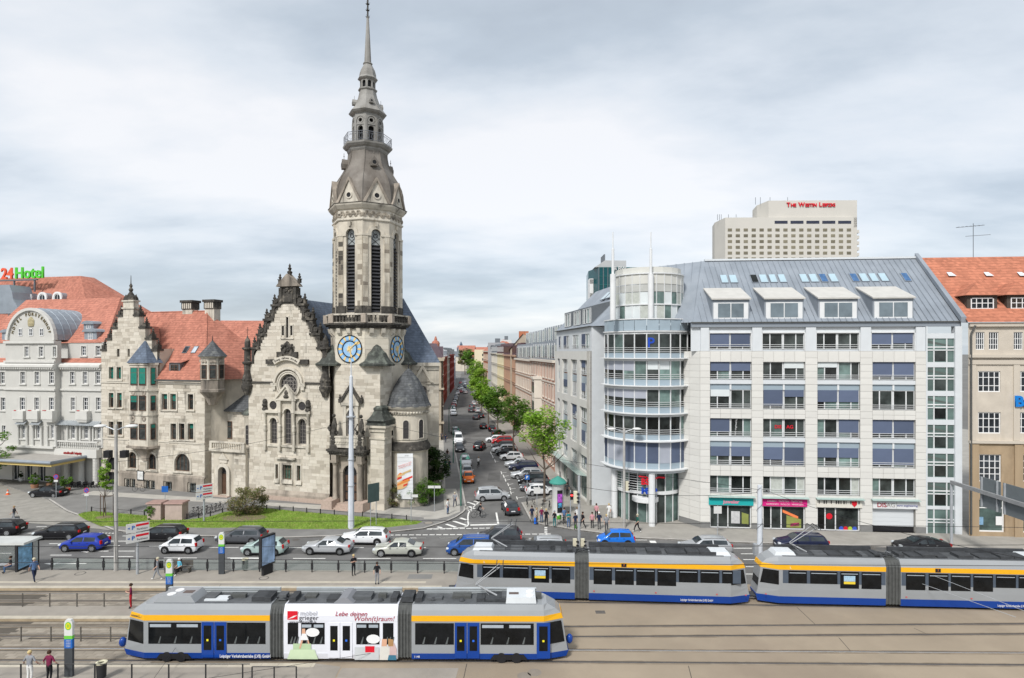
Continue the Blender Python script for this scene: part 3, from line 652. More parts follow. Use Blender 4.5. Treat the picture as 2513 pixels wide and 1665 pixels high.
for cx in(GX0-.1,GX1-.55):  # corner pinnacles with little domes
 cp=MB();c=(cx,WY-.1)
 cp.lathe([(.35,13.3),(.5,13.7),(.72,14.2),(.78,14.6),(.62,14.7),(.6,15.6),(.5,15.9),(.4,16.3),(.42,17.2),(.62,17.4),(.62,17.6),(.4,17.7),(.4,19.1),(.66,19.25),(.66,19.45),(.36,19.5),(.36,20.1),(.3,20.45),(.12,20.7),(.05,21.0)],10,c)
 for i in range(8):cp.ball((c[0]+.52*cos(i*pi/4),c[1]+.52*sin(i*pi/4),15.3),.2,0,6,4)
 o=cp.build('corner_pinnacle',M_dark,church,30);MB().tube([(cx,WY-.1,20.9),(cx,WY-.1,22.1)],.025,5).build('iron_cross',M_blackm,o);MB().box(cx-.22,cx+.22,WY-.12,WY-.08,21.7,21.76).build('cross_arm',M_blackm,o)
# plinth
m2=MB();m2.box(GX0-.05,GX1,WY-.25,WY,0,.95);m2.prismx([(WY-.25,.95),(WY,.95),(WY,1.35),(WY-.05,1.35)],GX0-.05,GX1);m2.build('plinth',M_base,church)
x=GX0
while x<GX1-.3:
 block('plinth_stone',church,M_granite,x+.01,min(x+1.3,GX1)-.01,WY-.34,WY-.2,0,.62);x+=1.3
# roof behind the gable and the nave
TCX=CH.x('P',902.5,4.45);TCY=4.45
ro=MB();rz_,e_=25.75,17.0
ro.poly([(gc+.05,WY+.9,rz_),(gc+.05,17,rz_),(gc+6.1,17,e_),(gc+6.1,WY+.9,e_)]);ro.poly([(gc-.05,WY+.9,rz_),(gc-6.1,WY+.9,e_),(gc-6.1,17,e_),(gc-.05,17,rz_)])
ro.build('gable_roof',M_slate,church)
NX=CH.x('P',1077,10.8)  # nave with a three-sided end towards the street
npoly=[(8,8),(NX-3.6,8),(NX,10.8),(NX-4.2,19.5),(NX-8,24),(-2,24),(-2,10)]
nw=MB();nw.prism(npoly,0,17.4);nw.build('nave_wall',M_wall,church)
nc=MB();off=[(p[0]+(.3 if p[0]>12 else-.3),p[1]-(.35 if p[1]<15 else-.3))for p in npoly]
nc.prism(off,17.0,17.45);nc.prism([(p[0]*1.0+(.12 if p[0]>12 else-.1),p[1]-.15)for p in npoly],16.5,17.0);nc.build('nave_cornice',M_trim,church)
nr=MB();ap=(NX-7.2,14.5,26.6);rb=(2,15.5,26.6);eo=[(p[0],p[1],17.45)for p in off]
nr.poly([eo[0],eo[1],ap,rb]);nr.poly([eo[1],((eo[1][0]+eo[2][0])/2+.0,(eo[1][1]+eo[2][1])/2,17.45),ap]);nr.poly([((eo[1][0]+eo[2][0])/2,(eo[1][1]+eo[2][1])/2,17.45),eo[2],ap]);nr.poly([eo[2],eo[3],ap]);nr.poly([eo[3],eo[4],ap]);nr.poly([eo[4],eo[5],rb,ap]);nr.poly([eo[5],eo[6],eo[0],rb])
nr.build('nave_roof',M_slate,church)
# face of the polygonal end: gable, tall light, door
A_,B_=npoly[1],npoly[2];fa=atan2(B_[1]-A_[1],B_[0]-A_[0]);fl=hypot(B_[0]-A_[0],B_[1]-A_[1])
fw=MB();wall_open(fw,0,fl,0,16.4,[(1.6,2.9,8.6,14.4,True),(1.65,2.85,2.2,5.3,True)],-.06,.5);fw.box(1.5,3.0,-.3,0,7.9,8.5);fw.box(1.3,3.2,-.36,0,6.9,7.3)
arch_ring(fw,2.25,13.75,.65,.95,-.2,.0);fw.prismy([(1.0,14.9),(3.5,14.9),(2.25,16.9)],-.25,0);fw.prismy([(.8,14.8),(1.2,14.8),(2.25,16.6),(3.3,14.8),(3.7,14.8),(2.25,17.25)],-.45,0);fw.box(0,fl,-.2,0,14.55,14.8)
o=MB();rotcopy(o,fw,A_,fa);o.build('apse_face',M_wall,church)
for(x0,z0,ww,hh)in((1.6,8.6,1.3,5.8),(1.65,2.2,1.2,3.1)):
 q=window(church,A_[0]+x0*cos(fa)+.16*sin(fa),z0,ww,hh,A_[1]+x0*sin(fa)-.16*cos(fa),3,8,M_bar,M_lead,.05,True);q.rotation_euler=(0,0,fa)
SW.lay((A_[0],A_[1]-.06,fa),0,fl,0.3,14.4,[(1.3,3.2,8.2,14.8),(1.3,3.2,1.9,8.0)],seed=21)
ang2=atan2(npoly[3][1]-B_[1],npoly[3][0]-B_[0]);pass
SW.lay((8,8,0),9.5-8+8-1.5,NX-3.6-8,12,16.4,seed=23)
# --- tower
HA=4.1;MA=2.05  # half width of the square, half of its main faces
def sq(h,mfl=MA):return[(-mfl,-h),(mfl,-h),(h,-mfl),(h,mfl),(mfl,h),(-mfl,h),(-h,mfl),(-h,-mfl)]
def T(p):return[(TCX+x,TCY+y)for x,y in p]
tw=MB();tw.prism(T([(-MA,-HA),(HA,-HA),(HA,HA),(-HA,HA),(-HA,-MA)]),0,17.35);tw.prism(T(sq(HA)),17.3,22.0);tw.build('tower_shaft',M_wall,church)
M_light=mat('pale_ashlar',(.60,.555,.46),.9,.08,.9,.15,14,shade=((.62,.575,.48),(.585,.54,.445),(.60,.555,.46)),stain=((.26,.23,.19),.6,.62,.9))
fy=TCY-HA;fx=TCX-MA
pw=P_('E',1145,900,fy)[0],P_('E',1290,900,fy)[0]
SW.lay((0,fy,0),fx,TCX+HA,1.3,17.2,[(pw[0]-1.5,pw[1]+1.5,0,12.6)],lmin=.6,lmax=1.5,seed=31)
SW.lay((TCX+HA,fy,pi/2),0,3.2,1.3,17.2,seed=32)
UW=Courses()
UW.lay((TCX-MA,fy,0),0,2*MA,17.4,21.9,h=.62,lmin=.8,lmax=1.6,seed=33);UW.lay((TCX+MA,fy,pi/4),0,hypot(HA-MA,HA-MA),19.2,21.9,h=.62,lmin=.8,lmax=1.6,seed=34);UW.lay((TCX+HA,TCY-MA,pi/2),0,2*MA,17.4,21.9,h=.62,lmin=.8,lmax=1.6,seed=35)
UW.build(church,M_light,0)
for sx,sy in((1,-1),(-1,-1),(1,1)):  # bell-shaped caps where the square turns into the octagon
 c=(TCX+sx*(HA+MA)/2,TCY+sy*(HA+MA)/2)
 MB().lathe([(2.15,17.2),(2.2,17.42),(1.7,17.75),(1.35,18.3),(1.15,18.75),(1.0,18.85),(.75,19.1),(.45,19.55),(.05,19.8)],8,c,a0=pi/8).build('broach_cap',M_cap,church,25)
 b=MB();b.box(c[0]-.75,c[0]+.75,c[1]-.75,c[1]+.75,17.4,18.6);b.box(c[0]-.45,c[0]+.45,c[1]-.45,c[1]+.45,18.6,19.4)
# gallery on consoles with a balustrade
gl=MB();gl.prism(T(sq(HA+.25,MA+.1)),21.75,22.0);gl.prism(T(sq(HA+.55,MA+.22)),22.0,22.2);gl.prism(T(sq(HA+.75,MA+.3)),22.2,22.42);gl.build('gallery_cornice',M_dark,church)
cs_=MB();cs_.prismx([(0,20.9),(-.1,20.9),(-.35,21.2),(-.5,21.75),(0,21.75)],-.24,.24);cm=cs_.mesh('console',M_trim)
def ring_pos(h,mfl,n_main,n_cham):  # points along the visible sides of the gallery
 out=[]
 for i in range(4):
  a=i*pi/2
  for j in range(n_main):
   t=(j+.5)/n_main*2-1;x,y=t*mfl,-h;out.append((x*cos(a)-y*sin(a),x*sin(a)+y*cos(a),a))
  for j in range(n_cham):
   t=(j+.5)/n_cham;x,y=mfl+(h-mfl)*t,-h+(h-mfl)*t;out.append((x*cos(a)-y*sin(a),x*sin(a)+y*cos(a),a+pi/4))
 return out
for x,y,a in ring_pos(HA,MA,3,2):
 link('console',cm,church,(TCX+x,TCY+y,0),a)
bm=MB().lathe([(.16,22.45),(.16,22.55),(.08,22.65),(.15,22.95),(.07,23.25),(.14,23.35)],7).mesh('baluster',M_dark,30)
for x,y,a in ring_pos(HA+.45,MA+.18,10,6):link('baluster',bm,church,(TCX+x,TCY+y,0),a)
rl=MB();rl.loft([[(x,y,z)for x,y in T(sq(HA+q,MA+q*.42))]for q,z in((.3,23.35),(.62,23.35),(.62,23.55),(.3,23.55))],closed=True,cap=False)
rl.loft([[(x,y,z)for x,y in T(sq(HA+q,MA+q*.42))]for q,z in((.3,22.42),(.6,22.42),(.6,22.5),(.3,22.5))],closed=True,cap=False);rl.build('gallery_rail',M_trim,church)
for x,y in sq(HA+.45,MA+.2):block('gallery_post',church,M_base,TCX+x-.32,TCX+x+.32,TCY+y-.32,TCY+y+.32,22.42,23.5)
# belfry: eight faces, each with a tall louvred opening
BR=4.32;BA=BR*cos(pi/8);bs=2*BR*sin(pi/8)
f=MB();wall_open(f,-bs/2,bs/2,22.4,35.0,[(-.6,.6,23.7,33.9,True)],-BA,.55)
f.box(-bs/2-.06,-.6,-BA-.13,-BA,33.05,33.3);f.box(.6,bs/2+.06,-BA-.13,-BA,33.05,33.3);arch_ring(f,0,33.3,.6,1.05,-BA-.12,-BA);f.box(-.16,.16,-BA-.3,-BA,34.2,34.75)
f.box(-bs/2+.0,-1.0,-BA-.09,-BA,23.6,33.0);f.box(1.0,bs/2,-BA-.09,-BA,23.6,33.0)
bf=MB()
for i in range(8):rotcopy(bf,f,(TCX,TCY),i*pi/4)
bf.build('belfry_wall',M_wall,church)
f=MB();f.box(-bs/2-.04,-.62,-BA-.16,-BA,22.45,24.5);f.box(.62,bs/2+.04,-BA-.16,-BA,22.45,24.5);bb=MB()
for i in range(8):rotcopy(bb,f,(TCX,TCY),i*pi/4)
bb.build('belfry_base',M_dark,church)
BW,BD=Courses(),Courses()
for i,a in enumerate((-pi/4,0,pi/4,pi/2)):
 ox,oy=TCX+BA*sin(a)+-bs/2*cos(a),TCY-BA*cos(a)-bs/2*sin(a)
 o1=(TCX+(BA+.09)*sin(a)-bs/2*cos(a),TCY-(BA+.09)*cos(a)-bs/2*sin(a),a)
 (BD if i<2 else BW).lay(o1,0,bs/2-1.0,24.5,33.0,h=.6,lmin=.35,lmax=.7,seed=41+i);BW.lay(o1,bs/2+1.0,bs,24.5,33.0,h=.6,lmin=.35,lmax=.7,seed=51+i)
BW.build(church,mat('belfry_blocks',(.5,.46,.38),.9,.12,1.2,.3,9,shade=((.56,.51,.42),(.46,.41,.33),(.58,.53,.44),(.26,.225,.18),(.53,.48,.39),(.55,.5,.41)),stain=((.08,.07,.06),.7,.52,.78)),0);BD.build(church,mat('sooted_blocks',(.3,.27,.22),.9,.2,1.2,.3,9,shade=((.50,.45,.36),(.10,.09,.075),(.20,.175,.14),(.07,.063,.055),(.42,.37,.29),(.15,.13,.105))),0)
lm=MB();lm.add([(-.62,-.16,0),(.62,-.16,0),(.62,.14,.3),(-.62,.14,.3),(-.62,-.16,.06),(.62,-.16,.06),(.62,.14,.36),(-.62,.14,.36)],[(0,3,2,1),(4,5,6,7),(0,1,5,4),(1,2,6,5),(2,3,7,6),(3,0,4,7)]);lmesh=lm.mesh('louvre_slat',M_louv)
trf=MB();trf.poly([(-.6,.1,32.0),(.6,.1,32.0)]+[(x,.1,z)for x,z in arc_pts(0,33.3,.6)]);trm=trf.mesh('tracery_pane',mat('pale_tracery_glass',(.30,.32,.32),.3,.2,6))
tb=MB()
arch_ring(tb,0,33.15,.22,.27,.02,.08,0,0,2*pi,14);arch_ring(tb,0,33.3,.54,.6,0,.1)
for s in(-1,1):tb.add([(-.6*s,.04,32.0),(-.5*s,.04,32.0),(.6*s,.04,32.9),(.5*s,.04,32.9)],[(0,1,2,3)]);tb.add([(.6*s,.05,32.6),(.55*s,.05,32.7),(-.3*s,.05,33.6),(-.25*s,.05,33.5)],[(0,1,2,3)])
tb.box(-.6,.6,0,.12,31.85,32.0);tbm=tb.mesh('tracery',M_black)
for a in(-pi/4,0,pi/4,pi/2,-pi/2):
 c=(TCX+(BA-.25)*sin(a),TCY-(BA-.25)*cos(a))
 n=19
 for k in range(n):link('louvre_slat',lmesh,church,(c[0],c[1],23.75+k*.427),a)
 q=link('tracery_window',trm,church,(c[0],c[1],0),a);link('tracery',tbm,q)
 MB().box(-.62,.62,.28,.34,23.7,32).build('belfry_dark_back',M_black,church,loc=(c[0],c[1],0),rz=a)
oc=lambda r,z:[(TCX+r*cos(pi/8+i*pi/4),TCY+r*sin(pi/8+i*pi/4),z)for i in range(8)]
fz=MB();fz.loft([oc(4.4,34.9),oc(4.5,35.0),oc(4.5,35.15),oc(4.36,35.2),oc(4.36,36.25),oc(4.55,36.35),oc(4.9,36.75),oc(4.98,36.95),oc(4.6,37.05)]);fz.build('tower_cornice',M_trim,church)
fz=MB();r_=random.Random(9)
for i in range(8):
 for j in range(9):
  f=MB();x=-1.5+j*.375;z=35.72+(.16 if j%2 else-.12);arch_ring(f,x,z,.12,.25,-4.36*cos(pi/8)-.1,-4.36*cos(pi/8),0,0,2*pi,8);f.ball((x,-4.36*cos(pi/8)-.03,z),.1,0,5,3);rotcopy(fz,f,(TCX,TCY),i*pi/4)
fz.build('carved_frieze',mat('carved_frieze',(.33,.29,.235),.9,.35,1.6,.3,10,blotch=((.06,.055,.05),1.1,.5,.7)),church)
fz=MB();fz.loft([oc(4.99,36.93),oc(5.02,37.02),oc(4.6,37.1)]);fz.build('cornice_edge',M_dark,church)
# helmet, its gables and little dormers
prof=[(4.5,37.0),(4.52,38.0),(4.45,38.9),(4.25,39.7),(3.88,40.5),(3.36,41.3),(2.9,42.1),(2.6,42.9),(2.46,43.6),(2.42,44.2)]
dm=MB();dm.loft([oc(r,z)for r,z in prof]);dm.build('tower_helmet',M_dome,church)
ribs=MB()
for i in range(8):
 a=pi/8+i*pi/4;ribs.tube([(TCX+(r+.02)*cos(a),TCY+(r+.02)*sin(a),z)for r,z in prof],.06,5)
ribs.build('helmet_ribs',M_dome,church)
gd=MB();ga=4.7*cos(pi/8);gh=1.55
gd.prismy([(-gh,37.05),(gh,37.05),(0,39.85)],-ga,-ga+1.3);gm=gd
gfr=MB()
for s in(-1,1):gfr.add([(s*(gh+.22),-ga-.16,37.0),(s*(gh-.12),-ga-.16,37.0),(0,-ga-.16,39.75),(0,-ga-.16,40.2),(s*(gh+.22),-ga+1.35,37.0),(s*(gh-.12),-ga+1.35,37.0),(0,-ga+1.35,39.75),(0,-ga+1.35,40.2)],[(0,1,2,3),(0,3,7,4),(1,5,6,2),(4,7,6,5)])
gho=MB();arch_ring(gho,0,37.95,.3,.46,-ga-.1,-ga,0,0,2*pi,14);ghp=MB();ghp.poly([(.31*cos(i*pi/7),-ga-.03,37.95+.31*sin(i*pi/7))for i in range(14)])
gms=[q.mesh(n,m)for q,n,m in((gm,'spire_gable',M_trim),(gfr,'gable_coping',M_base),(gho,'gable_ring',M_trim),(ghp,'gable_hole',M_black))]
for i in range(8):
 o=link('spire_gable',gms[0],church,(TCX,TCY,0),i*pi/4)
 for q in gms[1:]:link(q.name.split('.')[0],q,o)
dr=MB();dr.prismy([(-.42,41.9),(.42,41.9),(.5,42.4),(.3,42.75),(0,43.15),(-.3,42.75),(-.5,42.4)],-3.25,-2.2);arch_ring(dr,0,42.35,.26,.4,-3.3,-3.2,0,0,2*pi,12);dr.tube([(0,-3.0,43.1),(0,-3.0,43.9)],.03,5);dr.ball((0,-3.0,43.5),.08,0,6,4)
dh=MB();dh.poly([(.27*cos(i*pi/6),-3.27,42.35+.27*sin(i*pi/6))for i in range(12)]);dm1,dm2=dr.mesh('spire_dormer',M_dome,30),dh.mesh('dormer_hole',M_black)
for a in(-pi/4,pi/4,3*pi/4,-3*pi/4):o=link('spire_dormer',dm1,church,(TCX,TCY,0),a);link('dormer_hole',dm2,o)
ug=MB();ug.loft([oc(2.45,44.1),oc(2.6,44.3),oc(2.62,44.5),oc(2.85,44.6),oc(3.1,44.85),oc(3.16,45.05),oc(1.8,45.1)]);ug.build('upper_gallery',M_helm,church)
ir=MB()
for r,z,t in((3.0,46.25,.04),(3.0,45.2,.03),(3.0,46.0,.02)):
 p=oc(r,z);[ir.bar(p[i],p[(i+1)%8],t)for i in range(8)]
P0=oc(3.0,45.1)
for i in range(8):
 A_2,B_2=P0[i],P0[(i+1)%8]
 for j in range(7):
  t=j/7;x,y=A_2[0]+(B_2[0]-A_2[0])*t,A_2[1]+(B_2[1]-A_2[1])*t;ir.bar((x,y,45.08),(x,y,46.25),.035 if j==0 else .014)
 for j in range(3):
  t=(j+.5)/3;c_=mathutils.Vector(((A_2[0]+(B_2[0]-A_2[0])*t),(A_2[1]+(B_2[1]-A_2[1])*t),45.65));d_=(mathutils.Vector(B_2)-mathutils.Vector(A_2)).normalized()
  ring=[c_+d_*.27*cos(k*pi/5)+mathutils.Vector((0,0,.3*sin(k*pi/5)))for k in range(11)];ir.tube(ring,.018,4)
ir.build('iron_balustrade',mat('grey_iron',(.20,.21,.23),.5,.1),church)
f=MB();LA=1.9*cos(pi/8);ls=2*1.9*sin(pi/8)
wall_open(f,-ls/2,ls/2,45.0,49.2,[(-.36,.36,45.2,47.35,True),(-.28,.28,47.75,48.31)],-LA,.3);f.box(-ls/2-.04,-ls/2+.2,-LA-.1,-LA,45,48.0);f.box(ls/2-.2,ls/2+.04,-LA-.1,-LA,45,48.0);arch_ring(f,0,48.0,.5,.68,-LA-.1,-LA);f.box(-ls/2,ls/2,-LA-.07,-LA,47.45,47.6);arch_ring(f,0,48.03,.26,.42,-LA-.04,-LA+.2,0,0,2*pi,12)
lt=MB()
for i in range(8):rotcopy(lt,f,(TCX,TCY),i*pi/4)
lt.loft([oc(1.2,45.1),oc(1.2,49.2)],1);lt.build('lantern',[M_helm,M_black],church)
lr=MB();lr.loft([oc(1.95,48.95),oc(2.25,49.1),oc(2.42,49.3),oc(2.05,49.75),oc(1.75,50.2),oc(1.45,50.8),oc(1.2,51.5),oc(1.05,52.2),oc(1.2,52.32),oc(1.22,52.45),oc(.98,52.5)]);lr.build('lantern_roof',M_helm,church)
for a in(-pi/4,pi/4,3*pi/4,-3*pi/4):
 d=MB();d.prismy([(-.28,50.2),(.28,50.2),(.3,50.5),(0,50.95),(-.3,50.5)],-1.95,-1.2);arch_ring(d,0,50.45,.14,.22,-1.98,-1.9,0,0,2*pi,10);d.tube([(0,-1.7,50.9),(0,-1.7,51.4)],.025,5);o=d.build('lantern_dormer',M_helm,church,loc=(TCX,TCY,0),rz=a)
 MB().poly([(.15*cos(i*pi/5),-1.97,50.45+.15*sin(i*pi/5))for i in range(10)]).build('dormer_hole',M_black,o)
f=MB();L2=.98*cos(pi/8);l2=2*.98*sin(pi/8);wall_open(f,-l2/2,l2/2,52.5,53.65,[(-.22,.22,52.6,53.45,True)],-L2,.15);lt=MB()
for i in range(8):rotcopy(lt,f,(TCX,TCY),i*pi/4)
lt.loft([oc(.7,52.5),oc(.7,53.6)],1);lt.build('small_lantern',[M_helm,M_black],church)
sp=MB();sp.loft([oc(1.0,53.55),oc(1.2,53.7),oc(1.28,53.8),oc(1.08,54.1),oc(1.04,54.5),oc(.9,55.0),oc(.66,55.45),oc(.52,55.7),oc(.62,55.78),oc(.6,55.9),oc(.44,55.95),oc(.3,59.0),oc(.15,61.7),oc(.2,61.75),oc(.2,61.85),oc(.09,61.9),oc(.07,64.2)]);sp.build('spire',M_helm,church)
rd=MB()
for z in(61.8,62.65,63.45):rd.lathe([(.12,z),(.24,z+.06),(.1,z+.16)],8,(TCX,TCY));[rd.bar((TCX+.2*cos(k),TCY+.2*sin(k),z+.05),(TCX+.34*cos(k),TCY+.34*sin(k),z+.25),.018)for k in(0,1.57,3.14,4.71)]
rd.tube([(TCX,TCY,61.8),(TCX,TCY,64.6)],.1,6);rd.build('spire_rod',M_dark,church);MB().ball((TCX,TCY,64.75),.22,0,10,6).build('gilt_ball',M_gold,church,True)
# clocks on the two sides that show
def clock(a):
 cz,R=19.25,1.68
 o=link('clock',None,church,(TCX,TCY,0),a);bpy.data.objects.remove(o)
 disc=lambda r,y,n=36:MB().poly([(r*cos(2*pi*i/n),y,cz+r*sin(2*pi*i/n))for i in range(n)])
 y=-HA-.06
 b=MB();b.lathe([(R,0),(R,.12)],36);bb_=MB();bb_.add([(x,-HA-.08+q,cz+yy)for x,yy,q in b.v],b.f);o=bb_.build('clock_face',M_cblue,church,loc=(TCX,TCY,0),rz=a)
 for r0,r1 in((R-.09,R+.03),(.93,1.05)):m3=MB();arch_ring(m3,0,cz,r0,r1,-HA-.13,-HA-.06,0,0,2*pi,36);m3.build('clock_ring',M_black,o)
 for k in range(12):
  t=k*pi/6;ca_,sa_=cos(t),sin(t)
  pts=[(-.09,1.1),(.09,1.1),(.15,1.56),(-.15,1.56)];MB().poly([(px*ca_+pz*sa_,-HA-.1,cz-px*sa_+pz*ca_)for px,pz in pts]).build('numeral',M_gold,o)
  for q in(1,2,3,4):
   t2=t+q*pi/30;MB().poly([(px*cos(t2)+pz*sin(t2),-HA-.095,cz-px*sin(t2)+pz*cos(t2))for px,pz in[(-.012,1.1),(.012,1.1),(.012,1.2),(-.012,1.2)]]).build('minute_mark',M_black,o)
 for k in range(24):
  t=k*pi/12;r1=.85 if k%2 else .7;MB().poly([(px*cos(t)+pz*sin(t),-HA-.098,cz-px*sin(t)+pz*cos(t))for px,pz in[(-.035,.12),(.035,.12),(0,r1)]]).build('sun_ray',mat('cream_paint',(.8,.72,.5),.6,.05),o)
 for t,l,wd in((radians(52),1.6,.07),(radians(163),1.15,.1)):
  m3=MB();P=[(-wd,-.35),(wd,-.35),(wd*.7,l*.6),(wd*1.9,l*.72),(0,l),(-wd*1.9,l*.72),(-wd*.7,l*.6)]
  m3.prismy([(px*cos(t)+pz*sin(t),cz-px*sin(t)+pz*cos(t))for px,pz in P],-HA-.17,-HA-.14);m3.build('clock_hand',M_gold,o)
 m3=MB();arch_ring(m3,0,cz,.001,.14,-HA-.19,-HA-.1,0,0,2*pi,12);m3.build('clock_hub',M_gold,o)
clock(0.0);clock(pi/2)
# --- portal
ptl=MB();dx0,dx1=pw;dc=(dx0+dx1)/2;dw=dx1-dx0;py=fy-.9
for s in(-1,1):  # columns on pedestals
 cx=dc+s*(dw/2+.78)
 ptl.box(cx-.36,cx+.36,fy-.5,fy+.1,0,6.2)
 ptl.lathe([(.36,1.15),(.36,1.3),(.28,1.45),(.27,2.6),(.25,5.2),(.34,5.35),(.36,5.55)],12,(cx,py));ptl.box(cx-.42,cx+.42,py-.42,fy,5.55,5.85);ptl.box(cx-.36,cx+.36,py-.36,fy,5.85,6.5)
ptl.box(dx0-.36,dx0,fy-.45,fy+.1,0,4.2);ptl.box(dx1,dx1+.36,fy-.45,fy+.1,0,4.2);arch_ring(ptl,dc,3.75+.5,dw/2,dw/2+.5,fy-.45,fy+.1);ptl.box(dc-.18,dc+.18,fy-.6,fy-.4,5.35,6.3)
for s in(-1,1):ptl.prismy([(dc+s*(dw/2+.36),4.2),(dc+s*(dw/2+.5),4.2),(dc+s*(dw/2+.5),6.2),(dc,6.2),(dc,4.25+dw/2+.5)]+[(dc+s*(dw/2+.5)*cos(t),4.25+(dw/2+.5)*sin(t))for t in(1.2,.8,.4)],fy-.4,fy)
ptl.build('portal',M_base,church,30)
m2=MB();X0,X1=dc-dw/2-1.65,dc+dw/2+1.65
m2.box(X0+.25,X1-.25,py-.4,fy,6.5,6.75);m2.box(X0,X1,py-.65,fy,6.95,7.2);m2.box(X0+.12,X1-.12,py-.52,fy,6.75,6.95)
for i in range(15):m2.box(X0+.2+i*(X1-X0-.55)/14,X0+.36+i*(X1-X0-.55)/14,py-.6,fy,6.78,6.94)
for s in(-1,1):cx=dc+s*(dw/2+.85);m2.lathe([(.62,7.2),(.62,7.6),(.45,7.8),(.5,8.2),(.34,8.4)],8,(cx,py),a0=pi/8)
m2.build('portal_cornice',M_dark,church)
m2=MB();m2.box(X0+.3,X1-.3,py-.3,py-.1,7.4,8.6);m2.box(X0+.25,X1-.25,py-.38,py-.02,8.6,8.78);m2.box(X0+.3,X0+.5,py-.3,fy,7.2,8.7);m2.box(X1-.5,X1-.3,py-.3,fy,7.2,8.7)
for i in range(11):arch_ring(m2,X0+.75+i*(X1-X0-1.5)/10,8.0,.12,.24,py-.36,py-.3,0,0,2*pi,8)
m2.build('portal_parapet',M_trim,church)
for s in(-1,1):  # seated carved groups on the parapet ends
 cx=dc+s*(dw/2+.9);st=MB();r_=random.Random(4+s)
 st.loft([[(cx+.42*k*cos(t)+.02*j,py-.1+.34*k*sin(t),8.4+j*.42)for t in[i*pi/4 for i in range(8)]]for j,k in enumerate((1.0,1.1,.95,.8,.85,.6,.3))])
 st.ball((cx+.05,py-.15,11.2),.23,0,8,6);st.tube([(cx-.35,py-.2,10.3),(cx-.6,py-.4,9.7),(cx-.25,py-.5,9.4)],.12,6);st.tube([(cx+.35,py-.2,10.3),(cx+.55,py-.5,9.9),(cx+.3,py-.6,9.3)],.12,6)
 for i in range(6):st.ball((cx+r_.uniform(-.5,.5),py-.2,8.6+r_.uniform(0,1.2)),.22,0,6,4)
 st.build('portal_sculpture',M_dark,church,40)
wx0,wx1=dc-.5,dc+.5
m2=MB();m2.box(wx0-.55,wx0-.1,fy-.35,fy,8.6,12.4);m2.box(wx1+.1,wx1+.55,fy-.35,fy,8.6,12.4);m2.box(wx0-.7,wx1+.7,fy-.45,fy,12.4,12.75);arch_ring(m2,dc,11.4,.5,.75,fy-.25,fy)
m2.prismy([(dc-1.35,12.75),(dc+1.35,12.75),(dc,14.6)],fy-.3,fy);m2.build('portal_window_surround',M_trim,church)
m2=MB()
for s in(-1,1):m2.add([(dc+s*1.6,fy-.5,12.7),(dc+s*1.25,fy-.5,12.7),(dc,fy-.5,14.5),(dc,fy-.5,15.0),(dc+s*1.6,fy,12.7),(dc+s*1.25,fy,12.7),(dc,fy,14.5),(dc,fy,15.0)],[(0,1,2,3),(0,3,7,4),(1,5,6,2)])
pinnacle(m2,dc,fy-.25,14.7,.6);pinnacle(m2,dc-1.5,fy-.25,12.75,.7);pinnacle(m2,dc+1.5,fy-.25,12.75,.7);m2.build('portal_pediment',M_dark,church)
window(church,wx0,8.9,1.0,3.0,fy-.15,3,5,M_bar,M_lead,.05,True)
d=MB();d.poly([(dx0,fy-.05,0.7),(dx1,fy-.05,.7),(dx1,fy-.05,4.25)]+[(x,fy-.05,z)for x,z in arc_pts(dc,4.25,dw/2)][1:-1]+[(dx0,fy-.05,4.25)]);do=d.build('door',M_black,church)
for s in(0,1):
 for k in range(3):MB().box(dx0+.15+s*dw/2,dx0+dw/2-.1+s*dw/2,fy-.1,fy-.06,.95+k*1.05,1.8+k*1.05).build('door_panel',M_wood,do)
for k in range(4):MB().box(dx0-.6-k*.1,dx1+.6+k*.1,fy-1.2-k*.34,fy+.1,0,.64-k*.16).build('step',M_granite,church)
for s in(-1,1):cx=dc+s*(dw/2+1.15);MB().taper(cx-.75,cx+.75,py-1.3,py+.6,0,1.15,.05,.05).build('pedestal',M_granite,church)
m2=MB();m2.box(dx1+1.9,TCX+HA+.05,fy-.22,fy,0,.9);m2.box(TCX+HA,TCX+HA+.22,fy-.2,fy+3,0,.9);m2.build('tower_plinth',M_base,church)
# buttress with cap at the corner
bx0,bx1=P_('E',1415,600,fy-.6)[0],P_('E',1560,600,fy-.6)[0]
bt=MB();bt.box(bx0,bx1,fy-.6,fy+1.2,0,9.4);bt.box(bx0-.12,bx1+.12,fy-.72,fy+1.3,8.5,8.75);bt.box(bx0-.15,bx1+.15,fy-.75,fy+1.3,9.4,9.9);bt.box(bx0-.4,bx1+.4,fy-1.0,fy+1.5,9.9,10.15);bt.build('buttress',M_wall,church)
SW.lay((bx0,fy-.6,0),0,bx1-bx0,.9,8.5,h=.5,lmin=.7,lmax=1.4,seed=61);SW.lay((bx1,fy-.6,pi/2),0,1.7,.9,8.5,h=.5,lmin=.7,lmax=1.4,seed=62)
bc=MB();bc.box(bx0-.3,bx1+.3,fy-.9,fy+1.4,10.15,10.75);bcx=(bx0+bx1)/2;hw0=(bx1-bx0)/2
bc.loft([[(bcx+sx*(hw0+e)*1.0,(fy+.25)+sy*(1.15+e),z)for sx,sy in((-1,-1),(1,-1),(1,1),(-1,1))]for e,z in((.3,10.75),(.05,11.0),(-.2,11.4),(-.4,11.9),(-.35,12.0),(-.35,12.2),(-.6,12.45))]);bc.build('buttress_cap',M_cap,church)
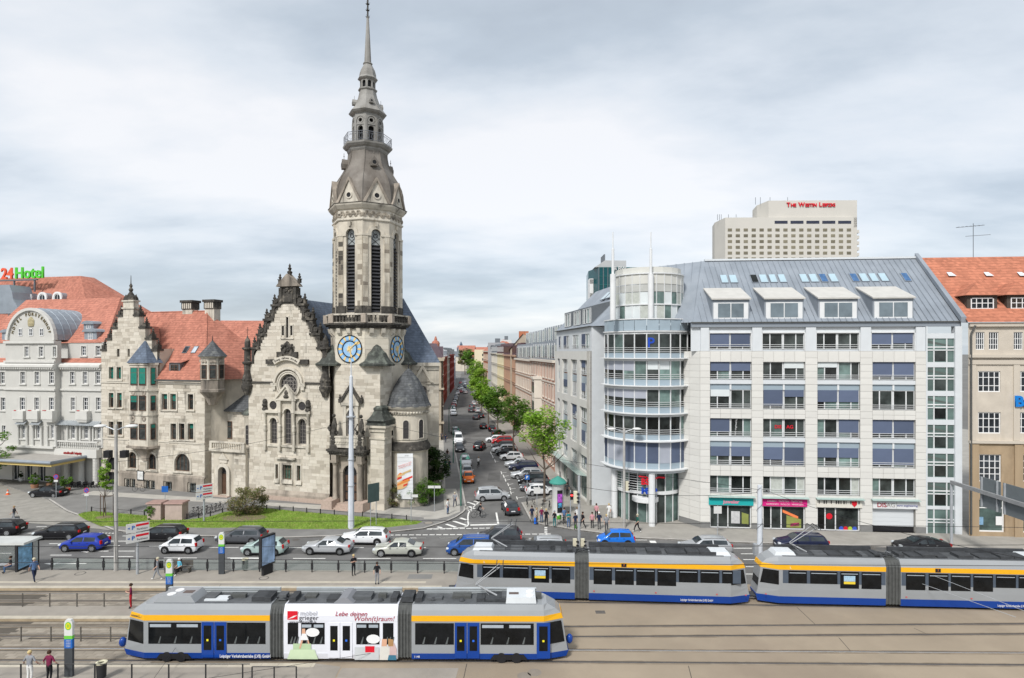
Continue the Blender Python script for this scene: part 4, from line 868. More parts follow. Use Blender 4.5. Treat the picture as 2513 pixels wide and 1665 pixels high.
# round stair turret
UC=(17.9,4.2);UR=2.42
tu=MB();tu.lathe([(UR+.15,0),(UR+.15,.9),(UR,1.1),(UR,6.6),(UR+.3,6.9),(UR+.3,7.2),(UR-.1,7.9),(UR-.1,8.15),(UR,8.2),(UR-.1,11.2),(UR+.05,11.3),(UR+.05,11.75),(UR+.35,12.0),(UR+.42,12.25),(1,12.3)],32,UC);tu.build('stair_turret',M_wall,church,35)
ld=MB();ld.lathe([(UR+.32,6.88),(UR+.34,7.22),(UR-.05,7.95),(UR-.2,7.95)],32,UC,cap=False);ld.build('turret_ledge',M_dark,church,35)
fr_=MB()
for i in range(26):a=-pi+i*pi/26*1.2;fr_.ball((UC[0]+(UR+.06)*cos(a),UC[1]+(UR+.06)*sin(a),11.5),.17,0,6,4)
fr_.build('turret_frieze',M_trim,church)
tr_=MB();tr_.loft([[(UC[0]+r*cos(pi/12+i*pi/6),UC[1]+r*sin(pi/12+i*pi/6),z)for i in range(12)]for r,z in((UR+.5,12.2),(UR+.25,12.6),(UR-.05,13.4),(UR-.55,14.5),(UR-1.2,15.6),(.35,16.6),(.15,16.8))]);tr_.build('turret_roof',M_slate2,church);MB().tube([(UC[0],UC[1],16.6),(UC[0],UC[1],17.9)],[.08,.03],6).build('turret_finial',M_blackm,church)
for a in(-pi/2+.35,-pi/2+1.15,-pi/2-.5):
 c=(UC[0]+(UR+.05)*cos(a),UC[1]+(UR+.05)*sin(a));ra=a+pi/2
 q=window(church,c[0]-.42*cos(ra),8.3,.84,2.4,c[1]-.42*sin(ra),1,1,M_trim,M_lead,.08,True,name='turret_window');q.rotation_euler=(0,0,ra)
SW.build(church,M_stone,300)
# banner on the turret
ba=-pi/2+.32;bc_=(UC[0]+(UR+.25)*cos(ba),UC[1]+(UR+.25)*sin(ba));wx,wy=CH.w(*bc_)
ban=thing('banner','tall white banner with orange and red bars hanging on the round turret','banner',(wx,wy,0),RZ+ba+pi/2)
bb_=MB();n=12
for i in range(n):
 z0,z1=1.15+5.5*i/n,1.15+5.5*(i+1)/n;y0,y1=.05*sin(i*.9),.05*sin((i+1)*.9);bb_.box(-.95,.95,y0,y0+.02,z0,z1)
bb_.build('cloth',mat('white_banner_cloth',(.78,.79,.80),.7,.03),ban)
M_or,M_rd,M_ye=mat('print_orange',(.80,.28,.07),.7,.05),mat('print_red',(.70,.06,.04),.7,.05),mat('print_peach',(.80,.52,.24),.7,.05)
def pr(pts,m,y=-.06):MB().poly([(x,y,z)for x,z in pts]).build('print',m,ban)
pr([(-.93,2.3),(-.3,2.4),(.2,2.7),(.4,3.2),(.1,3.6),(-.93,3.2)],M_ye,-.058);pr([(-.93,4.0),(-.6,4.35),(-.35,4.3),(-.25,4.05),(-.93,3.65)],M_or)
for(x0,z0,l,m)in((-.93,3.75,.9,M_ye),(-.93,3.45,.55,M_rd),(-.3,3.25,1.2,M_rd),(-.93,2.75,1.5,M_or),(-.2,2.65,.5,M_rd),(-.5,3.0,.9,M_or),(-.3,4.1,1.0,mat('print_tan',(.62,.45,.22),.7,.05))):pr([(x0,z0),(min(x0+l,.93),z0+.42*min(l,.93-x0)),(min(x0+l,.93),z0+.42*min(l,.93-x0)+.24),(x0,z0+.24)],m,-.06-random.random()*.01)
for k,s_ in enumerate(('FRANKREICH ZU GAST','HALBKUGEL IM KREIS')):text('lettering',s_,.16,M_rd,ban,(-.02,-.065,5.35-k*.24),(pi/2,-.33,0),.004)
text('lettering','gewandhaus',.1,M_black,ban,(.2,-.065,6.4),(pi/2,0,0),.003)
# ================================================================== parish house beside the church
M_tile=mat('red_roof_tiles',(.45,.185,.13),.8,.14,.9,.6,bands=(.34,.3),blotch=((.35,.13,.09),.35,.5,.78))
M_tile2=mat('orange_roof_tiles',(.46,.19,.135),.8,.12,.8,.6,bands=(.34,.28),blotch=((.39,.15,.105),.3,.5,.8))
M_zinc=mat('zinc_sheet',(.30,.335,.37),.45,.12,.7,metal=.35,stain=((.36,.39,.42),.5,.5,.8))
M_zincd=mat('dark_zinc',(.16,.175,.19),.5,.12,1,metal=.3)
M_glass=mat('window_glass',(.035,.042,.05),.06,.6,1.2,spec=.35,rnd=.5)
M_glassg=mat('greenish_glass',(.10,.15,.135),.08,.5,.8,spec=.4,rnd=.4)
M_white=mat('white_window_paint',(.72,.72,.71),.5,.04)
M_green=mat('green_blind',(.02,.17,.13),.7,.15,4,rnd=.25)
M_zgut=mat('gutter',(.09,.09,.085),.5,.1)
def rects(fr,c,L,dep=0.0):
 out=[]
 for x0,x1,y0,y1 in L:
  a,z1=fr.px(c,x0,(y0+y1)/2,dep)[0],None;b=fr.px(c,x1,(y0+y1)/2,dep)[0]
  m=(x0+x1)/2;out.append((a,b,fr.px(c,m,y1,dep)[1],fr.px(c,m,y0,dep)[1]))
 return out
def surround(mb,h,t=.2,d=.1,y=0.0,sill=True,arch=False):
 a,b,z0,z1=h[:4]
 zt=z1-(b-a)/2 if arch else z1
 mb.box(a-t,a,y-d,y+.05,z0-.02,zt);mb.box(b,b+t,y-d,y+.05,z0-.02,zt)
 if arch:arch_ring(mb,(a+b)/2,zt,(b-a)/2,(b-a)/2+t,y-d,y+.05)
 else:mb.box(a-t,b+t,y-d,y+.05,z1,z1+t)
 if sill:mb.box(a-t-.08,b+t+.08,y-d-.12,y+.05,z0-.2,z0-.02)
 return mb
PY=.6;ph=thing('parish_house','sandstone parish house with stepped gable, oriels and steep red tiled roof beside the church','house',(CH.o[0],CH.o[1],0),RZ)
PW=Courses();L0,L1,LC=-28.45,-18.3,-10.2  # left end, right end of gable part, right corner
LR=GX0-.02
wn=rects(CH,'A',[(975,1018,1098,1212),(1045,1085,1098,1212),(975,1018,1328,1458),(1050,1092,1328,1458),(1448,1498,1337,1478),(1525,1576,1337,1478),(1680,1730,1340,1478)],PY)+  rects(CH,'B',[(975,1018,310,430),(1048,1095,310,430),(1527,1577,328,472),(1603,1652,328,472),(1680,1732,328,472)],PY)
ar=[h+(True,)for h in rects(CH,'B',[(1145,1222,580,728),(1320,1398,597,740),(1563,1700,597,755)],PY)]
bs_=rects(CH,'B',[(1130,1160,825,905),(1180,1213,828,908),(1303,1337,838,915),(1352,1388,842,918),(1480,1540,850,926),(1695,1755,862,940)],PY)
bs_=[(a,b,max(z0,.12),z1)for a,b,z0,z1 in bs_]
dr=[h+(True,)for h in rects(CH,'B',[(948,1058,625,880)],PY)];dr[0]=(dr[0][0],dr[0][1],.1)+dr[0][3:]
sl=rects(CH,'A',[(1045,1068,915,1005),(1140,1160,915,1005)],PY)
w=MB();wall_open(w,L0,LC,0,15.1,[h for h in wn if h[3]<15]+ar+bs_+dr,PY,.4)
wall_open(w,L0,L1,15.1,19.3,[h for h in wn if h[3]>15]+sl,PY,.4)
steps=[(L0,L1,19.3),(-27.4,-19.25,20.85),(-26.4,-20.4,22.4),(-25.4,-21.5,24.1)]
for(a,b,z),z1 in zip(steps[1:],(0,0,0)):pass
for k in range(1,4):w.box(steps[k][0],steps[k][1],PY,PY+.8,steps[k-1][2],steps[k][2])
w.box(L0,L1,PY+.41,PY+.8,15.1,19.3);w.box(L0,L0+.02,PY,PY+14,0,19);w.box(L1-.02,L1,PY+.8,PY+3,15.1,19.3)
w.box(LC-.02,LC,PY,PY+3,0,15.1);w.box(L0,LC,PY+.9,PY+.95,0,15.1)
w.build('front_wall',M_wall,ph)
avoid=[(h[0]-.28,h[1]+.28,h[2]-.25,h[3]+.28)for h in wn+ar+dr]+[(-22.7,-18.0,5.6,17.6)]+bs_+sl
PW.lay((0,PY,0),L0,LC,2.0,15.1,avoid,h=.4,lmin=.6,lmax=1.5,seed=71)
for k,(a,b,z)in enumerate(steps):PW.lay((0,PY,0),a,b,15.1 if k==0 else steps[k-1][2],z,avoid,h=.4,lmin=.5,lmax=1.3,seed=72+k)
PW.lay((LC,PY,pi/2),0,2.8,2,15,h=.4,lmin=.5,lmax=1.1,seed=79)
for h in wn:surround(MB(),h,.2,.07,PY).build('window_surround',M_trim,ph)
for h in ar+dr:surround(MB(),h,.3,.1,PY,True,True).build('window_surround',M_trim,ph)
for h in bs_:surround(MB(),h,.14,.05,PY,False).build('window_surround',M_trim,ph)
for z,d_ in((6.55,.1),(14.5,.12)):block('string_course',ph,M_trim,L0,-22.7,PY-d_,PY,z,z+.22);block('string_course',ph,M_trim,-18.0,LC,PY-d_,PY,z,z+.22)
pl=MB();wall_open(pl,L0-.1,LC+.1,0,2.0,[(h[0]-.16,h[1]+.16,h[2],h[3]+.16)for h in bs_]+[(dr[0][0]-.3,dr[0][1]+.3,0,2.0)],PY-.22,.22);pl.prismx([(PY-.22,2.0),(PY,2.0),(PY,2.3)],L0,LC+.1);pl.build('plinth',M_base,ph)
M_dglass=mat('dim_glass',(.035,.038,.036),.12,.6,2.0,spec=.25,rnd=.5)
rb=random.Random(8)
for i,h in enumerate(wn+ar):
 W,Hh=h[1]-h[0],h[3]-h[2];o=window(ph,h[0],h[2],W,Hh,PY+.24,1 if W<1.4 else(2 if W<2 else 4),[.66],M_brown,M_dglass,.08,len(h)>4)
 if i<6 or i==11:
  f=1.0 if i in(0,1)else rb.uniform(.3,.5);block('blind',o,M_green,.06,W-.06,.02,.04,Hh*(1-f)+(.25 if f==1 else 0),Hh-.05)
for h in bs_:
 o=window(ph,h[0],h[2],h[1]-h[0],h[3]-h[2],PY+.2,2,1,mat('grey_frame',(.3,.33,.33),.6,.1),M_dglass,.06);b=MB()
 for i in range(4):x=(h[1]-h[0])*(i+.5)/4;b.tube([(x,-.2,.0),(x,-.42,.1),(x,-.46,.35),(x,-.2,.6)],.015,4)
 b.build('window_grille',M_blackm,o)
for h in sl:block('slit',ph,M_lead,h[0],h[1],PY+.25,PY+.28,h[2],h[3])
block('passage_door',ph,M_black,dr[0][0],dr[0][1],PY+.38,PY+.4,.1,dr[0][3])
# gable ornaments
for k,(a,b,z)in enumerate(steps):
 for s,x in((1,a),(-1,b)):
  nx=steps[k+1][0 if s>0 else 1]if k<3 else(x+s*1.0)
  q=MB();q.box(min(x-s*.15,nx),max(x-s*.15,nx),PY-.15,PY+.95,z-.28,z)
  q.box(min(x,x+s*.4),max(x,x+s*.4),PY+.05,PY+.75,z,z+.55);pinnacle(q,x+s*.2,PY+.4,z+.3,.75)
  cx=x+s*.42;q.prismy([(cx,z),(cx+s*.7,z),(cx+s*.7,z+.12),(cx+s*.35,z+.2),(cx+s*.1,z+.5),(cx,z+.55)][::s],PY+.15,PY+.65);q.build('gable_step',M_dark,ph,30)
gx=-23.45;q=MB();q.box(gx-.95,gx+.95,PY,PY+.8,24.1,26.0);q.box(gx-1.15,gx+1.15,PY-.15,PY+.95,24.9,25.1);q.box(gx-1.1,gx+1.1,PY-.15,PY+.95,25.9,26.1);q.build('gable_crown',M_trim,ph)
q=MB();q.prismy([(gx-1.0,26.1)]+[(gx+.95*cos(t),26.15+.75*sin(t))for t in[pi-i*pi/8 for i in range(9)]]+[(gx+1.0,26.1)],PY,PY+.8);pinnacle(q,gx-.95,PY+.4,26.1,.6);pinnacle(q,gx+.95,PY+.4,26.1,.6)
q.lathe([(.45,26.85),(.3,27.1),(.18,27.3),(.3,27.6),(.14,27.9),(.22,28.15),(.06,28.5),(.03,29.6)],8,(gx,PY+.4));q.build('crown_top',M_dark,ph,30)
# projecting bay on a corbel with its slate spire
BX0,BX1,BY=-22.55,-18.15,-.5
bpoly=[(BX0,PY),(BX0+.55,BY),(BX1-.55,BY),(BX1,PY)]
b=MB();b.prism(bpoly,5.9,17.3);b.prism([(BX0-.15,PY),(BX0+.5,BY-.15),(BX1-.5,BY-.15),(BX1+.15,PY)],17.1,17.4);b.prism([(BX0-.15,PY),(BX0+.5,BY-.15),(BX1-.5,BY-.15),(BX1+.15,PY)],13.55,13.8);b.prism([(BX0-.1,PY),(BX0+.5,BY-.12),(BX1-.5,BY-.12),(BX1+.1,PY)],10.2,10.4);b.build('bay',M_trim,ph)
b=MB();b.prism([(BX0-.35,PY),(BX0+.4,BY-.35),(BX1-.4,BY-.35),(BX1+.35,PY)],5.75,6.05);b.loft([[(x,y,z)for x,y in((-20.35-r,PY),(-20.35-r*.75,PY-r*.5),(-20.35+r*.75,PY-r*.5),(-20.35+r,PY))]for r,z in((.5,3.9),(.7,4.6),(1.3,5.3),(2.2,5.75))]);b.build('bay_corbel',M_base,ph)
cx=(BX0+BX1)/2;b=MB();base=[(BX0-.3,PY+.6),(BX0+.4,BY-.3),(BX1-.4,BY-.3),(BX1+.3,PY+.6)]
b.loft([[(cx+(x-cx)*k,.6+(y-.6)*k,z)for x,y in base]for k,z in((1,17.38),(.8,18.0),(.5,19.0),(.06,20.4))]);b.build('bay_roof',M_slate,ph)
for(p,q_,n)in((bpoly[1],bpoly[2],2),(bpoly[0],bpoly[1],1),(bpoly[2],bpoly[3],1)):
 a=atan2(q_[1]-p[1],q_[0]-p[0]);l=hypot(q_[0]-p[0],q_[1]-p[1]);ww=(l-.3*(n+1))/n
 for z0,z1,fl in((14.35,16.75,1),(10.9,12.95,.55),(6.95,9.1,.35)):
  for i in range(n):
   t=.3+i*(ww+.3);o=window(ph,p[0]+t*cos(a)+.1*sin(a),z0,ww,z1-z0,p[1]+t*sin(a)-.1*cos(a),1,[.7],M_brown,M_dglass,.07);o.rotation_euler=(0,0,a)
   if not(n==2 and i==1 and z0<14):block('blind',o,M_green,.06,ww-.06,.02,.04,(z1-z0)*(1-fl)+.2,z1-z0-.05)
for z in(9.55,13.1):
 for x in(-21.3,-19.4):m3=MB();arch_ring(m3,x,z+.25,.15,.38,BY-.06,BY,0,0,2*pi,10);m3.build('relief_panel',M_base,ph)
# roof: front slope, hip, cross roof behind the gable
zr,ze,yr=24.9,15.15,7.6
r=MB();r.poly([(L1+.05,PY-.25,ze),(LC+.3,PY-.25,ze),(-16.6,yr,zr),(L1+.05,yr,zr)]);r.poly([(LC+.3,PY-.25,ze),(-4.2,10,ze),(-16.6,yr,zr)]);w=MB();w.prism([(LC,PY+1),(-4.6,10),(LC,12)],0,15.1);w.build('side_wall',M_wall,ph)
r.poly([(L1-.8,PY+.8,17.2),(-23.45,PY+.8,22.6),(-23.45,5.6,22.6),(L1-.8,2.0,17.2)]);r.poly([(L0+.8,PY+.8,17.2),(L0+.8,2.0,17.2),(-23.45,5.6,22.6),(-23.45,PY+.8,22.6)]);r.poly([(L0+.5,PY+.9,16.6),(L1+.1,PY+.9,16.6),(L1+.1,yr,zr),(L0+.5,yr,zr)]);r.poly([(-30,yr,zr),(-16.6,yr,zr),(-12,14,15),(-30,14,15)])
r.build('tiled_roof',M_tile,ph);b=MB();b.tube([(L1,PY-.4,15.0),(LC+.4,PY-.4,15.0),(LC+.45,3.4,15.0)],.12,6);b.tube([(LC+.1,PY+2.6,14.9),(LC+.1,PY+2.6,0.2)],.07,5);b.build('gutter',M_zgut,ph)
for a,b_ in(((L1,yr,zr),(-16.6,yr,zr)),((-16.6,yr,zr),(LC+.3,PY-.25,ze)),((L0+.5,yr,zr),(L1,yr,zr))):MB().tube([a,b_],.11,6).build('ridge_tiles',M_tile,ph)
for x,z,wdt in((-20.0,24.2,1.8),(-15.9,21,1.7)):
 c=MB();y=yr+.3;c.box(x-wdt/2,x+wdt/2,y-.6,y+.6,z,25.7 if z>23 else 25.2);o=c.build('chimney',M_trim,ph);c=MB();c.box(x-wdt/2-.1,x+wdt/2+.1,y-.7,y+.7,25.2,26.2);c.box(x-wdt/2-.25,x+wdt/2+.25,y-.85,y+.85,26.2,26.55);c.build('chimney_head',M_dark,o)
 for i in range(5):block('flue_pier',o,M_trim,x-wdt/2+.1+i*(wdt-.4)/4,x-wdt/2+.3+i*(wdt-.4)/4,y-.73,y-.69,25.3,26.1)
def on_roof(x,z):return PY-.25+(z-ze)/(zr-ze)*(yr-PY+.25)
sk_=atan2(zr-ze,yr-PY+.25)
def skylight(x,z,w_=.8,h_=1.1,m=M_glass):
 o=MB().box(-w_/2,w_/2,0,h_,0,.08).build('roof_window',M_zincd,ph,loc=(x,on_roof(x,z),z));o.rotation_euler=(sk_,0,0);MB().poly([(-w_/2+.08,.08,.085),(w_/2-.08,.08,.085),(w_/2-.08,h_-.08,.085),(-w_/2+.08,h_-.08,.085)]).build('pane',m,o)
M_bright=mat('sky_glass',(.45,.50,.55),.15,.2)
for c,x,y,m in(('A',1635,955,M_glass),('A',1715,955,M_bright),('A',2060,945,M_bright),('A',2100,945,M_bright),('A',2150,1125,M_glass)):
 xx,z=CH.px(c,x,y,PY+2.2)
 if xx<-12:skylight(xx,z-.3,.8,1.2,m)
d=MB();dx_,dz_=CH.px('A',1560,1180,1.2);d.box(dx_-.95,dx_+.95,1.2,4.0,dz_,dz_+1.95);do=d.build('dormer',M_zincd,ph);MB().add([(dx_-1.2,1.0,dz_+1.85),(dx_+1.2,1.0,dz_+1.85),(dx_+1.9,4.6,dz_+3.0),(dx_-.6,4.6,dz_+3.0)],[(0,1,2,3)]).build('dormer_roof',M_tile,do);window(do,dx_-.65,dz_+.15,1.3,1.45,1.15,2,[.6],M_brown,M_dglass,.08)
# corner oriel turret
OC=(LC+.75,PY+.55);OR=1.52
oc8=lambda r,z:[(OC[0]+r*cos(pi/8+i*pi/4),OC[1]+r*sin(pi/8+i*pi/4),z)for i in range(8)]
b=MB();b.loft([oc8(.5,11.8),oc8(1.0,12.8),oc8(1.65,13.6),oc8(1.65,13.9),oc8(1.52,14.0),oc8(1.52,15.1),oc8(1.6,15.2)]);b.build('oriel_base',M_base,ph)
b=MB();b.loft([oc8(OR,15.2),oc8(OR,18.0),oc8(OR+.3,18.25),oc8(OR+.3,18.35)]);b.build('oriel_wall',M_trim,ph)
MB().loft([oc8(OR+.45,18.3),oc8(OR-.2,19.0),oc8(.85,19.5),oc8(.06,20.4)]).build('oriel_roof',M_slate2,ph);MB().tube([(OC[0],OC[1],20.3),(OC[0],OC[1],21.1)],[.08,.02],6).build('oriel_finial',M_blackm,ph)
for k in range(-2,2):
 a=-pi/2+k*pi/4+(pi/4 if k<0 else pi/4);apo=OR*cos(pi/8)+.09;c=(OC[0]+apo*cos(a),OC[1]+apo*sin(a));ra=a+pi/2
 o=window(ph,c[0]-.42*cos(ra),15.35,.84,1.85,c[1]-.42*sin(ra),1,[.65],M_brown,M_dglass,.07);o.rotation_euler=(0,0,ra);m3=MB();arch_ring(m3,.42,2.15,.1,.42,-.06,.05);m3.build('arch_relief',M_base,o)
# link with entrance, balcony and stair turret
KY=3.4
b=MB();b.box(LC,LR+1.4,KY,KY+5,0,11.0);b.box(LC,-7.7,KY-2.9,KY,0,5.9)if 0 else None;b.build('link_wall',M_wall,ph);PW.lay((0,KY,0),LC+.2,LR+1.3,7.2,10.8,h=.4,seed=81)
b=MB();b.poly([(LC,KY-.35,11.0),(LR+2.4,KY-.35,11.0),(LR+2.4,KY+3.6,14.6),(LC+2.0,KY+3.6,14.6)]);b.poly([(LC,KY-.35,11.0),(LC+2.0,KY+3.6,14.6),(LC,KY+3.6,11.0)]);b.box(LC,LR+2.2,KY-.45,KY-.2,10.75,11.0);b.build('link_roof',M_slate2,ph)
px0,px1=-8.5,LR-.05
b=MB();dd=rects(CH,'B',[(1962,2038,715,938)],0.0)[0];dd=(dd[0],dd[1],.25,3.95,True);wall_open(b,px0,px1,0,6.0,[dd],0.0,.5);b.box(px0,px0+.02,0,KY,0,6);b.box(px0,px1,.5,KY,5.8,6.0);b.box(px1,px1+.02,0,KY,0,6);b.build('porch',M_wall,ph);PW.lay((0,0,0),px0,px1,.3,5.8,[(dd[0]-.9,dd[1]+.9,0,6)],h=.45,seed=82)
cx=(dd[0]+dd[1])/2;b=MB();surround(b,dd,.45,.3,0,False,True);b.prismy([(cx-.8,4.9),(cx+.8,4.9),(cx,5.75)],-.25,0);b.box(cx-.6,cx+.6,-.15,0,4.45,4.9);b.build('porch_surround',M_trim,ph,30)
o=block('porch_door',ph,M_wood,dd[0],dd[1],.42,.46,.25,2.9);block('fanlight',ph,M_lead,dd[0],dd[1],.44,.47,2.95,3.95);block('doorstep',ph,M_granite,dd[0]-.5,dd[1]+.5,-.7,.3,0,.24)
bx_=MB().lathe([(.11,6.35),(.06,6.5),(.12,6.75),(.05,6.95),(.1,7.05)],7).mesh('baluster',M_trim,30);b=MB();b.box(px0-.15,px1+.15,-.35,.1,5.95,6.3);b.box(px0-.1,px1+.1,-.32,.0,7.05,7.25);b.box(px0-.1,px0+.3,-.32,.0,6.3,7.05);b.box(px1-.3,px1+.1,-.32,0,6.3,7.05);b.build('balcony',M_trim,ph)
for i in range(13):link('baluster',bx_,ph,(px0+.5+i*(px1-px0-1.0)/12,-.16,0))
SC=(LR-.35,1.9);b=MB();b.lathe([(1.35,0),(1.35,2.7),(1.15,3.0),(1.15,10.2),(1.35,10.5),(1.3,10.9)],18,SC);b.build('stair_turret',M_wall,ph,35);MB().lathe([(1.5,10.7),(1.5,10.95),(.05,12.2)],18,SC).build('turret_cap',M_cap,ph,35)
for z0,z1 in((6.9,9.4),(3.6,5.1),(1.3,2.2)):q=window(ph,SC[0]-.25,z0,.5,z1-z0,SC[1]-1.28,1,4,M_bar,M_lead,.05,z0>6)
o=window(ph,-9.2,7.0,.95,2.4,KY-.1,1,[.7],M_brown,M_dglass,.08)
PW.build(ph,M_stone,300)
bd=thing('notice_board','framed notice board with a poster on the parish house plinth','notice board',CH.w(*((CH.px('B',1253,825,.3)[0],.3)))+(0,),RZ);block('frame',bd,M_black,-.62,.62,0,.06,1.15,2.5);block('poster',bd,mat('poster_pale',(.6,.6,.58),.6,.3,3),-.5,.5,-.006,.001,1.28,2.4)
# ================================================================== grand hotel on the left
HT=Fr(-58.3,84.5,-13);M_cream=mat('cream_render',(.52,.51,.475),.85,.06,.6,.1,12);M_creamd=mat('cream_moulding',(.57,.56,.525),.8,.06,1)
ht=thing('grand_hotel','cream four storey hotel with barrel-arched zinc gable and red mansard roof','hotel',(HT.o[0],HT.o[1],0),HT.a)
PVY=-.8;PL,PR,HL=-16.45,-7.35,-24.0
A4=[(222,258),(350,388),(475,505)];A3=[(185,225),(313,352),(442,483)];A2=[(180,225),(310,350),(440,482)];A1=[(195,228),(325,357),(455,485)]
wp=rects(HT,'A',[(a,b,915,1003)for a,b in A4]+[(a,b,1140,1245)for a,b in A3]+[(a,b,1370,1480)for a,b in A2],PVY)+rects(HT,'B',[(a,b,342,460)for a,b in A1],PVY)
ws=rects(HT,'A',[(665,707,910,995),(795,838,908,994),(95,130,918,1000)]+[(a,b,1140,1245)for a,b in((628,668),(742,780),(855,897),(5,45))]+[(a,b,1370,1482)for a,b in((635,672),(745,788),(860,900),(10,50))],0)+rects(HT,'B',[(a,b,345,463)for a,b in((635,672),(750,790),(865,900),(20,60))],0)
w=MB();wall_open(w,PR,0,5.2,17.0,[h for h in ws if h[3]<17 and h[0]>PR],0,.25);wall_open(w,HL,PL,5.2,17.0,[h for h in ws if h[3]<17 and h[1]<PL],0,.25);wall_open(w,PL,PR,5.2,20.5,wp,PVY,.25)
for x in(PL,PR):w.box(x-.01,x+.01,PVY,.1,5.2,20.5)
wall_open(w,PR,-.6,17.9,20.2,[h for h in ws if h[3]>17.5 and h[0]>PR],1.1,.25);wall_open(w,HL,PL,17.9,20.2,[h for h in ws if h[3]>17.5 and h[1]<PL],1.1,.25);w.box(-.02,0,0,10,0,17);w.build('facade',M_cream,ht)
gw=MB();acx,ahw=(PL+PR)/2+.6,4.0;ahw=(PR-PL)/2-.45;acx=(PL+PR)/2
gw.prismy([(acx-ahw,20.4)]+[(acx+ahw*cos(t),20.6+4.3*sin(t))for t in[pi-i*pi/18 for i in range(19)]]+[(acx+ahw,20.4)],PVY+.15,PVY+.5);gw.build('arched_gable',M_cream,ht)
m3=MB();ring=[(acx+(ahw+.0)*cos(t),20.6+4.3*sin(t))for t in[pi*i/18 for i in range(19)]];r2=[(acx+(ahw+.4)*cos(t),20.6+4.7*sin(t))for t in[pi*i/18 for i in range(19)]]
for i in range(18):m3.prismy([ring[i],r2[i],r2[i+1],ring[i+1]],PVY-.1,PVY+.5)
m3.build('gable_rim',M_creamd,ht)
bz=MB()
for i in range(18):bz.add([(r2[i][0],PVY+.4,r2[i][1]),(r2[i+1][0],PVY+.4,r2[i+1][1]),(r2[i+1][0],9.5,r2[i+1][1]),(r2[i][0],9.5,r2[i][1])],[(0,1,2,3)])
bz.build('barrel_roof',M_zinc,ht)
for k in range(8):
 y=.6+k*1.15;sm=MB();sm.tube([(acx+(ahw+.42)*cos(t),y,20.6+4.72*sin(t))for t in[pi*i/14 for i in range(15)]],.045,4);sm.build('roof_seam',M_zinc,ht)
for i,ch in enumerate('HOTEL FÜRSTENHOF'):
 if ch==' ':continue
 a=radians(162-144*i/15);text('letter',ch,.62,mat('bronze_letters',(.16,.13,.07),.5,.2),ht,(acx+(ahw-.55)*cos(a),PVY+.1,20.6+3.75*sin(a)),(pi/2,-(a-pi/2),0),.03,bold=.012)
m3=MB();m3.lathe([(.5,0),(.6,.3),(.6,.9),(.3,1.2),(.15,1.4)],8,(acx,PVY+.1),sy=.25);m3.v=[(x,y,z+22.6)for x,y,z in m3.v];m3.build('coat_of_arms',mat('arms',(.38,.33,.2),.7,.3,4),ht)
for x in(acx-1.95,acx,acx+1.95):window(ht,x-.36,21.2,.72,1.1,PVY+.08,2,2,M_white,M_glass,.09)
for h in wp+ws:window(ht,h[0],h[2],h[1]-h[0],h[3]-h[2],(PVY if h in wp else(1.1 if h[3]>17.5 else 0))+.12,2,[.36,.68],M_white,M_glass,.09)
for x0,x1,y in((HL,PL,0),(PR,0,0),(PL-.1,PR+.1,PVY)):
 co=MB()
 co.box(x0,x1,y-.22,y+.06,13.3,13.55);co.box(x0,x1,y-.5,y+.06,16.65,16.95);co.box(x0,x1,y-.3,y+.06,16.35,16.65);co.prismx([(y-.5,16.95),(y+.06,16.95),(y+.06,17.3)],x0,x1)
 n=int((x1-x0)/.4);[co.box(x0+i*.4,x0+i*.4+.2,y-.42,y,16.45,16.62)for i in range(n)]
 co.box(x0,x1,y-.45,y+.02,5.0,5.3)
 if y:co.box(x0,x1,y-.3,y+.05,20.1,20.45);co.box(x0,x1,y-.25,y+.05,17.3,17.6)
 co.build('cornice',M_creamd,ht)
[surround(MB(),h,.18,.06,PVY if h in wp else(1.1 if h[3]>17.5 else 0)).build('window_surround',M_creamd,ht)for h in wp+ws]
for h in wp[6:9]+[ws[8]]:  # flower balconies
 y=PVY if h in wp else 0;cx=(h[0]+h[1])/2;b=MB();b.box(cx-1.0,cx+1.0,y-.75,y,h[2]-1.3,h[2]-.1);b.taper(cx-.8,cx+.8,y-.6,y,h[2]-1.7,h[2]-1.3,-.15,-.1);o=b.build('balcony',M_creamd,ht)
 f=MB();[f.ball((cx-.7+random.random()*.5,y-.7,h[2]-.05),.09,0,5,3)for _ in range(7)];f.build('red_flowers',mat('red_flowers',(.45,.03,.03),.8,.3,8),o)
M_aw=mat('grey_awning',(.30,.32,.33),.7,.15,3)
for x0,x1 in[(h[0]-.55,h[1]+.55)for h in wp[9:12]]+[(PR+.3,-.1)]:
 y=PVY if x1<PR else 0;n=max(4,int((x1-x0)/.35))
 for i in range(n):a,b_=x0+(x1-x0)*i/n,x0+(x1-x0)*(i+1)/n;MB().add([(a,y-.7,8.35),(b_,y-.7,8.35),(b_,y,8.95),(a,y,8.95),((a+b_)/2,y-.78,8.45),((a+b_)/2,y,9.02)],[(0,4,5,3),(4,1,2,5)]).build('awning_segment',M_aw,ht)
for h in wp[9:12]+ws[-4:-1]:
 y=PVY if h in wp else 0
 for x in(h[0]-.45,h[1]+.45):MB().lathe([(.2,5.3),(.16,5.5),(.15,8.0),(.22,8.2)],8,(x,y-.15)).build('column',M_creamd,ht,True)
bl=MB().lathe([(.1,5.3),(.05,5.5),(.11,5.75),(.05,6.0)],6).mesh('baluster',M_creamd,30);x=PR+.3
for i in range(20):link('baluster',bl,ht,(PR+.4+i*.36,-.75,0))
block('balustrade_rail',ht,M_creamd,PR,.1,-.9,-.6,6.0,6.2);block('terrace',ht,M_creamd,PR,.1,-1.0,0,3.9,5.05)
text('sign','stadtcafé leipzig',.5,mat('red_letters',(.30,.02,.02),.5,.1),ht,(-4.0,-1.04,4.5),depth=.03,bold=.01)
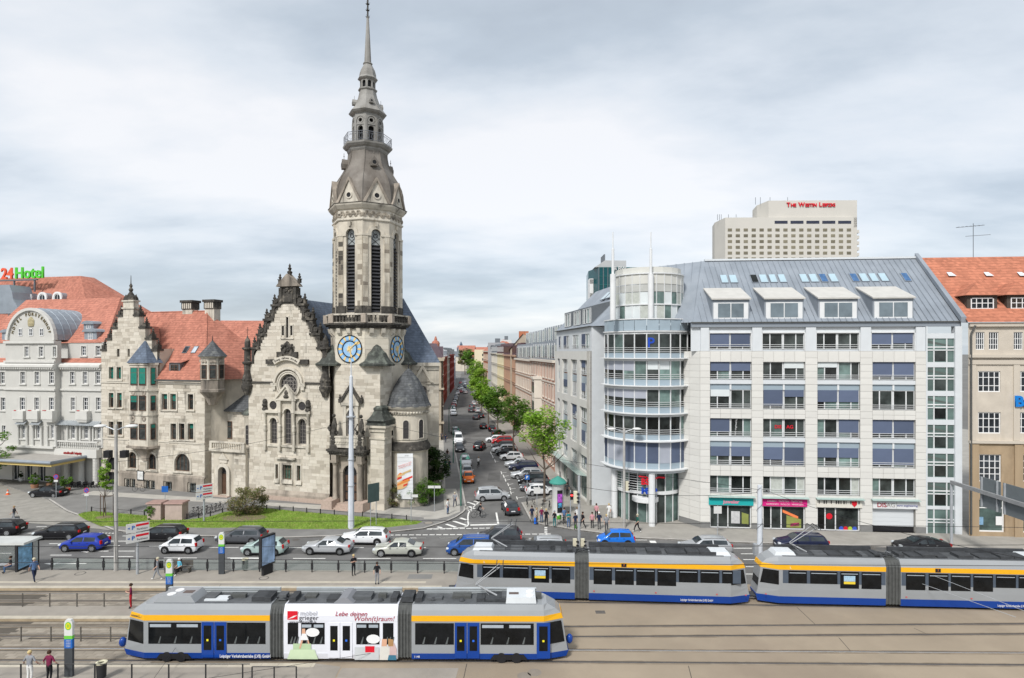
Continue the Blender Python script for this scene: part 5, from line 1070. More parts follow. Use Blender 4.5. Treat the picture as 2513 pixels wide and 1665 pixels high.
g_=MB();doors=rects(HT,'B',[(610,640,620,830),(735,765,630,830),(855,880,640,830)],0);doors=[(a,b,.1,z1,True)for a,b,z0,z1 in doors]
wall_open(g_,PR,0,0,5.2,doors,0,.3);dl=[(acx-1.4+i*2.4-1.9,acx-1.4+i*2.4-.6,.1,3.3)for i in range(3)];wall_open(g_,HL,PR,0,5.2,dl,PVY,.3);g_.build('ground_floor',M_cream,ht)
for h in doors:window(ht,h[0],.1,h[1]-h[0],h[3]-.1,.2,2,3,M_white,M_glass,.08,True)
for h in dl:window(ht,h[0],.1,h[1]-h[0],h[3]-.1,PVY+.2,2,[.7],M_white,M_glass,.08,name='entrance')
for x in(-5.5,-3.0,-.45):MB().lathe([(.5,0),(.5,.4),(.42,.5)]+[(q,.5+k*.42+j)for k in range(8)for q,j in((.4,0),(.4,.36),(.36,.39))]+[(.5,3.9)],12,(x,-.55)).build('rusticated_column',M_creamd,ht,30)
rf=MB();rf.poly([(HL,-.05,17.0),(0,-.05,17.0),(0,1.1,17.95),(HL,1.1,17.95)]);rf.poly([(HL,.9,20.3),(-.4,.9,20.3),(-5.2,8,27.4),(HL,8,27.4)]);rf.poly([(-.4,.9,20.3),(-.4,16,20.3),(-5.2,8,27.4)]);rf.build('tiled_roof',M_tile2,ht)
for x,z,w_ in((-3.5,21.0,2.2),(-5.2,22.2,1.8),(-19.0,21.0,2.0)):
 y=.9+(z-20.3)*1.0-.3;o=MB().box(x-w_/2,x+w_/2,y,y+3,z-.5,z+.8).build('dormer',M_zinc,ht);m3=MB();m3.prismy([(x-w_/2-.2,z+.8)]+[(x+(w_/2+.2)*cos(t),z+.8+.5*sin(t))for t in[pi-i*pi/6 for i in range(7)]],y-.25,y+3);m3.build('dormer_roof',M_zinc,o);window(o,x-.4,z-.35,.8,1.05,y-.03,2,2,M_white,M_glass,.08)
# entrance canopy
cn=thing('entrance_canopy','flat grey canopy with gold edge over the hotel entrance','canopy',HT.w(-12,-5.5)+(0,),HT.a);x1=HT.px('B',490,600,-5.5)[0]+12
MB().prism([(-12,-.5),(x1,-.5),(x1,4.6),(-12,4.6)],3.95,4.15).build('deck',mat('canopy_felt',(.36,.34,.31),.9,.1),cn);MB().tube([(-12,-.5,4.1),(x1,-.5,4.1),(x1,4.6,4.1)],.22,8).build('rim',M_zinc,cn);block('soffit',cn,mat('gold_edge',(.55,.42,.16),.5,.2,2),-12,x1-.1,-.4,4.5,3.55,3.95)
# ================================================================== roofs behind
bk=thing('rear_hotel_block','larger hotel block behind with high red roof and round white dormers','hotel',(-85,112,0),radians(-12));BK=Fr(-85,112,-12)
q=[BK.px('A',*p,6)for p in((0,290),(720,283),(985,470),(1100,640),(0,640))]
xr=q[1][0];zr_=q[1][1];b=MB();b.box(-60,q[2][0]+8,0,18,0,22);b.build('walls',M_cream,bk)
b=MB();xe=q[2][0]+3.5;b.poly([(-60,6,zr_),(xr,6,zr_),(xe+.5,-1.0,20.5),(-60,-1.0,20.5)]);b.poly([(xr,6,zr_),(xr,9,zr_),(xe+9,17,20.5),(xe+.5,-1,20.5)]);b.build('tiled_roof',M_tile2,bk)
for row in(((245,480),(380,478),(515,475)),((120,598),(258,596),(398,585))):
 for px_,py_ in row:
  yy=2.6 if py_<550 else .4;X,Z=BK.px('A',px_,py_,yy);m3=MB();m3.prismy([(X-.95,Z-1.1)]+[(X+.95*cos(t),Z+1.0*sin(t))for t in[pi-i*pi/8 for i in range(9)]]+[(X+.95,Z-1.1)],yy,yy+3.5);o=m3.build('round_dormer',M_zinc,bk);m3=MB();arch_ring(m3,X,Z,.75,1.12,yy-.15,yy+.1);m3.box(X-1.12,X-.75,yy-.15,yy,Z-1.2,Z);m3.box(X+.75,X+1.12,yy-.15,yy,Z-1.2,Z);m3.build('dormer_frame',M_white,o);window(o,X-.7,Z-1.1,1.4,1.8,yy-.08,2,3,M_white,M_glass,.1,True)
X,Z=BK.px('A',50,450,-2);b=MB();b.prismy([(X-4,Z-3.5),(X-4,Z+2),(X-.4,Z+2),(X+.2,Z+.6),(X+.5,Z-.8),(X+1.6,Z-2.4),(X+1.6,Z-3.5)],-1,3);b.build('zinc_pavilion_roof',M_zinc,bk)
sg=thing('rooftop_sign','rooftop sign with red numerals and green letters reading 24 Hotel','sign',BK.w(0,3)+(0,),BK.a);X,Z=BK.px('A',10,268,3);X2,Z2=BK.px('A',330,305,3)
M_sr,M_sg=mat('sign_red',(.75,.12,.06),.5,.05),mat('sign_green',(.10,.52,.05),.5,.05)
text('numerals','24',3.0,M_sr,sg,(X+1.55,0,Z),depth=.15,bold=.06);text('letters','Hotel',3.1,M_sg,sg,(X+7.0,0,Z),depth=.15,bold=.06);block('rail',sg,M_zincd,X-6,X2,-.1,.3,Z2-.35,Z2-.1)
for x in(X-1,X+3,X+8):block('support',sg,M_zincd,x,x+.25,0,.25,Z2-2.6,Z2-.3)
RB=Fr(-46,96,-17);rbk=thing('rear_red_roof_house','house with low red tiled roof seen between parish house and church','house',(-46,96,0),RB.a)
a,za=RB.px('A',1900,670,8);b_,zb_=RB.px('A',2290,690,8);b=MB();b.box(a-12,b_+8,.5,16,0,18.5);b.build('walls',M_cream,rbk);MB().add([(a-12,-.2,18.4),(b_+8,-.2,18.4),(b_+8,8,zb_),(a-12,8,za)],[(0,1,2,3)]).build('tiled_roof',M_tile,rbk)
# ================================================================== office block with glazed corner drum
M_clad=mat('cladding_stone',(.64,.627,.588),.8,.05,.7,.08,20,rnd=.035);M_cladj=mat('cladding_joint',(.36,.35,.32),.9,.1)
M_lgrey=mat('pale_grey_metal',(.60,.625,.64),.45,.05,1);M_metal=mat('white_metal',(.68,.69,.69),.4,.05,1);M_spand=mat('blue_grey_panel',(.30,.37,.42),.3,.06,.6,spec=.6)
M_gbase=mat('grey_base_stone',(.20,.20,.195),.7,.15,1.5);M_blindb=mat('blue_blind',(.10,.125,.19),.7,.12,.5,rnd=.22);M_blindw=mat('pale_blind',(.62,.66,.66),.7,.06,1);M_blindg=mat('grey_blind',(.36,.38,.43),.7,.08,.5)
M_room=mat('office_glass',(.030,.036,.034),.05,.9,.5,spec=.35,rnd=.7);M_roomg=mat('green_office_glass',(.115,.17,.155),.08,.6,.6,spec=.45,rnd=.4);M_cas=mat('curtain',(.45,.47,.43),.8,.15,3)
M_roofz=mat('standing_seam_zinc',(.265,.295,.33),.5,.10,.5,metal=.25,stain=((.33,.36,.395),.4,.45,.75))
OF=Fr(20.1,63.5,-5.0);of=thing('office_building','pale stone office block with grey metal roof and round glazed corner drum','office building',(20.1,63.5,0),OF.a)
COLS=[(1.05,5.35),(6.54,10.83),(12.06,16.35),(17.58,21.84)];ROWS=[(3.81,5.72),(6.79,8.8),(9.84,11.83),(12.82,14.88),(15.94,17.85)]
opn=[(a,b,z0,z1)for a,b in COLS for z0,z1 in((.12,3.4),(3.81,5.72),(6.79,11.83),(12.82,17.85))]
w=MB();wall_open(w,0,22.94,0,18.98,opn,.06,.35);w.poly([(0,.06,0),(0,.06,19),(-.9,3.2,19),(-.9,3.2,0)]);w.build('front_wall',M_cladj,of)
npan=0
def panels(x0,x1,z0,z1,nx,nz,m=M_clad,y=0.0,par=None):
 for i in range(nx):
  for j in range(nz):
   block('cladding_panel',par or of,m,x0+(x1-x0)*i/nx+.012,x0+(x1-x0)*(i+1)/nx-.012,y,y+.058,z0+(z1-z0)*j/nz+.012,z0+(z1-z0)*(j+1)/nz-.012)
piers=[(0,1.05),(5.35,6.54),(10.83,12.06),(16.35,17.58),(21.84,22.94)]
for a,b in piers:panels(a,b,.75,18.98,1,26);panels(a,b,0,.75,1,1,M_gbase,-.03)
for a,b in COLS:
 for z0,z1 in((5.72,6.79),(11.83,12.82),(17.85,18.98)):panels(a,b,z0,z1,4,2 if z1<18 else 1)
 panels(a,b,3.4,3.81,4,1)
FR=(0,.19,.485,.515,.81,1.0)
def owin(par,x,z,w_,h_,y,l,r,rail=True,glass=(0,0,0,0)):
 """one office window: frame, four panes, blinds, safety rails"""
 f=MB();t=.05
 for q in FR:f.box(max(0,q*w_-t),min(w_,q*w_+t),0,.1,0,h_)
 f.box(0,w_,0,.1,0,.06);f.box(0,w_,0,.1,h_-.06,h_);o=f.build('window',M_metal,par,loc=(x,y,z))
 for i,(a,b)in enumerate(((0,.19),(.19,.5),(.5,.81),(.81,1))):
  g=(M_room,M_roomg,M_cas)[glass[i]];MB().poly([(a*w_+.02,.07,.03),(b*w_-.02,.07,.03),(b*w_-.02,.07,h_-.03),(a*w_+.02,.07,h_-.03)]).build('pane',g,o)
 for(a,b),f_ in(((.02,.48),l),((.52,.98),r)):
  if f_:block('blind',o,M_blindb if f_>0 else M_blindw,a*w_,b*w_,-.06,-.03,h_*(1-abs(f_)),h_)
 if rail:
  for k in range(3):block('rail',o,M_metal,0,w_,-.1,-.07,.12+k*.2,.16+k*.2)
 return o
BL={4:[(.5,.5),(0,-.35),(-.3,0),(.78,.78)],3:[(-.35,0),(.8,.35),(.6,.6),(0,0)],2:[(.75,0),(0,0),(0,.7),(.72,.75)],1:[(.5,.5),(.65,.9),(.5,.5),(.82,.82)],0:[(0,0)]*4}
rg=random.Random(12)
for ri,(z0,z1)in enumerate(ROWS):
 for ci,(a,b)in enumerate(COLS):
  gl=[rg.choice((0,0,0,0,1))for _ in range(4)]
  if ri==0:gl=[rg.choice((0,0,0,1,2))for _ in range(4)]
  owin(of,a,z0,b-a,z1-z0,.25,*BL[ri][ci],glass=gl)
  if ri in(1,3):
   block('spandrel_panel',of,M_spand,a,b-.0,.22,.26,z1,z1+.62);block('spandrel_ledge',of,M_lgrey,a,b,.05,.3,z1+.62,ROWS[ri+1][0]-.02);block('spandrel_post',of,M_metal,(a+b)/2-.09,(a+b)/2+.09,.12,.24,z1,z1+.64)
# top storey of pale metal
w=MB();wall_open(w,-.9,22.94,18.98,21.55,[(a,b,19.14,20.9)for a,b in COLS],.35,.25);w.build('top_storey',M_lgrey,of)
for a,b in piers:block('pilaster',of,M_lgrey,a+.1,b-.1,.1,.34,19.0,21.5)
for ci,(a,b)in enumerate(COLS):
 f=MB();f.box(a-.12,a,.2,.5,19.0,21.05);f.box(b,b+.12,.2,.5,19.0,21.05);f.box(a-.12,b+.12,.2,.5,20.9,21.05);f.build('window_frame',M_metal,of);owin(of,a,19.14,b-a,1.76,.4,*[(.82,.82),(0,0),(0,0),(.72,.62)][ci])
block('parapet',of,M_roofz,-.9,26.3,.05,.5,21.55,22.0);block('gutter',of,M_zgut,-.9,26.3,-.12,.3,22.0,22.1)
# stair glazing at the right end
sx0,sx1=22.94,25.67;w=MB();w.box(sx1,26.35,-.05,.6,0,21.55);w.box(22.85,22.98,-.05,.4,0,21.55);w.build('stair_frame',M_lgrey,of)
zl=[0]+[2.95+2.98*k for k in range(6)]
for k,z in enumerate(zl):
 h_=2.45 if k else 2.6;o=block('stair_glazing',of,M_roomg,sx0+.05,sx1,.2,.24,z,z+h_);block('spandrel_panel',of,M_lgrey,sx0,sx1,.1,.22,z+h_,z+(2.98 if k else 2.95));f=MB()
 for q in(.28,.74):f.box(sx0+(sx1-sx0)*q-.05,sx0+(sx1-sx0)*q+.05,.12,.2,z,z+h_)
 f.box(sx0,sx1,.12,.2,z+1.2,z+1.3);f.box(sx0,sx1,.14,.19,z+1.5,z+1.62);f.build('glazing_bars',M_metal,of);
 if k:MB().add([(sx0+.1,.185,z+2.3),(sx0+.1,.185,z+2.0),(sx1-.4,.185,z+1.62),(sx1-.4,.185,z+1.75)],[(0,1,2,3)]).build('stair_flight',mat('stair_grey',(.10,.12,.11),.6,.1),of);MB().box(sx0+.85,sx1-.8,.18,.195,z+.1,z+1.15).build('opening_pane',M_room,of)
# shop fronts
M_teal,M_mag=mat('teal_sign',(.02,.36,.36),.5,.05),mat('magenta_sign',(.62,.02,.20),.5,.05);M_red=mat('red_paint',(.62,.015,.03),.5,.05);M_redd=mat('dark_red_letters',(.35,.02,.04),.5,.05)
for ci,(a,b)in enumerate(COLS):
 if ci<3:
  f=MB();[f.box(q-.05,q+.05,.2,.32,.12,2.6)for q in(a+.05,a+.85,a+1.9,b-.05)];f.box(a,b,.2,.32,.12,.22);f.box(a,b,.2,.32,2.5,2.65);f.build('shop_frame',M_metal,of)
  for q0,q1 in((a,a+.85),(a+.85,a+1.9),(a+1.9,b)):MB().poly([(q0,.28,.15),(q1,.28,.15),(q1,.28,2.6),(q0,.28,2.6)]).build('shop_pane',M_room,of)
 MB().add([(a-.2,.3,3.65),(b+.3,.3,3.65),(b+.3,-.5,3.52),(a-.2,-.5,3.52),(a-.2,.3,3.62),(b+.3,.3,3.62),(b+.3,-.5,3.49),(a-.2,-.5,3.49)],[(0,3,2,1),(4,5,6,7),(2,3,7,6)]).build('glass_canopy',mat('canopy_glass',(.33,.43,.40),.15,.1),of)
 sgm=(M_teal,M_mag,mat('cream_sign',(.66,.63,.56),.6,.05),M_metal)[ci];o=block('shop_sign',of,sgm,a-.15 if ci!=3 else a,b+.15,-.12,.1,2.62,3.36)
 cx=(a+b)/2
 if ci==0:text('sign_text','Juwelier',.5,mat('pink_letters',(.7,.25,.35),.5,.05),of,(cx,-.14,2.98),depth=.01,bold=.015)
 if ci==1:text('sign_text','FARBEN · TAPETEN · TEPPICHE',.26,mat('pale_pink_letters',(.8,.6,.68),.5,.05),of,(cx,-.14,3.15),depth=.01);text('sign_text','GARDINEN · ROLLOS · MARKISEN',.25,MATS['pale_pink_letters'],of,(cx,-.14,2.83),depth=.01)
 if ci==2:
  r2_=random.Random(3);x=a+.1
  while x<b-.2:
   wk=r2_.choice((.06,.09,.12));block('sign_key',of,M_black,x,x+wk,-.14,-.12,3.0,3.34);x+=wk+r2_.choice((.12,.2,.4))
  m3=MB();m3.prismy([(b-.9,3.3),(b-.4,3.3),(b-.4,3.0),(b-.65,2.7),(b-.9,3.0)],-.17,-.13);m3.build('red_emblem',M_red,of)
 if ci==3:text('sign_text','DIS',.66,M_redd,of,(a+.85,-.14,2.98),depth=.01,bold=.01);text('sign_text','AG',.62,mat('grey_letters',(.32,.3,.28),.5,.05),of,(a+1.75,-.14,2.98),depth=.01);block('sign_divider',of,M_cladj,a+2.3,a+2.33,-.135,-.12,2.65,3.33);text('sign_text','euro engineering',.3,mat('navy_letters',(.05,.06,.25),.5,.05),of,(a+3.35,-.14,2.98),depth=.01,shear=.2)
a,b=COLS[3]
for k in range(4):block('garage_door_panel',of,M_lgrey,a+.05,b-.05,.3,.34,.7+k*.46,.7+k*.46+.45)
block('garage_opening',of,M_black,a,b,.36,.4,.1,.75)
for ci,(x,z,r,m)in enumerate(((13.35,1.6,.32,M_red),(14.55,.35,.22,mat('blue_disc',(.05,.1,.5),.5,.05)),(15.0,.35,.22,M_red),(15.45,.35,.22,mat('lime_disc',(.35,.5,.05),.5,.05)),(15.9,.35,.22,MATS['blue_disc']))):MB().poly([(x+r*cos(i*pi/9),.25,z+r*sin(i*pi/9))for i in range(18)]).build('window_sticker',m,of)
for pts,m in(([(8.6,1.9),(10.2,1.2),(10.2,1.5),(8.6,2.2)],mat('orange_neon',(.8,.22,.08),.5,.05)),([(9.4,.4),(10.3,.5),(10.3,.85),(9.4,.75)],MATS['magenta_sign']),([(9.0,.3),(10.5,.3),(10.5,1.2),(9.0,1.6)],mat('olive_poster',(.25,.28,.08),.6,.1)),([(3.3,.6),(4.2,.6),(4.2,1.9),(3.3,1.9)],mat('white_display',(.5,.5,.5),.6,.2)),([(4.4,.6),(5.1,.5),(5.1,1.6),(4.4,1.8)],MATS['olive_poster'])):MB().poly([(x,.252,z)for x,z in pts]).build('window_poster',m,of)
text('window_text','DIS',.5,M_red,of,(8.15,.26,10.95),depth=.005,bold=.01);text('window_text','AG',.5,M_red,of,(9.35,.26,10.95),depth=.005,bold=.01)
o=text('window_text','euro engineering',.26,M_metal,of,(3.75,.18,10.9),depth=.005);o.rotation_euler=(pi/2,-pi/2+.08,0)
# roof with seams, skylights and four dormers
RY,RZt=8.0,29.8;ry=lambda z:.1+(z-22.05)/(RZt-22.05)*(RY-.1)
HX=2.4;w=MB();w.poly([(-.5,.1,22.08),(26.3,.1,22.08),(26.3,RY,RZt),(HX,RY,RZt)]);w.poly([(HX,RY,RZt),(26.3,RY,RZt),(26.3,RY+8,22),(HX,RY+8,22)]);w.build('zinc_roof',M_roofz,of)
sl_=hypot(RY-.1,RZt-22.08)
for i in range(42):
 x=.2+i*.62;zt=RZt if x>HX else 22.08+(x+.5)/(HX+.5)*(RZt-22.08);y1=ry(zt)
 m3=MB();m3.add([(x-.025,.1,22.1),(x+.025,.1,22.1),(x+.025,y1,zt+.03),(x-.025,y1,zt+.03),(x,.06,22.17),(x,y1,zt+.1)],[(0,4,5,3),(4,1,2,5)]);m3.build('roof_seam',M_roofz,of)
block('ridge_cap',of,M_lgrey,HX-.1,26.3,RY-.2,RY+.3,RZt-.02,RZt+.2)
MB().add([(26.1,-.3,21.9),(26.75,-.3,21.9),(26.6,RY,RZt+.1),(26.2,RY,RZt+.1),(26.1,-.3,22.5),(26.6,-.3,22.5),(26.6,RY,RZt+.6),(26.2,RY,RZt+.6)],[(0,1,5,4),(4,5,6,7),(0,4,7,3),(1,2,6,5)]).build('fire_wall',M_roofz,of)
tilt=atan2(RZt-22.08,RY-.1);M_skyl=mat('roof_light_glass',(.38,.50,.56),.12,.15,.4);M_skyd=mat('roof_light_blue',(.06,.13,.26),.1,.3)
for xs,dk in(((250,300,312,366),(0,0)),((460,510,522,576,590,640,655,705),(2,0,0,0)),((805,858,870,926,942,992,1008,1062),(0,0,1,0)),((1158,1208,1222,1276,1290,1342,1358,1412),(1,0,0,0)),((1518,1566),(1,))):
 for i in range(len(xs)//2):
  (x0,z1),(x1,_)=OF.px('R',xs[2*i],192,5.4),OF.px('R',xs[2*i+1],192,5.4);zc=26.75
  o=MB().box(0,x1-x0,0,1.5,0,.1).build('roof_light',M_roofz,of,loc=(x0,ry(zc)-.02,zc));o.rotation_euler=(tilt,0,0);MB().poly([(.06,.06,.105),(x1-x0-.06,.06,.105),(x1-x0-.06,1.44,.105),(.06,1.44,.105)]).build('pane',(M_skyl,M_skyd,M_room)[dk[i]],o)
for xa,xb in((190,452),(555,830),(930,1208),(1310,1595)):
 x0,x1=OF.px('R',xa,460,.6)[0],OF.px('R',xb,460,.6)[0];zt=24.55;yf=.55
 d=MB();d.prismx([(yf,22.35),(yf,zt),(ry(25.9),25.9),(ry(22.35)+.3,22.35)],x0,x1);o=d.build('dormer',M_roofz,of);MB().add([(x0-.1,yf-.25,zt-.05),(x1+.1,yf-.25,zt-.05),(x1+.1,ry(26.0),26.0),(x0-.1,ry(26.0),26.0),(x0-.1,yf-.25,zt+.1),(x1+.1,yf-.25,zt+.1),(x1+.1,ry(26.0),26.15),(x0-.1,ry(26.0),26.15)],[(4,5,6,7),(0,1,5,4),(0,4,7,3),(1,2,6,5)]).build('dormer_roof',mat('pale_zinc',(.50,.485,.45),.6,.08,1),o)
 f=MB();W_=x1-x0;f.box(x0+.15,x1-.15,yf-.06,yf,22.45,24.2);f.build('dormer_front',M_metal,o);
 for q0,q1 in((x0+.62,x0+W_/2-.05),(x0+W_/2+.05,x1-.62)):MB().poly([(q0,yf-.08,22.6),(q1,yf-.08,22.6),(q1,yf-.08,24.1),(q0,yf-.08,24.1)]).build('dormer_pane',mat('dormer_glass',(.16,.20,.225),.06,.3,.4,spec=.5),o)
# --- street side
S0,S1=(9.5,72.6),(6.7,92.5);SFr=Fr(S1[0],S1[1],degrees_:=math.degrees(atan2(S0[1]-S1[1],S0[0]-S1[0])));sl=hypot(S0[0]-S1[0],S0[1]-S1[1])
so=thing('street_wing','wing of the pale office block along the side street with tall window bays','office building',(S1[0],S1[1],0),SFr.a)
sc=[(SFr.px('S',a,450,0)[0],SFr.px('S',b,450,0)[0])for a,b in((1153,1210),(1087,1132),(1022,1063),(988,1005))]
sc=[c for c in sc if c[1]<sl];
w=MB();wall_open(w,0,sl,0,18.98,[(a,b,z0,z1)for a,b in sc for z0,z1 in((.3,3.4),(3.81,5.72),(6.79,11.83),(12.82,17.85))],0,.4);w.build('side_wall',M_clad,so)
w=MB();wall_open(w,0,sl,18.98,22,[(a,b,19.3,21.2)for a,b in sc],.25,.3);w.poly([(sl,.25,0),(sl,2.9,0),(sl,2.9,22),(sl,.25,22)]);w.build('side_top_storey',M_lgrey,so)
for a,b in sc:
 for ri,(z0,z1)in enumerate(ROWS+[(19.3,21.2)]):
  owin(so,a,z0,b-a,z1-z0,.3,rg.choice((0,.5,.8,0)),rg.choice((0,.5,0)),glass=[rg.choice((0,1))for _ in range(4)])
  if ri in(1,3):block('spandrel_panel',so,M_spand,a,b,.26,.3,z1,z1+.9)
 block('shop_pane',so,M_roomg,a,b,.3,.34,.3,3.4);block('base_panel',so,M_gbase,b+.02,b+.9,-.03,.0,0,1.0)
MB().add([(0,-1.3,3.7),(sl-1,-1.3,3.7),(sl-1,0,3.45),(0,0,3.45)],[(0,1,2,3)]).build('glass_canopy',MATS['canopy_glass'],so)
ey=6.5;w=MB();w.poly([(0,.1,22.05),(sl,.1,22.05),(sl-1.0,ey,28.3),(0,ey,28.3)]);w.poly([(sl,.1,22.05),(sl+3.4,3.0,22.05),(sl+1.5,ey+3,28.3),(sl-1.0,ey,28.3)]);w.poly([(0,.1,22),(0,ey,28.3),(0,14,22)]);w.build('zinc_roof',M_roofz,so);block('gutter',so,M_zgut,0,sl,-.1,.3,22.0,22.08)
for a,b in sc[:3]:
 o=MB().prismx([(.5,22.2),(.5,24.6),(3.6,25.4),(3.6,22.2)],a-.4,b+.4).build('dormer',M_zincd,so);owin(o,a,22.5,b-a,1.9,.42,0,0,False,(1,0,1,0))
for x in(sl-7,sl-4.6,sl-2.4):o=MB().box(0,1.9,0,1.6,0,.1).build('roof_light',M_roofz,so,loc=(x-1.5,3.8,25.9));o.rotation_euler=(.77,0,0);MB().poly([(.08,.08,.105),(1.82,.08,.105),(1.82,1.52,.105),(.08,1.52,.105)]).build('pane',M_skyl,o)
# stone wall between the street side and the drum
c0,c1=S0,(11.5,74.3);wa=atan2(c1[1]-c0[1],c1[0]-c0[0]);wl=hypot(c1[0]-c0[0],c1[1]-c0[1])
ow=link('return_wall',MB().box(0,wl,.06,.5,0,19).mesh('return_wall',M_cladj),so);ow.parent=of;ow.location=OF.inv(*c0)+(0,);ow.rotation_euler=(0,0,wa-OF.a)
for k in range(26):block('cladding_panel',ow,M_clad,.012,wl-.012,0,.06,.75+k*.7+.01,.75+k*.7+.69)
for k in range(2):
 for j in range(2):block('name_plates',ow,mat('plate_glass',(.40,.41,.40),.2,.15,1.2),.25+k*1.15,1.2+k*1.15,-.06,-.02,1.0+j*1.25,2.1+j*1.25)
# --- glazed corner drum
DC=OF.inv(15.8,69.2);DR=5.0
def darc(r,z,n=24,a0=radians(180),a1=radians(385)):return[(DC[0]+r*cos(a0+(a1-a0)*i/n),DC[1]+r*sin(a0+(a1-a0)*i/n),z)for i in range(n+1)]
A0,A1,NF=radians(186),radians(366),12
def facet(i,r,z0,z1,m,name,inset=0.0,par=of,n=NF):
 a,b=A0+(A1-A0)*i/n,A0+(A1-A0)*(i+1)/n;p,q=(DC[0]+r*cos(a),DC[1]+r*sin(a)),(DC[0]+r*cos(b),DC[1]+r*sin(b));e=inset
 p,q=(p[0]+(q[0]-p[0])*e,p[1]+(q[1]-p[1])*e),(q[0]+(p[0]-q[0])*e,q[1]+(p[1]-q[1])*e)
 return MB().poly([(p[0],p[1],z0),(q[0],q[1],z0),(q[0],q[1],z1),(p[0],p[1],z1)]).build(name,m,par)
def ringband(name,r0,r1,z0,z1,m,n=24,a0=A0,a1=A1):
 b=MB();P=[darc(r,z,n,a0,a1)for r,z in((r0,z0),(r1,z0),(r1,z1),(r0,z1))];b.loft([[P[k][i]for k in range(4)]for i in range(n+1)]);return b.build(name,m,of)
floors=[(18.8,20.85,18.2),(15.9,17.9,15.2),(12.9,14.8,12.2),(9.9,11.85,9.25),(6.85,9.05,6.15)]
for k,(z0,z1,zs_)in enumerate(floors):
 ringband('slab_edge',DR-.6,DR+.05,z1,z1+.3,M_metal,12);ringband('sunshade',DR+.02,DR+.6,zs_-.05,zs_+.05,M_metal,12);ringband('ledge',DR-.3,DR+.12,zs_-.15,zs_,M_metal,12)
 for i in range(NF):
  facet(i,DR,zs_+.05,z0,M_spand,'spandrel_panel')
  if k==4:facet(i,DR+.03,z0,z1,M_blindg if i in(1,2,6)else M_blindb,'blind',.03)
  else:
   facet(i,DR-.02,z0,z1,(M_room,M_roomg,M_room,M_room)[rg.randrange(4)],'pane')
   if(k==1 and i<4)or(k==2 and i<5):facet(i,DR+.03,z0+(.95 if i>2 else 1.0),z1,M_blindg,'blind',.03)
   if k==1 and i in(5,6):facet(i,DR-.01,z0+1.1,z1,M_blindw,'blind',.08)
  a=A0+(A1-A0)*i/NF;MB().tube([(DC[0]+(DR+.02)*cos(a),DC[1]+(DR+.02)*sin(a),zs_),(DC[0]+(DR+.02)*cos(a),DC[1]+(DR+.02)*sin(a),z1+.1)],.07,4).build('mullion',M_metal,of)
 if k<4:
  for q in range(3):b=MB();b.tube(darc(DR+.1,z0+.12+q*.22,12,A0,A1),.022,4);b.build('rail',M_metal,of)
ringband('fascia',DR-.1,DR+.15,5.75,6.15,M_lgrey);ringband('soffit',1.0,DR,5.7,5.76,M_lgrey,12)
text('window_letter','P',1.5,mat('blue_letters',(.02,.07,.42),.5,.05),of,(DC[0]-.35,DC[1]-DR-.02,19.85),(pi/2,0,-.07),.02,bold=.03)
for i in range(NF):facet(i,DR+.05,21.25,22.45,M_spand,'parapet_glass',.02)
ringband('parapet_rail',DR-.02,DR+.12,22.45,22.55,M_metal);ringband('parapet_foot',DR-.3,DR+.2,21.1,21.22,M_metal);MB().poly(darc(DR,21.3,24,0,2*pi)[:-1]).build('terrace_floor',M_lgrey,of)
DU=4.0  # set-back upper drum
for z0,z1,m,nm in((22.5,24.1,M_roomg,'pane'),(24.2,25.5,M_roomg,'pane'),(25.55,26.35,mat('frosted_glass',(.45,.455,.43),.4,.1,1),'frosted_pane'),(26.4,27.5,mat('drum_panel',(.58,.575,.53),.5,.06,.6),'drum_panel')):
 for i in range(14):
  mm=m if m is not M_roomg else rg.choice((M_roomg,M_cas,M_blindw,M_roomg));facet(i,DU,z0,z1,mm,nm,.01,n=14)
for i in range(15):a=A0+(A1-A0)*i/14;MB().tube([(DC[0]+DU*cos(a),DC[1]+DU*sin(a),22.4),(DC[0]+DU*cos(a),DC[1]+DU*sin(a),27.5)],.05,4).build('mullion',M_metal,of)
ringband('drum_ring',DU-.2,DU+.12,27.5,27.62,M_metal);ringband('drum_ring',DU-.2,DU+.1,24.08,24.22,M_metal);ringband('drum_cap',.5,DU-.25,27.6,28.3,MATS['drum_panel'],20,0,2*pi)
for gx in(565,930):
 X,Y=OF.inv(*at('G',gx,700,65.0)[:2]);MB().lathe([(.32,22.4),(.32,27.4),(.15,27.45),(.15,30.2),(.07,30.25),(.06,32.0)],10,(X,Y)).build('flag_mast',M_metal,of,40)
# entrance under the drum
for gx,gy in((940,1375),(580,1290)):X,Y=OF.inv(*gnd('H',gx,gy,.12));MB().lathe([(.36,.1),(.36,5.8)],16,(X,Y)).build('column',M_metal,of,40)
for i in range(NF):
 for z0,z1 in((.15,3.2),(3.5,5.7)):facet(i,3.9,z0,z1,M_roomg if(i*7+int(z0))%3 else M_room,'entrance_pane',.02)
 a=A0+(A1-A0)*i/NF;MB().tube([(DC[0]+3.92*cos(a),DC[1]+3.92*sin(a),.1),(DC[0]+3.92*cos(a),DC[1]+3.92*sin(a),5.7)],.06,4).build('mullion',M_metal,of)
ringband('entrance_band',3.7,4.05,3.2,3.55,M_metal);dca=radians(258);X,Y=DC[0]+3.6*cos(dca),DC[1]+3.6*sin(dca);MB().lathe([(1.35,2.45),(1.45,2.5),(1.45,2.95),(1.3,3.0)],20,(X,Y)).build('revolving_door_drum',M_metal,of,40)
for q in range(8):b=MB();b.tube(darc(DR-.55,3.6+q*.27,8,radians(205),radians(272)),.025,4);b.build('sign_rail',M_metal,of)
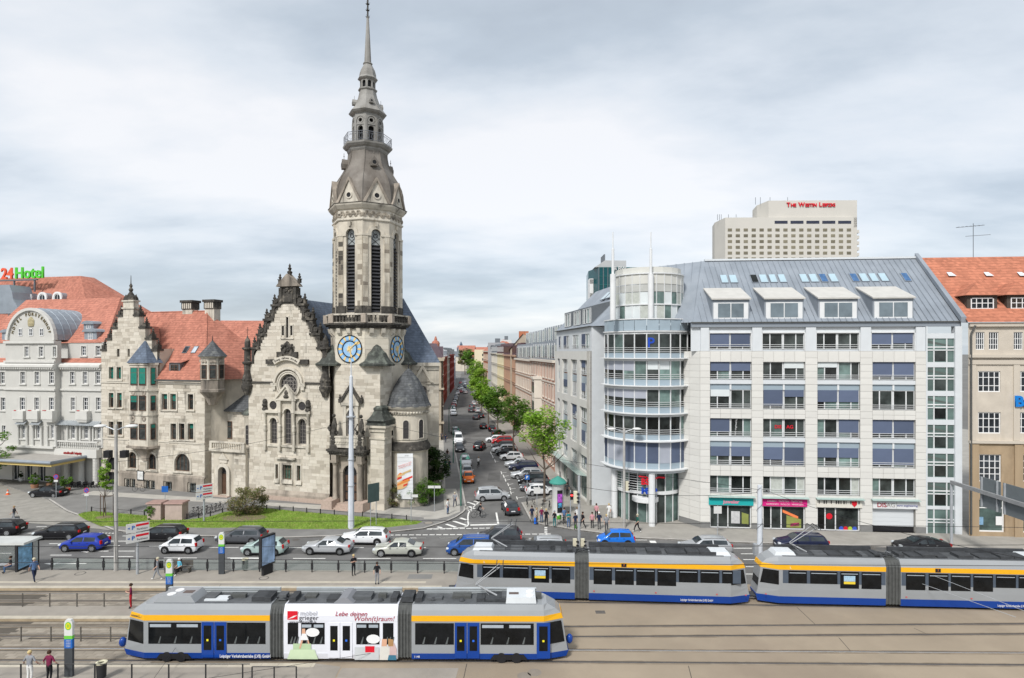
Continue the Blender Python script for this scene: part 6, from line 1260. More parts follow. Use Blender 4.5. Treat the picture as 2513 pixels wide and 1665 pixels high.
t_=text('entrance_letters','BS',.9,M_red,of,(DC[0]-.9,DC[1]-DR+.35,4.75),(pi/2,0,-.1),.05,bold=.03);text('entrance_letters','MEP',.95,MATS['blue_letters'],of,(DC[0]-.5,DC[1]-DR+.3,3.75),(pi/2,0,-.1),.05,bold=.03)
b=MB();b.tube([(DC[0]-1.6,DC[1]-DR+.35,5.35),(DC[0]-.8,DC[1]-DR+.32,5.3),(DC[0]-.2,DC[1]-DR+.3,5.0),(DC[0]+.5,DC[1]-DR+.3,5.3),(DC[0]+1.2,DC[1]-DR+.35,5.25)],.09,5);b.build('red_swoosh',M_red,of)
# stone return to the right of the drum and the hip of the roof
w=MB();P0,P1=(0,.06),OF.inv(18.5,65.9);ra=atan2(P0[1]-P1[1],P0[0]-P1[0]);rl_=hypot(P0[0]-P1[0],P0[1]-P1[1])
ow=MB().box(0,rl_,.06,.4,0,19).build('return_wall',M_cladj,of,loc=(P1[0],P1[1],0),rz=ra)
for k in range(26):
 for j in range(2):block('cladding_panel',ow,M_clad,rl_*j/2+.012,rl_*(j+1)/2-.012,0,.06,.75+k*.7+.01,.75+k*.7+.69)
block('base_panel',ow,M_gbase,0,rl_,-.03,.06,0,.75)
w=MB();q0=OF.inv(9.7,73.2);q1=OF.inv(8.0,83);w.poly([(-.5,.1,22.08),(HX,RY,RZt),(DC[0]-1.0,DC[1]+6.5,29.4),(DC[0]+.6,DC[1]-2.0,22.08)]);w.poly([(DC[0]-1.0,DC[1]+6.5,29.4),(q0[0]+6,q0[1]+9,28.4),(q0[0]+.5,q0[1]+.2,22.08),(DC[0]-4.2,DC[1]+1,22.08)])
w.box(DC[0]-3,22,3.5,14,0,21.9);w.build('corner_roof',M_roofz,of)
for i in range(9):
 t=(i+.5)/9;A=mathutils.Vector((-.5+(DC[0]+.6+.5)*t,.1+(DC[1]-2.1)*t,22.1));B=mathutils.Vector((HX+(DC[0]-1.0-HX)*t,RY+(DC[1]+6.5-RY)*t,RZt-.4*t+.05));MB().bar(A,B,.04).build('roof_seam',M_roofz,of)
# ================================================================== bank building at the right edge
M_bank=mat('beige_render',(.53,.475,.40),.9,.1,.6,.15,14,stain=((.40,.345,.27),.5,.5,.8));M_bankd=mat('brown_stone',(.36,.27,.175),.9,.16,.8,.2,14,stain=((.22,.16,.10),.6,.5,.8))
bn=thing('bank_building','beige bank building with white casement windows, brown stone base and orange tiled roof','bank',OF.w(0,0)+(0,),OF.a)
bx0=26.8;by=-.25
ba=rects(OF,'R',[(2030,2092,612,735),(2122,2190,612,735),(2295,2360,612,735),(2390,2450,612,735)],by);bb=rects(OF,'R',[(2048,2203,885,1030),(2312,2467,885,1030)],by)+rects(OF,'Q',[(2048,2205,177,325),(2314,2470,177,325)],by);bc=rects(OF,'Q',[(2050,2203,470,660),(2316,2470,470,660)],by)
sh=rects(OF,'Q',[(2035,2230,780,1012),(2298,2500,800,1015)],by);sh=[(a,b,.5,z1)for a,b,z0,z1 in sh]
bw=bx0+16;zsp=OF.px('Q',2100,392,by)[1]
w=MB();wall_open(w,bx0,bw,zsp,21.9,ba+bb,by,.25);w.build('upper_wall',M_bank,bn);w=MB();wall_open(w,bx0,bw,0,zsp,bc+sh,by-.12,.4);w.build('lower_wall',M_bankd,bn)
for h in ba:window(bn,h[0],h[2],h[1]-h[0],h[3]-h[2],by+.08,4,[.62,.3],M_white,M_glass,.07)
for h in bb:window(bn,h[0],h[2],h[1]-h[0],h[3]-h[2],by+.08,4,[.3,.7],M_white,M_glass,.1)
for h in bc:window(bn,h[0],h[2],h[1]-h[0],h[3]-h[2],by,4,[.28,.5,.75],M_white,M_glass,.1)
for h in sh:window(bn,h[0],h[2],h[1]-h[0],h[3]-h[2],by+.1,1,[.72],M_white,M_roomg,.14,name='shop_window');block('poster',bn,M_white,h[0]+1.9,h[0]+2.5,by+.05,by+.07,1.2,2.1);block('poster',bn,mat('blue_poster',(.2,.35,.5),.5,.3,5),h[0]+.1,h[0]+.7,by+.05,by+.07,1.2,2.0)
z1_=OF.px('R',2100,790,by)[1]
for z,d,hh in((z1_,.35,.3),(z1_-.7,.15,.45),(zsp,.35,.28),(21.5,.3,.4)):block('cornice',bn,M_bank,bx0,bw,by-d,by,z,z+hh)
for x in(bx0,31.0,34.9):block('pilaster',bn,M_bank,x+.1,x+.7,by-.1,by,zsp+.3,z1_-.3);block('pilaster',bn,M_bankd,x+.1,x+.9,by-.26,by-.1,0,zsp-.1)
text('bank_letters','Bank',1.5,mat('sign_blue',(.01,.18,.55),.4,.05),bn,(OF.px('Q',2302,105,by-.2)[0],by-.2,OF.px('Q',2302,103,by)[1]),depth=.08,align='LEFT',bold=.05)
zrb=OF.px('R',2200,87,8)[1];w=MB();w.poly([(bx0-.3,by-.5,21.95),(bw,by-.5,21.95),(bw,8,zrb),(bx0-.3,8,zrb)]);w.build('tiled_roof',mat('bright_orange_tiles',(.47,.18,.11),.8,.14,.8,.6,bands=(.34,.28),blotch=((.39,.145,.09),.3,.5,.8)),bn);M_bt=MATS['bright_orange_tiles']
rby=lambda z:by-.5+(z-21.95)/(zrb-21.95)*(8.5-by)
for xa in(1990,2268,2546):
 x0=OF.px('R',xa,430,1.0)[0];x1=x0+2.25;y=.9;z0=22.9;o=MB().box(x0-.35,x1+.35,y,y+3.5,z0-.3,z0+1.95).build('dormer',mat('dark_timber',(.075,.06,.05),.7,.2,3),bn);window(o,x0,z0,x1-x0,1.65,y-.05,4,[.33,.66],M_white,M_glass,.1)
 cx=(x0+x1)/2;MB().add([(x0-.7,y-.35,z0+1.9),(x1+.7,y-.35,z0+1.9),(cx,y+.9,z0+3.3),(x0-.7,y+3.4,z0+1.9),(x1+.7,y+3.4,z0+1.9),(cx,y+4.2,z0+3.3)],[(0,1,2),(1,4,5,2),(0,2,5,3)]).build('dormer_roof',M_bt,o)
for xa in(1860,2118,2350):x0,z0=OF.px('R',xa,222,5.2);MB().add([(x0-.4,rby(z0)-.3,z0),(x0+.4,rby(z0)-.3,z0),(x0+.25,rby(z0)+.4,z0+.5),(x0-.25,rby(z0)+.4,z0+.5)],[(0,1,2,3)]).build('roof_vent',M_lgrey,bn)
MB().tube([(bx0+.45,by-.4,21.6),(bx0+.1,by-.3,20.8),(bx0+.1,by-.3,.3)],.09,6).build('downpipe',M_zgut,bn)
an=thing('roof_aerial','thin television aerial on the ridge of the bank roof','aerial',OF.w(OF.px('R',2013,80,8)[0],8)+(zrb,),0);b=MB();b.tube([(0,0,-.2),(0,0,3.9)],.035,5);b.tube([(-2,0,3.4),(1.3,0,3.7)],.025,4);b.tube([(-.9,0,2.4),(2,0,2.6)],.025,4);[b.tube([(-1.8+i*.45,-.3,3.45+i*.035),(-1.8+i*.45,.3,3.45+i*.035)],.015,4)for i in range(7)];b.build('mast',M_zincd,an)
# ================================================================== towers far behind
M_conc=mat('hotel_concrete',(.56,.535,.485),.85,.04,.08);M_hw=mat('tower_window',(.20,.18,.13),.3,.3,.5,rnd=.25)
TH=Fr(*at('W',345,500,300)[:2],-1.0);th=thing('hotel_tower','tall pale concrete hotel tower with rows of small windows and red rooftop lettering','tower',TH.o+(0,),TH.a)
tp_=lambda x,y:TH.px('W',x,y,0);xr,zt=tp_(2165,365);xl=-14.0;xt0,zt2=tp_(970,125);xt1=tp_(2228,125)[0]
w=MB();w.prism([(0,0),(xr,0),(xr,22),(.5,22),(-1.5,12)],0,zt);w.prism([(xt0,1),(xt1,1),(xt1,22),(xt0,22),(xt0-2,11)],zt-5,zt2);w.prism([(xr,1),(xt1,1),(xt1,20),(xr,20)],0,zt);w.build('tower_body',M_conc,th)
for r in range(7):
 for c in range(16):x,z=tp_(411+c*112.4,548+r*81.7);block('window',th,M_hw,x-1.05,x+1.05,-.08,.1,z-.75,z+.75)
for c in range(5):(x0,z),(x1,_)=tp_(1045+c*225,438),tp_(1228+c*225,438);block('top_window',th,mat('band_window',(.04,.045,.07),.2,.3),x0,x1,-.1,.1,z-.75,z+.7)
for r in range(5):z=tp_(2200,535+r*82)[1];block('balcony',th,M_conc,xt1,xt1+1.7,2,14,z-1.6,z)
x,z=tp_(1600,185)
xx=tp_(1225,0)[0]
for s_,big in(('T',1),('HE',0),(' ',0),('W',1),('ESTIN',0),(' ',0),('L',1),('EIPZIG',0)):
 if s_==' ':xx+=.9;continue
 o=text('lettering',s_,2.9 if big else 2.25,M_red,th,(xx,.7,z-(0 if big else .25)),depth=.2,align='LEFT',bold=.06);xx+=max(v.co.x for v in o.data.vertices)+.25
for i in range(9):x,zz_=tp_((290,318,345,450,560,840,910,1050,1305)[i],300);MB().bar((x,6,zt-(0 if i<5 else-8)),(x,6,(zt if i<5 else zt2)+3),.12).build('aerial',M_zincd,th)
GT=Fr(*at('G',430,560,250)[:2],0);gt=thing('glass_tower','dark green glass office tower with slanting grey top far behind the drum','tower',GT.o+(0,),0)
g_=lambda x,y:GT.px('G',x,y,0);xr,zt=g_(860,378);w=MB();w.prism([(0,0),(xr,0),(xr,30),(-1.5,30),(-2.9,12)],0,zt);w.build('curtain_wall',mat('green_curtain_glass',(.012,.075,.085),.15,.3,.06),gt)
for i in range(11):MB().box(i*xr/10-.15,i*xr/10+.15,-.15,0,20,zt).build('mullion',M_zincd,gt)
for k in range(8):block('transom',gt,mat('teal_frame',(.02,.12,.12),.4,.1),0,xr,-.12,0,zt-3.6*k-.3,zt-3.6*k)
x0,z0=g_(415,375);xa,za=g_(490,310);xb,zb_=g_(695,312);w=MB();w.prismy([(x0-1,z0),(xa,za),(xb,zb_),(xb,z0)],.5,20);w.build('plant_storey',mat('grey_plant_room',(.42,.43,.43),.6,.06,.1),gt);block('roof_crown',gt,M_zincd,xa+.5,xb-9,3,12,za,za+3);text('lettering','LB BW',2.2,M_white,gt,(g_(620,392)[0],-.3,g_(620,392)[1]),depth=.1);block('white_wing',gt,M_white,-3.1,-1.5,5.9,12.3,20,g_(370,470)[1])
for i in range(5):
 for k in range(3):block('wing_window',gt,M_room,-3.0+i*.3,-2.85+i*.3,5.8,5.95,g_(370,520)[1]-k*6,g_(370,500)[1]-k*6+1.0)
# ================================================================== houses of the side street
ORD='first second third fourth fifth sixth seventh eighth ninth tenth eleventh twelfth'.split()
def render_mat(n,c):return mat('render_'+n,c,.88,.08,.5,.12,14,stain=(tuple(v*.7 for v in c),.4,.55,.85))
def rowhouse(name,label,fr,L,h,cols,rows,wall,frame=M_white,roof='mansard',rm=None,trim=None,win=(1.0,1.9),glass=M_glass,group=None,depth=12,attic=None,base=None):
 o=thing(name,label,'house',fr.o+(0,),fr.a,group);ww,wh=win;fh=(h-4.2)/max(rows-1,1);hs=[]
 for r in range(rows):
  for c in range(cols):
   x=L*(c+.5)/cols;z=1.0 if r==0 else 4.6+(r-1)*fh;hs.append((x-ww/2,x+ww/2,z,z+(wh if r else 2.4)))
 w=MB();wall_open(w,0,L,0,h,hs,0,.22);w.box(0,L,.3,depth,0,h);w.build('walls',wall,o)
 for q in hs:window(o,q[0],q[2],q[1]-q[0],q[3]-q[2],.1,2,[.66],frame,glass,.1);surround(MB(),q,.16,.1,0).build('window_surround',trim or wall,o)
 for z in[4.0]+[4.6+(r-1)*fh-.75 for r in range(2,rows)]:block('string_course',o,trim or wall,0,L,-.14,0,z,z+.22)
 block('eaves_cornice',o,trim or wall,-.05,L+.05,-.45,.1,h-.35,h+.05)
 if base:block('base',o,base,0,L,-.06,0,0,.9)
 rm=rm or M_tile
 if roof=='mansard':
  w=MB();w.prismx([(-.2,h),(1.3,h+3.0),(depth-1,h+3.4),(depth,h)],0,L);w.build('mansard_roof',rm,o)
  for c in range(max(2,cols-2)):
   x=L*(c+.5)/max(2,cols-2);q=MB().box(x-.75,x+.75,-.1,2,h+.3,h+2.4).build('dormer',attic or rm,o);window(q,x-.55,h+.6,1.1,1.5,-.16,2,1,frame,glass,.1)
 elif roof=='gable':
  w=MB();w.prismx([(-.4,h),(depth/2,h+6.0),(depth+.3,h)],0,L);w.build('gable_roof',rm,o)
 elif roof=='hip':
  w=MB();w.add([(-.3,-.3,h),(L+.3,-.3,h),(L+.3,depth,h),(-.3,depth,h),(4,depth/2,h+4.5),(L-4,depth/2,h+4.5)],[(0,1,5,4),(1,2,5),(2,3,4,5),(3,0,4)]);w.build('hip_roof',rm,o)
 else:
  w=MB();w.prismx([(.4,h),(.4,h+3.2),(2.6,h+3.3),(2.6,h+6.0),(depth,h+6.0),(depth,h)],0,L);w.build('glazed_attic',M_zinc,o)
  n=int(L/2.1)
  for k,(y,z)in enumerate(((.36,h+.4),(2.56,h+3.6))):
   for i in range(n):
    x=L*i/n;block('attic_pane',o,(M_glass,M_roomg,M_cas)[(i*5+k)%3],x+.12,x+L/n-.12,y-.03,y+.02,z,z+2.1);block('attic_post',o,M_metal,x-.06,x+.06,y-.08,y+.04,z-.2,z+2.4)
   for q in range(2):block('balcony_rail',o,M_zinc,0,L,y-.5,y-.46,z+.25+q*.4,z+.29+q*.4)
 return o
RA=math.degrees(atan2(-1,.115));RX=lambda d:6.7-.115*(d-92.5)
def rfr(d1):return Fr(RX(d1),d1,RA)
sx=hypot(1,.115)
M_pinkt=render_mat('cream_trim',(.66,.60,.52));pk=render_mat('pink',(.52,.31,.24));
a_=rowhouse('pink_townhouse','pink and cream stucco townhouse with stone oriel next to the office block',rfr(117),24.5*sx,17.5,8,5,pk,M_brown,'glass',None,M_pinkt,(1.15,2.2))
for z in(7.9,11.3):
 x=24.5*.42;b=MB();b.prism([(x-2,0),(x-1.4,-1.3),(x+1.4,-1.3),(x+2,0)],z-.6,z+2.7);b.build('oriel',M_pinkt,a_);[block('oriel_pane',a_,M_glass,x+q-.45,x+q+.45,-1.34,-1.3,z+.3,z+2.2)for q in(-.75,.75)]
MB().prism([(10.29-2.2,0),(10.29-1.5,-1.5),(10.29+1.5,-1.5),(10.29+2.2,0)],14.0,14.4).build('oriel_cornice',M_pinkt,a_)
rowhouse('salmon_townhouse','salmon coloured townhouse with pale window bands in the side street',rfr(143),26*sx-.1,17.3,10,5,render_mat('salmon',(.56,.38,.29)),M_white,'glass',None,M_pinkt)
rowhouse('brown_townhouse','reddish brown townhouse with paired windows and dark attic',rfr(170.6),27.6*sx-.1,18.0,11,5,render_mat('brown',(.42,.25,.175)),M_brown,'mansard',mat('dark_mansard',(.10,.06,.065),.7,.2,1),render_mat('brown_trim',(.46,.30,.21)))
rowhouse('yellow_townhouse','pale yellow townhouse in the middle of the side street',rfr(191.7),21*sx-.1,18.2,8,5,render_mat('yellow',(.62,.53,.30)),M_white,'mansard',MATS['dark_mansard'],render_mat('yellow_trim',(.64,.58,.42)))
rowhouse('ivory_townhouse','ivory townhouse with small balconies beyond the yellow one',rfr(219),27*sx-.1,18.4,9,5,render_mat('ivory',(.58,.54,.46)),M_white,'mansard',M_zincd,render_mat('ivory_trim',(.62,.59,.52)))
o=rowhouse('brick_corner_house','red brick corner house with white window strips and red hipped roof',rfr(260),34*sx,19.0,8,5,render_mat('brick',(.42,.15,.085)),M_white,'hip',M_tile,render_mat('stone_trim',(.62,.56,.46)))
# roofs that rise behind the right row
for nm,lb,c,pts,d,m,rm in(('gabled_house','house with tan gable wall and long red roof behind the townhouses','S',((640,235),(735,120)),150,render_mat('tan',(.42,.36,.28)),M_tile),('grey_block','grey concrete block rising behind the brown townhouse','S',((475,235),(600,185)),215,render_mat('grey',(.36,.36,.37)),None),('white_block','white flat-roofed block behind the tan gable','S',((560,235),(650,165)),230,render_mat('white',(.58,.58,.57)),None)):
 x0,y0,z0=at(c,*pts[0],d);x1,_,z1=at(c,*pts[1],d);t=thing(nm,lb,'house',(x0,d,0))
 if rm:
  b=MB();L=x1-x0;b.prismy([(0,0),(L+6,0),(L+6,z0),(L,z1),(0,z0)],0,14);b.build('walls',m,t);b=MB();b.add([(-.4,-.3,z0-.2),(L,-.3,z1+.15),(L,30,z1+.15),(-.4,30,z0-.2)],[(0,1,2,3)]);b.build('tiled_roof',rm,t);block('chimney',t,mat('brick_chimney',(.4,.16,.09),.9,.2,3),L-1,L+1.5,4,6,z1-3,z1+.8)
 else:b=MB();b.box(0,x1-x0,0,16,0,z1);b.build('walls',m,t);block('roof_box',t,M_zincd,(x1-x0)*.4,(x1-x0)*.7,4,8,z1,z1+1.6);[block('window',t,M_glass,1+i*2.4,2.2+i*2.4,-.03,.05,z1-2.4,z1-1.0)for i in range(int((x1-x0)/2.5))]
# left row
LA_=math.degrees(atan2(1,-.121));LX=lambda d:-10.3-.121*(d-109.5)-2.4
def lfr(d0):return Fr(LX(d0),d0,LA_)
M_beige=render_mat('beige',(.45,.39,.30))
g_o=rowhouse('beige_corner_house','weathered beige stone house with balustrade right behind the church',lfr(126),34,17.6,9,5,M_beige,M_white,'mansard',mat('purple_slate',(.16,.12,.14),.7,.2,1),render_mat('beige_trim',(.50,.44,.35)),depth=14)
for z in(2.2,5.2,8.6,12.0):q=window(g_o,0,0,1.1,1.9,0,2,[.6],M_white,M_roomg,.12);q.location=(-.1,2.2,z);q.rotation_euler=(0,0,-pi/2)
b=MB();b.box(-.35,0,-.3,14,16.9,17.5);b.box(-.3,0,-.3,14,3.6,4.0);b.box(-.3,0,-.3,14,10.8,11.2);b.build('end_cornice',M_beige,g_o)
M_brk=render_mat('modern_brick',(.34,.085,.055))
h_o=rowhouse('modern_brick_house','modern dark red brick house with blue glass strips on the left of the street',Fr(-22.5,188,94.0),48,17.0,14,5,M_brk,mat('blue_frames',(.08,.16,.26),.4,.1),'flat' if 0 else 'mansard',M_lgrey,M_brk,(1.6,2.2),mat('blue_glass',(.05,.12,.18),.08,.4,.5),depth=16)
for k in range(5):q=block('end_glazing',h_o,MATS['blue_glass'],-.06,.0,.6,3.2,2.0+k*3.1,4.4+k*3.1)
block('white_attic',h_o,M_white,.5,30,2.5,14,17,20.6)
rowhouse('pale_narrow_house','narrow pale house between the two red brick houses',Fr(-26.1,238,93.5),22,16.5,6,5,render_mat('pale',(.52,.50,.45)),M_white,'mansard',M_zincd,depth=14)
rowhouse('far_red_house','far dark red brick house on the left of the street',Fr(-27.4,262,93.0),42,17.5,12,5,render_mat('far_red',(.27,.06,.05)),M_white,'mansard',M_zincd,None,(1.4,2.0),depth=14)
rowhouse('grey_panel_house','long grey office house where the street bends',Fr(-31.0,318,95),92,13.0,20,4,render_mat('panel',(.40,.42,.46)),M_white,'none' if 0 else 'mansard',M_lgrey,None,(2.6,1.7),depth=16)
# end of the street: yellow gable block, roofs, church tower on the skyline
x0,y0,z0=at('S',375,400,460);x1,_,z1=at('S',478,237,460);t=thing('yellow_block','plain pale yellow block closing the view down the street','house',(x0,460,0));block('walls',t,render_mat('pale_yellow',(.66,.58,.42)),0,x1-x0,0,30,0,z1)
for i in range(4):
 for k in range(2):block('window',t,M_glass,(x1-x0)*.55+k*6,(x1-x0)*.55+k*6+1.6,-.05,.1,z1-5-i*3.4,z1-3.2-i*3.4)
rs=random.Random(31)
for i in range(11):
 d=560+i*40;px=1122+(i*37)%118;X=(px-CX0)*d/FPX;w_=rs.uniform(18,34);t=thing('distant_house','distant %s roof on the skyline, %s counted outwards from the end of the street'%('red tiled' if i%3 else 'grey',ORD[i]),'house',(X,d,0),rs.uniform(-.3,.3),'distant red roofs' if i%3 else 'distant grey roofs')
 h=19+rs.uniform(-3,4)+i*.6;b=MB();b.box(-w_/2,w_/2,0,12,0,h-5);b.build('walls',render_mat(('cream2','grey2')[i%2],((.55,.5,.42),(.5,.5,.5))[i%2]),t);b=MB();b.prismx([(-.5,h-5),(6,h),(12.5,h-5)],-w_/2,w_/2);b.build('roof',M_tile if i%3 else M_zincd,t)
for c,x,d,zt,lb in(('S',276,900,38,'far dark church tower with small dome on the skyline'),('S',88,420,27,'little red ridge turret on a far roof left of the street')):
 X=(K(c,x,0)[0]-CX0)*d/FPX;t=thing('far_tower',lb,'tower',(X,d,0));s_=d/900;zt=HC+(862-K(c,0,178 if d>500 else 138)[1])*d/FPX
 MB().lathe([(8*s_,0),(8*s_,zt-22*s_),(9*s_,zt-21*s_),(6*s_,zt-20*s_),(6*s_,zt-12*s_),(6.6*s_,zt-11*s_),(5*s_,zt-8*s_),(2.2*s_,zt-6*s_),(2.2*s_,zt-4*s_),(.3,zt)],8,(0,0)).build('tower_body',M_slate if d>500 else M_tile,t)
# ================================================================== trees and shrubs
def leaf_mat(name,tones):
 m=mat(name,tones[0],.65,.12,.8,shade=tones);t=m.node_tree;b=[n for n in t.nodes if n.type=='BSDF_PRINCIPLED'][0];out=[n for n in t.nodes if n.type=='OUTPUT_MATERIAL'][0]
 tr=N('ShaderNodeBsdfTranslucent',t);mx_=N('ShaderNodeMixShader',t);mx_.inputs[0].default_value=.38;src=b.inputs['Base Color'].links[0].from_socket
 t.links.new(src,tr.inputs['Color']);t.links.new(b.outputs[0],mx_.inputs[1]);t.links.new(tr.outputs[0],mx_.inputs[2]);t.links.new(mx_.outputs[0],out.inputs[0]);return m
LM_b=leaf_mat('bright_leaves',((.28,.46,.055),(.22,.40,.04),(.36,.53,.09),(.25,.43,.05),(.16,.31,.03)))
LM_g=leaf_mat('green_leaves',((.15,.29,.045),(.11,.23,.03),(.19,.34,.06),(.13,.26,.035),(.08,.17,.025)))
LM_d=leaf_mat('dark_leaves',((.035,.075,.02),(.05,.10,.03),(.03,.06,.018),(.07,.12,.03)))
LM_r=leaf_mat('russet_leaves',((.24,.24,.09),(.18,.20,.075),(.29,.25,.12),(.15,.18,.06),(.26,.20,.12)))
M_bark=mat('bark',(.13,.105,.085),.9,.25,3,.5,12)
def crown(mb,rnd,c,R,n,leaf,clumps=26,fill=.55,taper=0.0):
 mb.sh=mb.sh or[]
 cl=[]
 for _ in range(clumps):
  while True:
   p=(rnd.uniform(-1,1),rnd.uniform(-1,1),rnd.uniform(-1,1));q=sqrt(sum(v*v for v in p))
   if .25<q<1 and q>rnd.random()*.8:break
  k=1-taper*(p[2]+1)/2
  cl.append(((c[0]+p[0]*R[0]*.86*k,c[1]+p[1]*R[1]*.86*k,c[2]+p[2]*R[2]*.88),rnd.uniform(.22,.42)*min(R[0],R[2])*(1-taper*.4),rnd.random()))
 for i in range(n):
  (x,y,z),r,sh=cl[rnd.randrange(clumps)]
  while True:
   p=(rnd.uniform(-1,1),rnd.uniform(-1,1),rnd.uniform(-1,1));q=p[0]**2+p[1]**2+p[2]**2
   if q<1:break
  x,y,z=x+p[0]*r,y+p[1]*r,z+p[2]*r*.8;a,t=rnd.uniform(0,2*pi),rnd.uniform(-.9,.9);s=leaf*rnd.uniform(.6,1.3)
  u=(cos(a)*s,sin(a)*s,rnd.uniform(-.4,.4)*s);v=(-sin(a)*cos(t)*s*.6,cos(a)*cos(t)*s*.6,sin(t)*s*.6)
  o=len(mb.v);mb.v+=[(x-u[0],y-u[1],z-u[2]),(x+v[0],y+v[1],z+v[2]),(x+u[0],y+u[1],z+u[2]),(x-v[0],y-v[1],z-v[2])];mb.f.append((o,o+1,o+2,o+3));mb.m.append(0);mb.sh.append((sh*.6+rnd.random()*.4)%1)
def tree(label,x,y,h,z0,R,n,leaf,lm,tr=.14,group=None,seed=1,taper=0.0,clumps=26,stake=False):
 rnd=random.Random(seed);o=thing('street_tree',label,'tree',(x,y,.1),0,group);zc=(h+z0)/2;b=MB()
 top=z0+(h-z0)*.7;pts=[(rnd.uniform(-.06,.06)*i,rnd.uniform(-.06,.06)*i,top*i/5)for i in range(6)];b.tube(pts,[tr*(1-.14*i)for i in range(6)],8)
 for i in range(9):
  a=rnd.uniform(0,2*pi);s=rnd.randrange(2,5);p=pts[s];e=(R*.8*cos(a),R*.8*sin(a),min(p[2]+rnd.uniform(.5,1.0)*(h-z0)*.5,h-.6));m_=((p[0]+e[0])/2,(p[1]+e[1])/2,p[2]+(e[2]-p[2])*.38);b.tube([p,m_,e],[tr*.45,tr*.3,tr*.1],5)
 b.build('trunk',M_bark,o,True);c=MB();crown(c,rnd,(0,0,zc),(R,R,(h-z0)/2),n,leaf,clumps,taper=taper);c.build('crown',lm,o);return o
tree('bright green street tree behind the advertising pillar',*gnd('S',893,1370),12.1,5.6,3.1,5200,.17,LM_b,.17,seed=3,clumps=40)
tree('darker green street tree standing over the row of angled parked cars',*gnd('S',665,1050),11.3,4.6,2.9,3800,.2,LM_g,.16,seed=4,clumps=34)
tree('third green street tree from the office block, over the dark parked cars',*gnd('S',545,880),11.2,4.2,3.3,3200,.24,LM_g,.16,seed=5,clumps=30)
for i,(sx_,sy_,h,r)in enumerate(((478,790,9.5,2.9),(428,725,9.4,3.2),(408,660,11.2,3.6),(396,600,13.6,4.2),(390,555,14.8,4.6),(385,520,14.8,4.8))):
 tree('%s green avenue tree, counted down the street after the three nearest ones'%ORD[i],*gnd('S',sx_,sy_),h,3.4,r,2600,.34,LM_b,.18,'avenue trees down the street',seed=20+i,clumps=30)
for i,(sx_,d,zt)in enumerate(((305,480,22),(345,470,21))):tree('reddish green tree at the far end of the street, %s one'%('left' if i==0 else 'right'),(K('S',sx_,0)[0]-CX0)*d/FPX,d,zt,5,7,1800,.7,LM_r if i==0 else LM_g,.4,seed=30+i)
yt=tree('young staked tree with bright leaves on the lawn by the parish house',*gnd('B',945,1165),6.9,2.4,1.25,1900,.11,LM_b,.06,seed=8,taper=.7,clumps=26)
for dx_,dy_ in((-.75,.2),(.65,.3),(.1,-.5)):MB().tube([(dx_,dy_,-.1),(dx_,dy_,2.5)],.04,5).build('stake',M_wood,yt)
MB().tube([(-.75,.2,2.3),(.65,.3,2.3),(.1,-.5,2.3),(-.75,.2,2.3)],.03,4).build('stake_rail',M_wood,yt)
tree('dark green tree cut by the left picture edge before the hotel',*gnd('B',-70,900),8.0,2.2,2.6,2600,.16,LM_g,.14,seed=9)
def bush(name,label,x,y,R,h,n,leaf,lm,seed,group=None):
 o=thing(name,label,'shrub',(x,y,.12),0,group);rnd=random.Random(seed);c=MB();crown(c,rnd,(0,0,h*.5),(R,R*.8,h*.52),n,leaf,max(14,int(R*14)));c.build('foliage',lm,o);b=MB()
 for i in range(6):a=i;b.tube([(0,0,0),(R*.5*cos(a),R*.4*sin(a),h*.6)],.03,4)
 b.build('stems',M_bark,o)
bush('round_shrub','large round russet shrub on the lawn beside the church',*gnd('B',2200,1150),2.6,3.5,6500,.10,LM_r,41)
bush('dense_shrub','olive green shrub at the foot of the buttress, left of the banner',*gnd('E',1645,1262),2.1,2.9,3600,.10,LM_r,42)
bush('dense_shrub','bright green round shrub below the banner',*gnd('E',1905,1250),2.3,3.4,4200,.10,LM_g,43)
bush('dense_shrub','low green shrub between the bicycles and the banner',*gnd('E',2070,1210),1.9,2.6,2800,.10,LM_g,44)
bush('dense_shrub','tall dark shrub at the street corner of the church',*gnd('E',2095,1130),2.2,6.4,5200,.14,LM_d,45)
bush('dense_shrub','small bright shrub at the end of the church hedge',*gnd('E',2105,1090),1.1,2.6,1200,.11,LM_b,46)
bush('box_hedge','dark clipped hedge on the island between parked cars',*gnd('S',560,890),1.6,1.6,1500,.12,LM_d,47)
for i,(x,y,lm,s)in enumerate(((310,895,LM_g,.8),(440,880,LM_b,.6),(590,925,LM_g,.9),(190,830,LM_d,.55),(320,835,LM_d,.5))):
 gx,gy=gnd('B',x,y+15);o=thing('potted_plant',('leafy plant in a pot before the hotel cafe, left of the black saloon roof','small bright potted plant behind the parked black saloon','leafy plant in a terracotta pot right of the black saloon','clipped conical plant in a white pot left of the hotel door','clipped conical plant right of the hotel door')[i],'plant',(gx,gy,.03));MB().lathe([(.38*s/.8,0),(.5*s/.8,.55)],12,(0,0)).build('pot',mat('terracotta',(.38,.2,.12),.8,.1)if i<3 else M_white,o,True);c=MB();crown(c,random.Random(60+i),(0,0,.55+s*.9),(s*(1.0 if i<3 else .5),s*.8,s*.95),700,.1,14,taper=.0 if i<3 else .7);c.build('foliage',lm,o)
